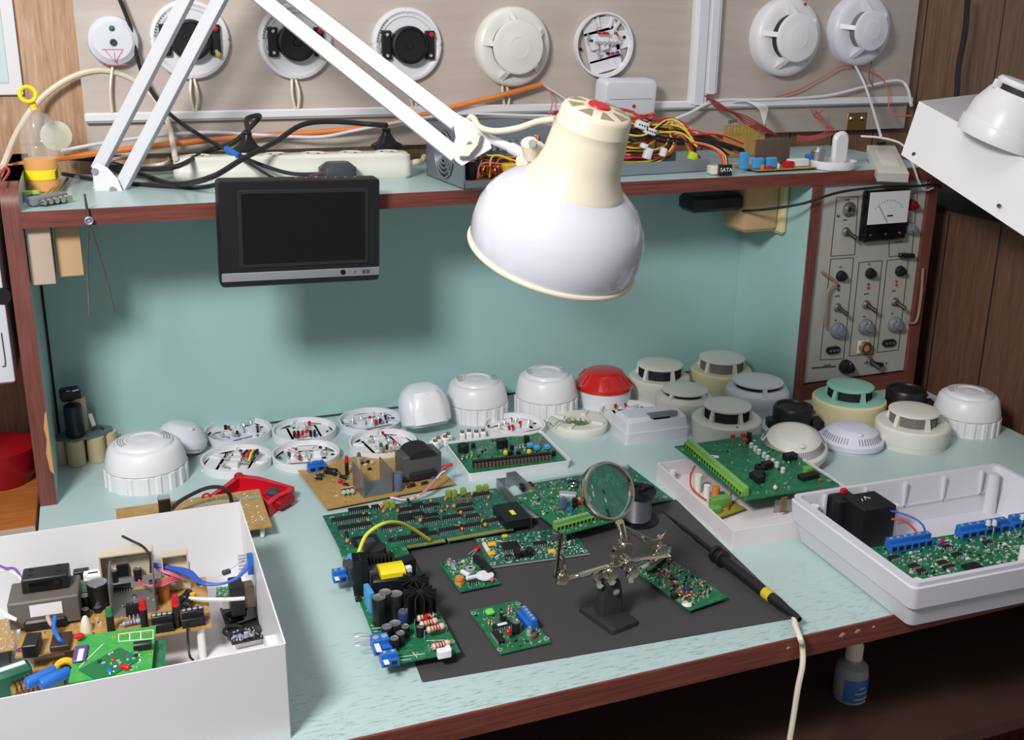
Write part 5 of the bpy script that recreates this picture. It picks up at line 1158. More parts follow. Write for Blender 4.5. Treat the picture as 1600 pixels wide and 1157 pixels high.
mb = B(BLACK); a_, b_ = F.l(*f(1020, 300), .006), F.l(*f(1120, 395), .006); mb.bar(a_, b_, .007, .008, bev=.001); mb.build('ribbon_plug', F.t)
specks(F, 150, [TIN, BLACK, WHITE, TIN], .001, .0028, .002, seed=8); B(WHITE).box((0, 0, -.0012), (F.w*.8, F.d*.8, .0022)).build('spacer', F.t)
p = at(744, 862, z=MZ); t = thing('red_led', 'loose red two-legged lamp lying on the mat above the small square board', 'led', p + Vector((0, 0, .003)), .6)
B(RED).lathe([(0, 0), (.0032, 0), (.0032, .009), (.0022, .012), (0, .0125)], 14, (0, 0, 0), Ry(PI/2 + .2)).build('lens', t)
mb = B(TIN); mb.rod((0, .001, 0), (-.014, .002, -.002), .0005, 5); mb.rod((0, -.001, 0), (-.013, -.003, -.002), .0005, 5); mb.build('lead', t)
# ---- middle card (surface-mount)
f = zz(700, 660, 4.444)
F = Bd('surface_mount_card', 'flat green card with square black chip and yellow capacitors, in the middle of the mat', [(744,846),(890,822),(922,869),(763,886)], .003, PCBD)
for (x, y, a_, b_) in ((435,872,.022,.022),(640,852,.018,.010),(420,942,.010,.007)): chip(F, F.l(*f(x, y)), a_, b_, .0018, 0)
for (x, y, s_) in ((305,855,.010),(300,920,.009),(395,800,.007),(720,905,.009)): blk(F, F.l(*f(x, y)), (s_, s_*.75, .0035), YELC, 'tantalum_capacitor')
mb = B(BLACK); p = F.l(*f(525, 935)); mb.box(p + Vector((-.008, 0, .005)), (.006, .012, .010), bev=.001); mb.box(p + Vector((.008, .001, .005)), (.006, .012, .010), bev=.001); mb.box(p + Vector((0, .002, .003)), (.020, .006, .006)); mb.build('slot_connector', F.t)
blk(F, F.l(*f(265, 880)), (.005, .022, .004), CREAM, 'white_connector'); specks(F, 420, [TIN, WHITE, BEIGEC, TIN, BLACK], .001, .003, .0012, seed=21); holes(F, r=.0022)
B(TIN).box((0, -F.d/2, .0006), (F.w, .0012, .0016)).build('edge_plating', F.t)
B(BLACK).box((0, 0, -.0006), (F.w*.7, F.d*.7, .0010)).build('spacer', F.t)
for (x, y) in ((745, 815), (800, 815)): cap(F, F.l(*f(x, y)), .005, .006, DGREY)
# ---- small square board with blue terminal
f = zz(500, 800, 4.21)
F = Bd('relay_board', 'small green board with a blue terminal block and red lamp, front of the mat', [(734,957),(809,940),(861,1006),(781,1024)], .003, PCBG)
term(F, F.l(*f(1362, 735)), .031, .012, .013, 5, BLUE, math.radians(-90)); chip(F, F.l(*f(1198, 765)), .022, .007, .0035, .05, mark=True); chip(F, F.l(*f(1172, 840)), .021, .0075, .0035, math.radians(-90))
led(F, F.l(*f(1240, 840)), RED, .012, .003, None); cap(F, F.l(*f(1288, 800)), .0045, .014); cap(F, F.l(*f(1375, 810)), .0032, .008, TIN); cap(F, F.l(*f(1195, 715)), .0022, .010); cap(F, F.l(*f(1212, 735)), .0022, .010)
B(M('clear_green', (110, 210, 90), .3)).box(F.l(*f(1118, 675)) + Vector((0, 0, .003)), (.010, .009, .006), bev=.002).build('potentiometer', F.t)
for k, (x, y) in enumerate(((1240,640),(1260,655),(1240,670),(1130,740),(1110,735))): res(F, F.l(*f(x, y)), .006, .0012, 1.2, BEIGEC, .0018)
disc(F, F.l(*f(1410, 830)), .0028, M('rust', (150, 60, 40), .5)); specks(F, 130, [TIN, BLACK, TIN, BEIGEC, REDW], .001, .0028, .002, seed=31); holes(F)
B(BLACK).box((0, 0, -.0006), (F.w*.8, F.d*.8, .0011)).build('spacer', F.t)
# ---- PCI card at the back of the mat, and the terminal board lying on it
f = zz(700, 660, 4.444)
F = Bd('interface_card', 'dark green card with a steel end bracket, at the back of the mat', [(812,757),(985,728),(1047,782),(870,818)], .004, PCBD)
mb = B(ALU); q0, q1 = F.l(*f(375, 400)), F.l(*f(560, 560)); 
mb.box((-F.w/2 - .002, 0, .008), (.0014, F.d*1.12, .020)); mb.box((-F.w/2 - .009, F.d*.56, .008), (.014, .0014, .020)); mb.build('end_bracket', F.t)
mb = B(GOLD); mb.lathe([(0, 0), (.0055, 0), (.0055, .003), (.0035, .003), (.0035, .006), (0, .006)], 16, (-F.w/2 - .003, F.d*.1, .009), Ry(-PI/2)); mb.build('port', F.t)
blk(F, F.l(*f(545, 470)), (.018, .012, .009), BLACK, 'component'); disc(F, F.l(*f(570, 440)), .003); disc(F, F.l(*f(590, 470)), .003)
B(TIN).box((0, F.d/2 - .003, .0017), (F.w*.98, .006, .0004)).build('solder_strip', F.t)
specks(F, 240, [TIN, BLACK, TIN, BEIGEC], .001, .003, .002, seed=41); holes(F)
for u, v in ((.1, .1), (.9, .1), (.1, .9), (.9, .9)): B(WHITE).cyl(F.uv(u, v) - Vector((0, 0, .0016 + .0025)), .003, .0026, 10).build('standoff', F.t)
F = Bd('terminal_board', 'green board with a light green screw terminal row, resting on the steel-bracketed card', [(810,776),(918,750),(954,816),(874,838)], .019, PCBG)
term(F, F.l(*f(900, 705)), .070, .010, .011, 12, TERMG, math.atan2(F.l(954, 812).y - F.l(874, 834).y, F.l(954, 812).x - F.l(874, 834).x))
B(M('dark_frame', (24, 28, 26), .5)).lathe([(.003, 0), (.0075, 0), (.0075, .004), (.003, .004)], 24, F.l(*f(868, 435))).build('coil', F.t); B(M('coil_silver', (140, 140, 140), .3, .8)).torus(F.l(*f(868, 435), .004), .005, .0017, 24, 6).build('coil_winding', F.t)
blk(F, F.l(*f(835, 515)), (.022, .012, .005), TIN, 'crystal_can', math.radians(-40)); blk(F, F.l(*f(795, 600)), (.009, .007, .016), M('slate_blue', (90, 100, 130), .4), 'relay'); blk(F, F.l(*f(880, 595)), (.006, .006, .014), BLACK, 'component'); blk(F, F.l(*f(915, 565)), (.007, .006, .008), OCER, 'component'); blk(F, F.l(*f(845, 615)), (.007, .005, .004), BLUE, 'component')
specks(F, 230, [TIN, BLACK, WHITE, RED, BEIGEC], .001, .003, .0025, seed=42); holes(F)
for u, v in ((.06, .06), (.94, .06), (.06, .94), (.94, .94)): B(SILVER).cyl(F.uv(u, v) - Vector((0, 0, .0016 + .0128)), .0022, .0128, 8).build('standoff', F.t)
# ---- tray with green board
f = zz(660, 540, 4)
cs = [(699,702),(853,684),(886,733),(727,756)]
F = Bd('open_tray', 'shallow white plastic tray holding a green board with a long black connector', cs, 0, None, cat='tray')
F.th = 0; mb = B(WHITE); shell(mb, F.w, F.d, .013, .0022, .006, .002, .003); mb.build('tray', F.t)
F.th = .011; F.t_keep = F.t
B(PCBG).box((0, 0, .0100), (F.w - .010, F.d - .010, .0016)).build('board', F.t)
a_, b_ = F.l(*f(320, 768)), F.l(*f(805, 712)); ac = math.atan2((b_-a_).y, (b_-a_).x); Lc = (b_-a_).length; mc = (a_+b_)/2
mb = B(BLACK); mb.box(mc + Vector((0, .004, .005)), (Lc, .006, .010), rz=ac); n = 22
for k in range(n): p = a_ + (b_-a_)*((k+.5)/n); mb.m(M('contact_tan', (120, 108, 92), .4, .4)).box(p + Vector((0, -.0005, .0035)), (Lc/n*.62, .006, .007), rz=ac)
mb.build('long_connector', F.t)
cap(F, F.l(*f(255, 665)), .0085, .012, BLACK, 'buzzer', MATB); blk(F, F.l(*f(497, 640)), (.016, .010, .014), BLACK, 'relay'); blk(F, F.l(*f(650, 610)), (.007, .007, .012), BLACK, 'component')
for (x, y) in ((520,690),(667,685)): disc(F, F.l(*f(x, y)), .0042, YELC)
for (x, y) in ((672,640),(715,655),(780,650)): blk(F, F.l(*f(x, y)), (.010, .008, .008), M('light_blue', (0,0,0)), 'film_capacitor', bev=.002)
for (x, y) in ((318,640),(355,680),(735,610),(560,655),(550,690),(585,665),(600,690),(820,690)): blk(F, F.l(*f(x, y)), (.006, .005, .008), (BLACK, GREY)[x % 2], 'component')
for (x, y) in ((610,645),(630,640),(640,660),(250,715),(280,705),(310,695)): res(F, F.l(*f(x, y)), .010, .0016, 1.2, M('light_green_part', (170, 200, 170), .5), .003)
specks(F, 130, [TIN, BLACK, TIN, GREY], .001, .003, .003, (.08, .1, .9, .7), seed=51)
# ---- tan board with aluminium heat sink
f = zz(440, 660, 3.858)
F = Bd('tan_power_board', 'tan circuit board with a U-shaped aluminium heat sink and grey transformer', [(467,731),(658,697),(702,759),(505,798)], .004, PCBT)
q0, q1 = F.l(*f(500, 462)), F.l(*f(668, 432)); wH = abs(q1.x - q0.x)
mb = B(ALU); cx_, cy_ = (q0.x+q1.x)/2, q0.y + .024
mb.box((cx_, cy_, F.th + .001), (wH, .046, .0016)); mb.box((cx_ - wH/2, cy_, F.th + .018), (.0016, .046, .036)); mb.box((cx_ + wH/2, cy_, F.th + .018), (.0016, .046, .036)); mb.build('heat_sink', F.t)
p = F.l(*f(850, 345)); p += Vector((0, .016, 0))
mb = B(M('transformer_steel', (92, 94, 96), .5, .3)); mb.box(p + Vector((0, 0, .020)), (.058, .034, .036), bev=.001); mb.build('transformer_core', F.t)
mb = B(MATB); mb.box(p + Vector((0, 0, .008)), (.040, .044, .012), bev=.002); mb.loft([[(p.x + x, p.y + y, F.th + .036 + z) for x, z in [(.020*math.cos(a), .010*math.sin(a)) for a in [PI*k/10 for k in range(11)]]] for y in (-.020, .020)]); mb.build('transformer_coil', F.t)
term(F, F.l(*f(208, 292)), .024, .010, .014, 2, BLUE); led(F, F.l(*f(395, 318)), RED, .030, .0027); led(F, F.l(*f(468, 250)), GREENL, .018, .0027, TIN)
led(F, F.l(*f(600, 190)), GREENL, .018, .0027, TIN)
for (x, y, a, l_, r_, m_) in ((297,320,-.9,.020,.0055,BLACK),(372,345,-.9,.012,.003,BLACK),(362,372,-.9,.011,.0025,RED),(387,385,-.9,.010,.002,BLACK),(225,350,-.6,.010,.004,BLACK),(240,335,-.6,.008,.003,BLACK),(780,395,.1,.012,.0028,BLACK),(860,378,.1,.010,.0022,BLACK)): res(F, F.l(*f(x, y)), l_, r_, a, m_, r_+.001)
for k in range(3): res(F, F.l(*f(375 + 26*k, 440 - 4*k)), .012, .0034, 1.3, M('pale_green_resistor', (160, 200, 180), .5), .006)
cap(F, F.l(*f(702, 410)), .0068, .026, M('slate_blue', (0,0,0))); B(BLUE).ball(F.l(*f(395, 330), .002), .002, 8).build('blue_part', F.t)
for (x, y) in ((520,245),(505,265),(545,250),(490,255),(530,290)): blk(F, F.l(*f(x, y)), (.006, .003, .004), (BLACK, BEIGEC)[x % 2], 'component')
for k, (x, y) in enumerate(((800,358),(822,355),(915,340))): blk(F, F.l(*f(x, y)), (.007, .004, .006), BLACK if k < 2 else BLUE, 'component')
specks(F, 90, [TIN, WHITE, COPPER], .001, .003, .0008, seed=61); holes(F)
for k, m_ in enumerate((PINKW, BLACKW, WHITEW)): B(m_).tube([F.l(*f(655, 445 + 4*k), .002), F.l(*f(740, 462 + 3*k), .001), F.l(*f(830, 440), .003), F.l(*f(900, 385 - 4*k), .012), F.l(*f(960, 300 + 5*k), .022), F.l(*f(985, 275 + 9*k), .024)], .0013, 6).build('wire', F.t)
B(REDW).bar(F.l(*f(965, 275), .022), F.l(*f(1030, 255), .026), .005, .004, bev=.001).build('red_plug', F.t); B(BLACK).box((0, 0, -.001), (F.w*.5, F.d*.4, .002)).build('spacer', F.t)
for u, v in ((.04, .08), (.96, .08), (.04, .92), (.96, .92)): B(TIN).cyl(F.uv(u, v) - Vector((0, 0, .0016 + .0038)), .002, .0038, 8).build('standoff', F.t)

# ---- solder reel
p = at(1004, 822, z=MZ); r0 = .029
t = thing('solder_reel', 'black reel of grey solder standing behind the magnifier', 'solder reel', (p.x, p.y + .018, MZ))
B(BLACK).lathe([(.008, 0), (r0, 0), (r0, .0025), (.013, .003), (.013, .040), (r0*.86, .0405), (r0*.86, .043), (.008, .043)], 40).build('spool', t)
def thr(a, z): return 1
prof = [(.0125, .003)] + [(r_ , .003 + .037*k/36) for k in range(37) for r_ in ((.0180 + (.0010 if k % 2 else 0)),)] + [(.0125, .040)]
B(M('dull_solder', (118, 120, 124), .35, .7)).lathe(prof, 36).build('solder_wire', t, smooth=.2)
B(BLACK).lathe([(.0, .043), (.010, .043), (.010, .048), (.006, .048), (.006, .044), (0, .044)], 24).build('hub', t)
for k in range(4): a = PI/2*k; B(BLACK).box((.016*math.cos(a), .016*math.sin(a), .0445), (.014, .004, .003), rz=a).build('spoke', t)

# ---- helping hands with magnifier
base = at(953, 969, z=MZ); yH = base.y + .004
t = thing('helping_hands', 'helping-hand stand with black cast base, nickel clips and a round magnifier', 'soldering stand', (base.x, yH, MZ)); o0 = t.location.copy()
h = lambda x, y, yy=0: at(x, y, y=yH + yy) - o0
mb = B(M('cast_iron', (36, 36, 38), .75, bump=.4, scale=250))
_q = [at(*c, z=MZ) for c in ((901,956),(943,940),(1003,976),(961,998))]; a0 = math.atan2((_q[1]-_q[0]).y, (_q[1]-_q[0]).x); bw_, bd_ = (_q[1]-_q[0]).length, (_q[2]-_q[1]).length
mb.loft([[(x, y, z) for x, y in [(q[0]*math.cos(a0) - q[1]*math.sin(a0), q[0]*math.sin(a0) + q[1]*math.cos(a0)) for q in rrect(a, b, .004, 3)]] for z, a, b in ((0, bw_, bd_), (.005, bw_*.97, bd_*.98), (.008, bw_*.8, bd_*.85), (.010, .5*bw_, .5*bd_))])
mb.loft([[(x, y + .0, z) for x, y in rrect(a, b, .004, 3)] for z, a, b in ((.007, .029, .020), (.038, .025, .015), (.046, .022, .013), (.051, .012, .010))]); mb.build('cast_base', t)
B(SILVER).lathe([(0, 0), (.004, 0), (.004, .002), (0, .003)], 14, h(962, 925, -.010), FACE).build('set_screw', t)
rodL, rodR = h(886, 905), h(1046, 862, .01)
B(CHROME).rod(rodL, rodR, .0028, 12).build('cross_rod', t)
B(CHROME).rod(h(905, 900, -.004), h(985, 876, -.004), .0036, 12).build('sleeve', t)
def joint(c, s=.0085):
    mb = B(CHROME); mb.ball(c, s*.75, 14); mb.cyl(c + Vector((0, -s*.9, 0)), s*.5, s*1.8, 12, FACE) if False else mb.rod(c + Vector((0, -s, 0)), c + Vector((0, s, 0)), s*.45, 12)
    mb.rod(c + Vector((-s*.2, 0, -s)), c + Vector((.2*s, 0, s)), s*.5, 12); mb.rod(c + Vector((0, -s*1.15, 0)), c + Vector((0, -s, 0)), s*.7, 12, s*.6); mb.rod(c + Vector((-s*.9, 0, s*.2)), c + Vector((s*.9, 0, -.2*s)), s*.36, 10)
    mb.build('ball_joint', t)
for (x, y, yy) in ((876,900,0),(952,893,-.004),(978,878,-.002),(975,852,0),(1030,855,.01),(985,890,-.004)): joint(h(x, y, yy))
def wing(c, ang, s=.011):
    mb = B(CHROME); R = Ry(ang)
    for sg in (-1, 1): mb.loft([[c + R @ Vector((x*sg, yy, z)) for x, z in ((.001, -.002), (s*.7, -.003), (s, .0), (s*.9, .005), (s*.5, .003), (.001, .002))] for yy in (-.0008, .0008)])
    mb.rod(c + Vector((0, -.004, 0)), c + Vector((0, .005, 0)), .003, 10); mb.build('wing_nut', t)
for (x, y, a, yy) in ((950,905,.9,-.012),(933,908,1.2,-.01),(962,860,.4,-.01),(988,897,1.9,-.01),(960,872,1.3,-.01),(1033,842,-.5,0)): wing(h(x, y, yy), a)
mb = B(CHROME); mb.rod(h(953, 893, 0), h(953, 918, 0), .0035, 12); mb.build('upright_pin', t)
mb = B(CHROME); mb.rod(h(978, 878, 0), h(975, 845, 0), .0038, 12); mb.rod(h(975, 845, 0), h(968, 816, 0), .0042, 12, .0048); mb.build('lens_stem', t)
def clip(a, b, nm='alligator_clip'):
    a, b = Vector(a), Vector(b); d = (b-a); L = d.length; mb = B(CHROME); up_ = Vector((0, -1, 0))
    s_ = d.normalized().cross(up_).normalized()
    for sg in (-1, 1):
        mb.loft([[a + d*u + s_*sg*w0 + q for q in (s_*sg*.0012, up_*.004, -s_*sg*.0004 - up_*.0, -up_*.004)] for u, w0 in ((0, .006), (.35, .0035), (.6, .002), (1, .0003))])
        for k in range(5): u = .62 + .07*k; mb.box(a + d*u + s_*sg*.0007, (.0012, .0012, .0012))
    mb.rod(a + d*.4 - up_*.005, a + d*.4 + up_*.005, .0018, 8); mb.build(nm, t)
clip(h(876, 900, -.002), h(876, 832, -.004)); clip(h(1026, 855, .012), h(978, 824, .012)); clip(h(1000, 880, -.012), h(1046, 868, -.022))
# lens
lc = h(949, 768, .0); Rl = 43/FPX*proj(lc + o0)[2]
nz_ = (RM @ Vector((.50, .30, 1.0))).normalized(); RL = nz_.to_track_quat('Z', 'Y').to_matrix()
B(CHROME).lathe([(Rl*.97, -.006), (Rl*1.04, -.006), (Rl*1.07, -.004), (Rl*1.04, 0), (Rl*1.07, .004), (Rl*1.04, .006), (Rl*.97, .006), (Rl*.96, .002), (Rl*.96, -.002)] + [(Rl*.97, -.006)], 56, lc, RL).build('lens_frame', t)
n = 8; prof = [(Rl*.97*k/n, -.0008 - .0022*(1-(k/n)**2)) for k in range(n+1)] + [(Rl*.97*k/n, .0008 + .0022*(1-(k/n)**2)) for k in range(n, -1, -1)]
B(GLASSM).lathe(prof, 56, lc, RL).build('lens', t, smooth=1.0)
# ---- narrow board held by the clips
f = zz(840, 700, 3.126)
F = Bd('narrow_board', 'long narrow green board with many red and orange parts, right of the black stand', [(987,879),(1046,866),(1125,936),(1068,962)], .006, PCBG)
for k in range(34):
    r_ = F.rnd; u, v = r_.uniform(.1, .92), r_.uniform(.12, .85); res(F, F.uv(u, v), .0055, .0013, r_.choice((0, .4, 1.5)), r_.choice((REDW, BEIGEC, BLACK, BLACK, M('brown_part', (120, 70, 50), .5), TIN, OCER)), .0022)
B(M('white_flux', (222, 218, 208), .6)).ball(F.l(*f(730, 765)), .006, 12, (1, 1, .4)).build('white_blob', F.t); blk(F, F.l(*f(728, 700)), (.008, .007, .005), M('navy', (0,0,0)), 'component')
for (x, y) in ((665,735),(655,655),(560,605),(590,580),(610,560)): blk(F, F.l(*f(x, y)), (.007, .006, .006), BLACK, 'component')
for (x, y) in ((698,712),(748,712)): B(COPPER).torus(F.l(*f(x, y), .002), .0035, .0015, 18, 6).build('coil', F.t)
specks(F, 240, [TIN, BLACK, BLACK, BEIGEC, TIN, DGREY, M('brown_part', (120, 70, 50), .5)], .001, .003, .004, seed=71); B(TIN).cyl(F.l(*f(643, 520)), .0018, .009, 8).build('screw', F.t)
B(PCBG).box(F.l(*f(590, 540), .010), (.060, .010, .0012), rot=Euler((.15, 0, .45))).build('riser_board', F.t)
mb = B(BLACK); mb.box((0, 0, -.002), (F.w*.3, F.d*.7, .0038)); mb.build('spacer', F.t)
# ---- probe
A0, A1 = at(1035, 801, z=.010), at(1237, 961, z=.011); dv = (A1-A0); Lp = dv.length
t = thing('test_probe', 'long black test probe with finger guard and yellow ring, right edge of the mat', 'probe', (A0.x, A0.y, .0115), rot=dv.to_track_quat('Z', 'Y').to_euler())
P1 = lambda u: u*Lp
B(BLACK).lathe([(0, 0), (.0008, 0), (.0012, P1(.07)), (.0022, P1(.11)), (.0028, P1(.17)), (.0034, P1(.175)), (.0034, P1(.20)), (.0024, P1(.21)), (.0028, P1(.27)), (.0038, P1(.29)), (.0038, P1(.33)), (.0032, P1(.34)), (.0036, P1(.42)), (.0042, P1(.455)), (.0050, P1(.46)), (.0062, P1(.50)), (.0068, P1(.53)), (.0070, P1(.55)), (.0066, P1(.80)), (.0063, P1(.84)), (.0063, P1(.90)), (.0060, P1(.92)), (.0046, P1(.97)), (.0036, P1(1.0)), (0, P1(1.0))], 28).build('body', t)
B(BLACK).lathe([(.004, P1(.452)), (.0105, P1(.455)), (.0112, P1(.465)), (.0105, P1(.475)), (.0070, P1(.478)), (.0070, P1(.505)), (.0108, P1(.508)), (.0112, P1(.515)), (.0105, P1(.522)), (.0060, P1(.525))], 32).build('finger_guard', t)
B(M('ring_yellow', (196, 180, 40), .5)).lathe([(.0063, P1(.82)), (.0069, P1(.822)), (.0069, P1(.865)), (.0063, P1(.867))], 28).build('yellow_ring', t)
B(BLACK).lathe([(.0034, P1(.97)), (.0046, P1(.98)), (.0042, P1(1.03)), (.0030, P1(1.05))], 16).build('strain_relief', t)
wire('probe_cable', [A1 + dv.normalized()*.004, at(1243, 978, z=.010), at(1251, 1000, z=.006), at(1254, 1012, y=-.622), at(1254, 1040, y=-.628), at(1247, 1075, y=-.63), at(1240, 1120, y=-.63), at(1230, 1180, y=-.63)], .0032, CREAM, 'white cable from the black probe hanging over the front edge of the bench')

# ---- white open box with the big terminal board
hM = zsolve(at(1146, 859, z=0).x, at(1146, 859, z=0).y, 830)
cs = [(1024,724),(1148,830),(1375,795)]; Pn = [at(*c, z=hM) for c in cs]; Pb = Pn[0] + Pn[2] - Pn[1]
ex = (Pn[2]-Pn[1]); ey = (Pn[0]-Pn[1]); rz_ = math.atan2(ex.y, ex.x); wM, dM = ex.length, ey.length; cM = (Pn[0]+Pn[2])/2
t1 = thing('open_white_box', 'shallow open white box under the large green terminal board', 'box', (cM.x, cM.y, 0), rz_)
mb = B(M('pinkish_white', (222, 214, 216), .4, var=.02)); shell(mb, wM, dM, hM, .0025, .002, .0, .0025); mb.build('shell', t1)
for (x, y) in ((.36, -.36), (.36, .40), (-.42, .42), (-.10, .3)): B(WHITE).lathe([(0, .0025), (.005, .0025), (.0045, hM*.75), (.002, hM*.75), (.002, hM*.6), (0, hM*.6)], 16, (x*wM, y*dM, 0)).build('screw_post', t1)
B(ALU).box((.12*wM, -.20*dM, hM*.42), (.0016, .06, hM*.8), rz=1.4).build('metal_plate', t1)
q = lambda px, py, z: Matrix.Rotation(-rz_, 3, 'Z') @ (at(px, py, z=z) - Vector((cM.x, cM.y, 0)))
p = q(1128, 795, .010); B(M('olive_board', (150, 140, 50), .5)).box((p.x, p.y, .008), (.060, .030, .0016), rz=.3).build('small_board', t1)
for (x, y, a_, b_, c_, m_) in ((1125,790,.030,.012,.014,TERMG),(1115,800,.020,.010,.008,TERMG)): p = q(x, y, .01); B(m_).box((p.x, p.y, .009 + c_/2), (a_, b_, c_), rz=.1, bev=.001).build('terminal_block', t1)
for (x, y, r_, h_, m_) in ((1104,772,.0045,.020,WHITE),(1090,762,.0055,.026,M('ivory', (225, 220, 205), .4)),(1118,772,.0055,.018,OCER),(1133,775,.004,.008,RED)): p = q(x, y, .01); B(m_).cyl((p.x, p.y, .003), r_, h_, 16).build('capacitor', t1)
B(REDW).tube([q(1086, 728, .034), q(1079, 745, .026), q(1082, 765, .016), q(1103, 782, .010)], .0013, 6).build('wire', t1); B(REDW).tube([q(1143, 770, .02), q(1140, 780, .016), q(1138, 795, .012)], .0013, 6).build('wire', t1)
f = zz(1020, 660, 5)
F = Bd('large_terminal_board', 'large green board with a long light green terminal strip, across the shallow white box', [(1057,698),(1194,680),(1306,759),(1160,785)], hM + .004, PCBG)
q0, q1 = F.l(*f(262, 190)), F.l(*f(722, 592)); aa = math.atan2((q1-q0).y, (q1-q0).x); Lt = (q1-q0).length
F2 = F; term(F2, (q0+q1)/2 + Vector((.002, .002, 0)), Lt*.98, .011, .013, 22, M('terminal_yellow_green', (120, 170, 76), .4), aa)
for (x, y) in ((622,160),(702,150),(718,190)): led(F, F.l(*f(x, y)), RED, .013, .0035, None)
B(BLACK).lathe([(0, 0), (.005, 0), (.004, .016), (0, .016)], 14, F.l(*f(748, 160))).build('transistor', F.t)
for (x, y) in ((768,205),(800,230),(828,255),(868,280),(895,305),(935,330),(968,355),(1015,400)): blk(F, F.l(*f(x, y)), (.005, .005, .009), M('clear_white', (205, 210, 210), .2), 'jumper_plug', .2)
for (x, y, a_, b_, c_) in ((890,360,.016,.010,.010),(815,440,.020,.012,.010),(830,470,.012,.010,.010),(1215,440,.030,.012,.007),(1070,290,.020,.012,.009)): blk(F, F.l(*f(x, y)), (a_, b_, c_), BLACK, 'black_header', .1)
B(BLACK).lathe([(.003, 0), (.007, 0), (.007, .012), (.003, .012)], 20, F.l(*f(830, 400))).build('ring_magnet', F.t)
blk(F, F.l(*f(1210, 400)), (.012, .010, .010), TERMG, 'green_plug', .1); blk(F, F.l(*f(445, 265)), (.026, .008, .0006), WHITE, 'label_strip', -.65); blk(F, F.l(*f(460, 270), .0006), (.006, .004, .0004), BLUE, 'label_strip', -.65)
disc(F, F.l(*f(955, 530)), .003, CREAM); blk(F, F.l(*f(1310, 460)), (.005, .005, .003), REDW, 'component'); specks(F, 110, [TIN, TIN, WHITE, BLACK, M('brown_part', (120, 70, 50), .5)], .001, .0035, .002, seed=81); holes(F)
B(M('brass_tab', (140, 120, 84), .4, .5)).box(F.l(*f(1042, 590)) + Vector((0, .004, -.012)), (.009, .0014, .022)).build('bracket_tab', F.t)
# ---- large white box, front right
pn = at(1413, 996, z=0); hB = zsolve(pn.x, pn.y, 917)
Pn = [at(1241, 772, z=hB), at(1420, 917, z=hB), None, at(1546, 725, z=hB)]
ex = Pn[3] - Pn[0]; ey = Pn[0] - Pn[1]; rzb = math.atan2(ex.y, ex.x); wB = ex.length + .02; dB = ey.length
exn = ex.normalized(); eyn = Vector((-exn.y, exn.x, 0)); cB = (Pn[0]+Pn[1])/2 + exn*wB/2; cB.z = 0
t = thing('large_open_box', 'large open white plastic box at the front right, overhanging the bench edge', 'box', (cB.x, cB.y, .0005), rzb)
mb = B(M('enclosure_white', (206, 205, 212), .42, var=.02))
L = [(0, -.016, 0), (.002, -.012, 0), (hB*.46, -.006, 0), (hB*.48, -.002, 0), (hB*.9, 0, 0), (hB*.92, -.002, 0), (hB, -.002, 0), (hB, -.008, 0), (hB*.93, -.009, 0), (hB*.5, -.012, 0), (.004, -.020, 0)]
mb.loft([[(x, y, z) for x, y in rrect(wB + 2*o_, dB + 2*o_, .008, 5)] for z, o_, _ in L]); mb.build('shell', t)
EW = M('enclosure_white', (0,0,0))
for k in range(5): B(EW).box((-wB/2 + .045 + k*.062, dB/2 - .012, hB*.5), (.003, .006, hB*.92)).build('rib', t)
B(EW).box((0, dB/2 - .013, hB*.42), (wB - .03, .004, .003)).build('ledge', t)
for (x, y) in ((-.42, .42), (-.42, -.40), (-.12, .3), (.1, -.3)): B(WHITE).lathe([(0, .003), (.0062, .003), (.0052, hB*.82), (.0022, hB*.82), (.0022, hB*.7), (0, hB*.7)], 18, (x*wB, y*dB, 0)).build('screw_post', t)
B(EW).lathe([(0, .003), (.009, .003), (.007, hB*.96), (0, hB*.96)], 18, (wB/2 - .028, dB/2 - .026, 0)).build('screw_post', t)
ql2 = lambda px, py, z: Matrix.Rotation(-rzb, 3, 'Z') @ (at(px, py, z=z) - Vector((cB.x, cB.y, 0)))
f = zz(1220, 700, 3.126)
# black transformer block
a_ = ql2(*f(430, 495), .022)
tb = thing('black_transformer', 'black rectangular transformer block inside the large open box', 'transformer', at(*f(405, 462), z=.012) + Vector((.010, .010, -.008)), rzb)
mb = B(BLACK); mb.box((0, 0, .030), (.048, .044, .060), bev=.0015); mb.box((-.018, .026, .028), (.032, .026, .056), bev=.0015); mb.build('block', tb)
mb = B(WHITE); mb.bar((-.004, .002, .0602), (-.001, .010, .0602), .0008, .0004); mb.bar((-.001, .010, .0602), (.004, .003, .0602), .0008, .0004); mb.bar((-.008, .006, .0602), (-.010, .0, .0602), .0008, .0004); mb.build('mark', tb)
B(RED).box((-.012, .036, .058), (.008, .006, .007), bev=.001).build('fuse', tb)
zbd = .030
F = Bd('relay_control_board', 'dark green board with bright blue terminal blocks inside the large open box', [(*f(470, 500),), (*f(1300, 352),), (*f(1455, 530),), (*f(625, 655),)], zbd, PCBG)
for (xa, ya, xb2, yb2, n) in ((535,515,740,480,6),(880,450,1112,408,6),(1135,400,1262,380,4)):
    q0, q1 = F.l(*f(xa, ya)), F.l(*f(xb2, yb2)); aa = math.atan2((q1-q0).y, (q1-q0).x); term(F, (q0+q1)/2 + Vector((0, .006, 0)), (q1-q0).length, .013, .015, n, BLUE, aa)
for (x, y) in ((1005,425),(1035,425),(1172,395)): led(F, F.l(*f(x, y)), M('clear_white', (0,0,0)), .020, .003, None)
for (x, y, a_, b_) in ((650,585,.012,.009),(685,610,.010,.008),(550,545,.014,.008),(790,570,.012,.009),(860,530,.012,.009),(935,590,.022,.016),(810,490,.010,.007),(820,590,.016,.007),(1010,470,.012,.008)): chip(F, F.l(*f(x, y)), a_, b_, .0022, .1)
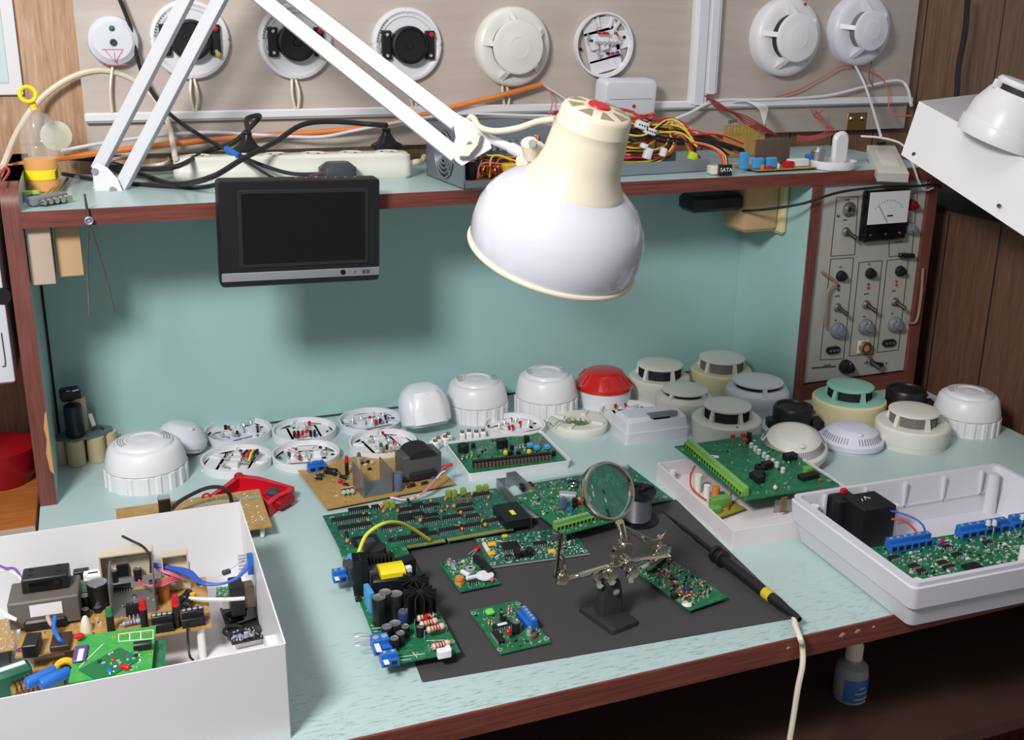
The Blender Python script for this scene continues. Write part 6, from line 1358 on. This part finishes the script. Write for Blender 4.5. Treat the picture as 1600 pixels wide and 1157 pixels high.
specks(F, 520, [TIN, WHITE, BLACK, TIN, BEIGEC, DGREY], .0012, .005, .002, (.02, .06, .98, .96), seed=91)
for (x, y) in ((785,470),): blk(F, F.l(*f(x, y)), (.006, .005, .005), RED, 'component')
blk(F, F.l(*f(770, 475)), (.006, .004, .004), BLUE, 'component')
for u, v in ((.04, .1), (.9, .1), (.04, .9), (.9, .9)): B(WHITE).cyl(F.uv(u, v) - Vector((0, 0, .0016 + .0265)), .004, .0264, 12).build('standoff', F.t)
cab('blue_wire', [(*f(510, 305), dict(z=.055)), (*f(580, 318), dict(z=.058)), (*f(660, 350), dict(z=.055)), (*f(700, 390), dict(z=.050)), (*f(700, 432), dict(z=.045))], .0013, BLUEW, 'blue wire arching from the black transformer to the blue terminals')
cab('red_wire', [(*f(540, 350), dict(z=.050)), (*f(590, 352), dict(z=.052)), (*f(640, 385), dict(z=.050)), (*f(678, 436), dict(z=.044))], .0013, REDW, 'red wire arching from the black transformer to the blue terminals')
# ================================================================ open box at the front left
hL = .10
xR = at(447, 1007, z=hL).x; yF = at(447, 1007, z=hL).y; yK = at(385, 783, z=hL).y; wL = .46; dL = yK - yF
t = thing('open_metal_box', 'large open white metal box full of old boards, front left', 'box', (xR - wL/2, (yF+yK)/2, .0003))
mb = B(M('painted_white_steel', (220, 219, 222), .35, var=.015)); 
shell(mb, wL, dL, hL, .0014, .0015, 0, .0015); mb.build('shell', t)
B(M('painted_white_steel', (0,0,0))).box((wL/2 - .006, -dL/2 + .045, hL*.72), (.010, .034, .0015)).build('tab', t)
# main tan board
f = zz(0, 780, 3.478)
F = Bd('old_control_board', 'large tan board with transformer, lamps and heat sinks, in the open metal box', [(*f(150, 560),), (*f(1120, 440),), (*f(1150, 690),), (*f(72, 885),)], .040, PCBT)
g = F.l(*f(258, 672)) + Vector((0, .010, 0)); gS = .84
mb = B(M('grey_laminations', (104, 98, 92), .6, .2)); mb.box(g + Vector((0, 0, .018)), (.066, .044, .030), bev=.0015); mb.build('transformer_core', F.t)
mb = B(BLACK); mb.box(g + Vector((.002, .008, .040)), (.044, .026, .017), bev=.001); mb.box(g + Vector((0, 0, .006)), (.04, .050, .012), bev=.002)
for (x, y) in ((-.012, .016), (.014, .018), (-.012, .004), (.014, .006)): mb.m(MATB).box(g + Vector((x, y, .0487)), (.005, .002, .001))
mb.build('transformer_coil', F.t); B(GLOSSB).box(g + Vector((.002, -.0055, .040)), (.030, .002, .009)).build('coil_window', F.t)
B(WHITE).box(g + Vector((.002, -.0223, .022)), (.030, .0006, .013)).build('label', F.t)
# U heat sink
q0, q1 = F.l(*f(610, 655)), F.l(*f(848, 610)); wH = (q1.x - q0.x); cx_ = (q0.x+q1.x)/2; cy_ = q0.y + .026
mb = B(ALU); mb.box((cx_, cy_, .0026), (wH, .050, .0014)); 
for s in (-1, 1): mb.box((cx_ + s*wH/2, cy_, .022), (.0014, .050, .040))
mb.build('heat_sink', F.t); B(SILVER).cyl((cx_, cy_ + .01, .0035), .003, .002, 10).build('screw', F.t)
def openhouse(px, py, w_, d_, h_, mat, name='housing'):
    p = F.l(px, py); mb = B(mat); th = .0016
    mb.box(p + Vector((0, d_, h_/2)), (w_, th, h_), bev=.0006); mb.box(p + Vector((-w_/2, d_*.75, h_/2)), (th, d_*.5, h_)); mb.box(p + Vector((w_/2, d_*.75, h_/2)), (th, d_*.5, h_)); mb.box(p + Vector((0, d_*.75, h_)), (w_, d_*.5, th)); return mb.build(name, F.t)
IV = M('ivory_housing', (196, 184, 160), .45)
openhouse(*f(700, 500), .054, .030, .036, IV); openhouse(*f(966, 530), .026, .024, .042, IV)
B(IV).box(F.l(*f(965, 505)) + Vector((0, .012, .012)), (.030, .018, .024), bev=.001).build('housing', F.t)
chip(F, F.l(*f(655, 500)), .022, .008, .005); chip(F, F.l(*f(885, 465)), .028, .007, .005)
mb = B(BLACK); p = F.l(*f(672, 440)); mb.box(p + Vector((0, 0, .012)), (.012, .004, .014)); mb.m(TIN).box(p + Vector((0, .002, .021)), (.012, .0014, .010)); mb.build('transistor', F.t)
mb = B(BLACK); p = F.l(*f(728, 650)); mb.box(p + Vector((0, 0, .010)), (.014, .005, .012)); mb.m(TIN)
for k in (-1, 0, 1): mb.box(p + Vector((k*.004, -.002, .003)), (.0012, .0012, .006))
mb.build('transistor', F.t)
for (x, y, r, h_) in ((627,450,.004,.014),(752,440,.0045,.014),(468,600,.0045,.016),(468,645,.004,.010)): cap(F, F.l(*f(x, y)), r, h_)
cap(F, F.l(*f(542, 582)), .0105, .028)
led(F, F.l(*f(605, 720)), GREENL, .028, .0036, lab='green lamp on a black stand'); led(F, F.l(*f(788, 700)), RED, .033, .0036); led(F, F.l(*f(965, 695)), RED, .037, .0036)
for (x0_, y0_, x1_, y1_) in ((828,740,945,722),(990,712,1115,690)):
    q0, q1 = F.l(*f(x0_, y0_)), F.l(*f(x1_, y1_)); aa = math.atan2((q1-q0).y, (q1-q0).x); c_ = (q0+q1)/2 + Vector((0, .008, 0)); term(F, c_, (q1-q0).length, .014, .016, 4, BLACK, aa)
res(F, F.l(*f(720, 690)), .018, .0026, .1, M('light_blue_res', (120, 160, 190), .4), .004); res(F, F.l(*f(700, 588)), .010, .002, .1, BLACK, .003)
cap(F, F.l(*f(533, 615)), .004, .006); B(CREAM).lathe([(0, 0), (.006, 0), (.006, .004), (.004, .012), (.002, .016), (0, .017)], 14, F.l(*f(470, 715))).build('trimmer', F.t)
blk(F, F.l(*f(180, 830)), (.014, .024, .014), BLACK, 'relay', -.1); blk(F, F.l(*f(335, 790)), (.018, .026, .006), M('dark_brown', (60, 44, 38), .5), 'relay', -.05)
for (x, y) in ((445,430),(520,450),(500,440)): blk(F, F.l(*f(x, y)), (.016, .010, .010), WHITE if x > 450 else BLACK, 'terminal_block')
B(PCBG).box(F.l(*f(455, 500)) + Vector((0, 0, .004)), (.022, .024, .0014)).build('small_board', F.t)
for (x, y, a) in ((1010,560,1.0),(980,590,.8),(1020,600,1.2)): res(F, F.l(*f(x, y)), .018, .0045, a, BLACK, .007)
B(OCER).cyl(F.l(*f(893, 545)), .006, .022, 18).build('capacitor', F.t); B(YELC).cyl(F.l(*f(1050, 560)), .003, .010, 12).build('capacitor', F.t)
for (x, y) in ((112,822),(1087,460),(1120,650)): B(M('violet_ring', (120, 30, 120), .4)).lathe([(.0015, 0), (.004, 0), (.004, .0006), (.0015, .0006)], 16, F.l(*f(x, y))).build('marked_hole', F.t)
specks(F, 90, [TIN, BLACK, BEIGEC, OCER], .001, .004, .003, seed=101)
for k in range(6): B((REDW, PINKW)[k % 2]).tube([F.l(*f(755, 440 + 3*k), .012), F.l(*f(800, 470), .02), F.l(*f(870, 455 + 4*k), .022), F.l(*f(940, 420 + 6*k), .02), F.l(*f(990, 410 + 5*k), .012)], .0010, 6).build('wire', F.t)
for k in range(3): B(PINKW).tube([F.l(*f(830, 350 + 6*k), .03), F.l(*f(880, 385 + 5*k), .026), F.l(*f(940, 400 + 8*k), .022), F.l(*f(1000, 440), .014)], .0009, 6).build('wire', F.t)
B(BLUE).tube([F.l(*f(300, 640), .02), F.l(*f(292, 700), .014), F.l(*f(320, 760), .010), F.l(*f(345, 780), .005)], .0022, 8).build('wire', F.t); B(M('dusty_pink', (190, 150, 140), .5)).tube([F.l(*f(258, 640), .02), F.l(*f(275, 680), .016), F.l(*f(300, 700), .010)], .0020, 8).build('wire', F.t)
for k in range(4): B(BLUEW).tube([F.l(*f(832, 352 + 5*k), .03), F.l(*f(915, 368 + 3*k), .028), F.l(*f(1030, 390 + 10*k), .03), F.l(*f(1100, 450 + 4*k), .03), F.l(*f(1200, 462), .03), F.l(*f(1290, 425 + 2*k), .036), F.l(*f(1350, 345 + 10*k), .046)], .0014, 6).build('wire', F.t)
for k in range(2): B(WHITEW).tube([F.l(*f(1030, 540), .01), F.l(*f(1120, 545 + 3*k), .012), F.l(*f(1240, 545 + 2*k), .012), F.l(*f(1330, 540), .012)], .0020, 6).build('wire', F.t)
B(BLACKW).tube([F.l(*f(820, 400), .03), F.l(*f(815, 320), .036), F.l(*f(780, 262), .04), F.l(*f(720, 230), .044), F.l(*f(665, 203), .046)], .0014, 6).build('wire', F.t)
B(BLACKW).tube([F.l(*f(1020, 700), .004), F.l(*f(1022, 770), -.012), F.l(*f(1030, 850), -.024), F.l(*f(1052, 880), -.030)], .0013, 6).build('wire', F.t)
for u, v in ((.06, .08), (.94, .08), (.06, .92), (.94, .92)): B(WHITE).cyl(F.uv(u, v) - Vector((0, 0, .0016 + .0382)), .004, .038, 12).build('standoff', F.t)
cab('violet_wire', [(-10, 880, dict(z=.09)), (8, 888, dict(z=.09)), (24, 890, dict(z=.088)), (38, 912, dict(z=.080))], .0013, PURP, 'violet wire running to the big transformer from the left')
cab('white_wire', [(-10, 895, dict(z=.085)), (10, 892, dict(z=.085)), (28, 900, dict(z=.085)), (38, 915, dict(z=.08))], .0013, WHITEW, 'white wire running beside the violet one to the big transformer')
for k in range(3): cab('white_lead', [(-10, 948 + 8*k, dict(z=.07)), (4, 955 + 4*k, dict(z=.07)), (14, 962 + 2*k, dict(z=.07)), (26, 968 + k, dict(z=.068))], .0012, WHITEW, 'short white lead entering the big transformer low on its left', 'white leads left of the big transformer')
# front green board on top
F = Bd('front_green_board', 'bright green board with white outlines and a red lamp, front of the metal box', [(*f(402, 748),), (*f(838, 707),), (*f(836, 935),), (*f(400, 1010),)], .064, PCBL)
B(M('deep_green', (20, 110, 60), .35)).box(F.l(*f(600, 900), .0005), (F.w*.62, F.d*.42, .0008), rz=.72).build('dark_patch', F.t)
led(F, F.l(*f(432, 768)), RED, .006, .0042, None); B(BLACK).lathe([(0, -.008), (.004, -.008), (.0042, -.007), (.0042, .007), (.004, .008), (0, .008)], 16, F.l(*f(775, 795), .005), Ry(PI/2)).build('capacitor', F.t)
mb = B(WHITE); 
def fr2(pts, mb, closed=True):
    P = [F.l(*f(*q), .0003) for q in pts]
    for a, b in zip(P, P[1:] + ([P[0]] if closed else [])): mb.bar(a, b, .0008, .0004)
fr2(((645,735),(832,712),(832,760),(645,775)), mb); fr2(((705,728),(705,768)), mb, False); fr2(((765,722),(765,764)), mb, False); fr2(((430,915),(560,790)), mb, False); fr2(((500,940),(640,850)), mb, False); mb.build('printed_outline', F.t)
blk(F, F.l(*f(438, 850)), (.012, .026, .003), M('violet_label', (90, 70, 130), .5), 'crystal'); blk(F, F.l(*f(438, 850), .003), (.005, .020, .0008), WHITE, 'label')
for (x, y) in ((622,745),(820,840),(665,745),(690,742),(750,735),(785,732),(815,730)): B(GOLD).lathe([(.0009, 0), (.0022 if y > 743 and x != 665 else .0014, 0), (.0020, .0005), (.0009, .0005)], 14, F.l(*f(x, y))).build('ring_pad', F.t)
for (x, y) in ((543,885),(742,850)): B(MATB).cyl(F.l(*f(x, y), .0009), .0026, .0004, 14).build('hole', F.t)
specks(F, 60, [TIN, TIN, BLUE, RED, WHITE], .001, .004, .002, (.35, .5, .85, .98), seed=111)
blk(F, F.l(*f(680, 925)), (.010, .004, .004), RED, 'component', -.5); blk(F, F.l(*f(597, 945)), (.004, .006, .003), BLUE, 'component', .2)
for u, v in ((.1, .1), (.9, .1), (.1, .9), (.9, .9)): B(WHITE).cyl(F.uv(u, v) - Vector((0, 0, .0016 + .0625)), .003, .062, 10).build('standoff', F.t)
B(PCBG).box((F.w*.5, -F.d*.05, -.006), (.02, F.d*.7, .0014)).build('under_board', F.t)
# dark board, small green board, switch at the right
F = Bd('black_board', 'square black circuit board at the right end of the open metal box', [(*f(1215, 600),), (*f(1425, 555),), (*f(1455, 755),), (*f(1240, 800),)], .012, M('black_pcb', (34, 34, 36), .3))
blk(F, F.l(*f(1335, 640)), (.040, .026, .004), GLOSSB, 'component', .2); B(RED).box(F.l(*f(1265, 600)) + Vector((0, 0, .008)), (.007, .005, .014), bev=.001).build('red_capacitor', F.t)
cap(F, F.l(*f(1312, 610)), .007, .006, MATB); B(M('tip', (60, 60, 60), .3)).cyl(F.l(*f(1410, 718)), .005, .004, 14).build('screw', F.t)
for k in range(3): res(F, F.l(*f(1290 + 30*k, 760)), .009, .002, .1, M('light_blue_res', (0,0,0)), .003)
B(MATB).torus(F.l(*f(1265, 715), .002), .009, .002, 30, 8).build('ring', F.t); specks(F, 110, [TIN, TIN, WHITE, COPPER], .001, .003, .002, (.05, .7, .95, .98), seed=121); B(WHITE).box((0, 0, -.005), (F.w*.8, F.d*.8, .0098)).build('spacer', F.t)
F = Bd('small_green_board', 'small green board under the white wires at the right of the open metal box', [(*f(1170, 495),), (*f(1315, 470),), (*f(1350, 530),), (*f(1180, 535),)], .030, PCBG); specks(F, 50, [TIN, TIN, WHITE], .001, .002, .001, seed=131); B(WHITE).box((0, 0, -.0145), (F.w*.6, F.d*.6, .029)).build('spacer', F.t)
p = at(*f(1348, 545), z=.035); t = thing('rocker_switch', 'black rocker switch fixed to the right wall of the open metal box', 'switch', (xR - .0016, p.y - .002, .030))
B(BLACK).box((-.020, 0, .012), (.014, .026, .034), bev=.001).build('body', t); B(M('olive_metal', (110, 100, 80), .4, .5)).box((-.008, 0, .012), (.012, .018, .024), bev=.001).build('contacts', t)
p = at(*f(1385, 330), z=.085); t = thing('terminal_bracket', 'small row of tinned terminals high on the right wall of the metal box', 'terminals', (xR - .0016, p.y, .075))
B(BLUE).box((-.004, 0, .006), (.006, .004, .024)).build('tag_strip', t)
for k in range(6): B(TIN).box((-.010, .002, -.004 + .004*k), (.012, .003, .0012)).build('tag', t)
p = at(*f(1230, 398), z=.075); t = thing('diode', 'dark grey diode hanging on bare leads over the blue wires', 'diode', p, .35)
mb = B(DGREY); mb.box((0, 0, 0), (.009, .005, .005), bev=.001); mb.m(TIN).rod((-.030, 0, -.006), (0, 0, 0), .0005, 5); mb.rod((0, 0, 0), (.036, 0, .012), .0005, 5); mb.build('body', t)
# bottom-left pieces
for (x, y, a_, b_, c_, m_, lab, nm) in ((60,940,.034,.020,.026,M('green_case', (30, 92, 70), .4),'dark green relay with a white label in the front left corner of the metal box','relay'),(285,930,.016,.012,.018,M('leaf_green', (110, 160, 84), .5),'pale green film capacitor in the front of the metal box','capacitor'),(120,965,.022,.014,.014,M('copper_green', (120, 130, 70), .4),'green and copper coil at the front of the metal box','coil')):
    p = at(*f(x, y), z=.045); t = thing(nm, lab, nm, (p.x, p.y, .0018), .3); B(m_).box((0, 0, .022 + c_/2), (a_, b_, c_), bev=.003).build('body', t); B(DGREY).box((0, 0, .011), (a_*.7, b_*.7, .022)).build('base', t)
    if nm == 'relay': B(WHITE).box((0, 0, .0485), (.026, .006, .0008)).build('label', t)
    if nm == 'coil':
        for k in range(5): B(COPPER).torus((-.008 + .004*k, 0, .030), .009, .0012, 18, 6, Ry(PI/2)).build('winding', t)
for (x, y, a) in ((225,985,.5),(300,990,.5)):
    p = at(*f(x, y), z=.045); t = B(BLUE).lathe([(0, -.014), (.005, -.014), (.0058, -.012), (.0058, .012), (.005, .014), (0, .014)], 18, (0, 0, 0), Rz(a) @ Ry(PI/2)).build('blue_capacitor'); t.location = (p.x, p.y, .048); tag(t, ('left' if x < 250 else 'right') + ' of two bright blue tubular capacitors at the front of the metal box', 'capacitor', 'blue tubular capacitors')
F = Bd('solder_side_board', 'brown board showing its solder side at the left edge of the metal box', [(-40, 972), (27, 972), (24, 1010), (-45, 1035)], .030, PCBT); specks(F, 120, [TIN, TIN, TIN], .001, .003, .002, seed=141); B(DGREY).box((0, 0, -.0145), (F.w*.6, F.d*.6, .029)).build('spacer', F.t)
F = Bd('lower_board', 'lower tan board under the old control board with a yellow ring coil', [(*f(130, 885),), (*f(400, 830),), (*f(420, 930),), (*f(140, 985),)], .022, PCBT); B(TIN).box((0, .01, .004), (F.w*.6, .003, .004)).build('rail', F.t); B(YELC).torus(F.l(*f(355, 920), .008), .008, .0035, 20, 8, Rx(PI/2)).build('ring_coil', F.t); blk(F, F.l(*f(365, 950)), (.024, .018, .010), BLACK, 'relay'); B(DGREY).box((0, 0, -.010), (F.w*.5, F.d*.5, .020)).build('spacer', F.t)
# ---- tan board and red bracket behind the metal box
F = Bd('long_tan_board', 'long tan board with a black upright part, half hidden behind the open metal box', [(167, 798), (402, 768), (428, 822), (200, 860)], .018, PCBT)
mb = B(BLACK); p = F.l(258, 800); mb.box(p + Vector((0, 0, .010)), (.015, .014, .020), bev=.001); mb.m(TIN).box(p + Vector((0, 0, .021)), (.014, .010, .002)); mb.build('relay', F.t)
B(M('bluish_track', (150, 160, 150), .4)).box((.04, F.d*.3, .0018), (F.w*.55, .006, .0004)).build('track', F.t)
specks(F, 160, [TIN, TIN, WHITE], .001, .003, .001, (.5, .0, .98, .9), seed=151)
B(BLACKW).tube([F.l(268, 795, .012), F.l(285, 781, .02), F.l(320, 764, .028), F.l(345, 762, .03), F.l(358, 772, .02), F.l(362, 785, .003)], .0026, 8).build('wire', F.t)
for u, v in ((.06, .1), (.94, .1), (.06, .9), (.94, .9)): B(WHITE).cyl(F.uv(u, v) - Vector((0, 0, .0016 + .0165)), .003, .016, 10).build('standoff', F.t)
F_ = zz(300, 580, 4)
A_ = at(*F_(290, 665), z=.02); t = thing('red_bracket', 'triangular red plastic cover behind the long tan board', 'cover', A_ - Vector((0, 0, .019)))
o0 = A_ - Vector((0, 0, .019)); RP = M('bright_red_plastic', (196, 20, 40), .3)
pts = [at(*F_(x, y), z=.016) - o0 for x, y in ((90, 800), (215, 715), (290, 655), (420, 672), (640, 735), (625, 762), (545, 800), (480, 850), (430, 790))]
pin = [at(*F_(x, y), z=.016) - o0 for x, y in ((130, 795), (230, 730), (295, 680), (410, 692), (600, 738), (590, 755), (520, 785), (470, 825), (425, 775))]
mb = B(RP); low = lambda P, z: [(p.x, p.y, z) for p in P]
mb.loft([low(pts, 0), low(pts, .018), low(pin, .018), low(pin, .003)]); mb.build('shell', t)
for (x, y) in ((90, 790), (292, 660)): mb = B(RP); q = at(*F_(x, y), z=.02) - o0; mb.torus(q, .005, .0016, 18, 8, FACE); mb.build('lug', t)
B(M('red_dark', (150, 14, 30), .4)).box(at(*F_(560, 830), z=.006) - o0 + Vector((0, 0, .004)), (.03, .022, .012), rz=.7, bev=.002).build('tab', t)
B(DGREY).lathe([(0, 0), (.009, 0), (.010, .003), (.006, .006), (0, .006)], 18, at(*F_(505, 765), z=.016) - o0).build('disc', t)
# ---- battery pack
f = zz(0, 560, 3.856)
p = at(*f(520, 650), z=0); t = thing('battery_pack', 'stack of tan cylindrical cells with black terminals in the left corner of the hutch', 'battery pack', (p.x + .0, p.y + .022, 0))
o0 = t.location.copy(); TANC = M('tan_cell_wrap', (196, 176, 144), .5)
cells = [(485, 680), (595, 660), (400, 655), (660, 620)]
rC = 13.5/FPX*proj(p)[2]; hC_ = zsolve(p.x, p.y, at and (560 + 500/3.856))
pos = [(-.012, -.012), (.016, -.007), (-.034, .004), (.034, .010), (-.008, .016), (.014, .022)]
for (x, y) in pos: B(TANC).lathe([(0, 0), (rC*.93, 0), (rC, .001), (rC, hC_ - .001), (rC*.9, hC_), (0, hC_)], 24, (x, y, 0)).build('cell', t)
B(M('grey_green_board', (96, 116, 112), .5)).prism([(-.040, -.006), (-.018, -.022), (-.004, -.018), (.012, -.018), (.026, -.010), (.040, .004), (.040, .020), (.018, .030), (-.012, .026), (-.036, .014)], hC_, hC_ + .003).build('top_board', t)
B(M('black_cell', (32, 36, 44), .3)).lathe([(0, 0), (.0125, 0), (.013, .001), (.013, .046), (.0115, .048), (0, .048)], 24, (-.010, -.004, hC_ + .003)).build('black_cell', t)
B(TANC).lathe([(0, 0), (.012, 0), (.012, .052), (0, .052)], 24, (-.004, .018, hC_ + .003)).build('cell', t)
mb = B(BLACK); mb.box((-.012, .014, hC_ + .062), (.028, .020, .018), rz=.2, bev=.003); mb.m(TIN).box((-.004, .004, hC_ + .070), (.010, .003, .002), rz=.5); mb.box((-.014, .006, hC_ + .066), (.006, .003, .008), rz=.2); mb.build('connector_head', t)
B(M('milk', (215, 210, 195), .4)).box((.014, .008, hC_ + .020), (.006, .004, .020), rot=Euler((0, -.2, 0)), bev=.001).build('clip', t)
B(DGREY).tube([(.012, .010, hC_ + .004), (.022, .004, hC_ + .010), (.028, .008, hC_ + .004)], .0018, 8).build('wire', t)
# ---- bottle under the bench
p = at(1340, 1010, y=-.50); zb_ = -.205 + .009
t = thing('squeeze_bottle', 'grey plastic bottle with a blue label on the shelf under the bench edge', 'bottle', (at(1330, 1060, y=-.50).x, -.50, zb_))
k = .0 ; topz = at(1345, 1000, y=-.50).z - zb_
Rb = 26/FPX*proj((p.x, -.5, -.08))[2]
B(M('grey_bottle', (150, 150, 152), .35)).lathe([(0, 0), (Rb*.95, 0), (Rb, .003), (Rb, topz - .045), (Rb*.9, topz - .034), (Rb*.5, topz - .028), (Rb*.48, topz - .022), (0, topz - .022)], 32).build('bottle', t)
B(CREAM).lathe([(0, topz - .024), (Rb*.52, topz - .024), (Rb*.52, topz - .006), (Rb*.4, topz), (0, topz)], 24).build('cap', t)
B(M('label_blue', (66, 106, 160), .5)).lathe([(Rb*1.005, .004), (Rb*1.01, .005), (Rb*1.01, topz - .047), (Rb*1.005, topz - .046)], 32, a0=-PI*.85, a1=-PI*.02).build('label', t)
mb = B(M('label_print', (200, 206, 214), .5))
for i, (w_, dzz) in enumerate(((.5, .006), (.9, .012), (1.0, .019), (.8, .024), (.9, .030), (.9, .036))):
    for k in range(int(w_*9)):
        a = -PI*.45 - w_*.55 + k*.12; mb.box((Rb*1.012*math.cos(a), Rb*1.012*math.sin(a), topz - .050 - dzz*1.2), (.0005, .0016, .0018), rz=a)
mb.build('label_lettering', t)
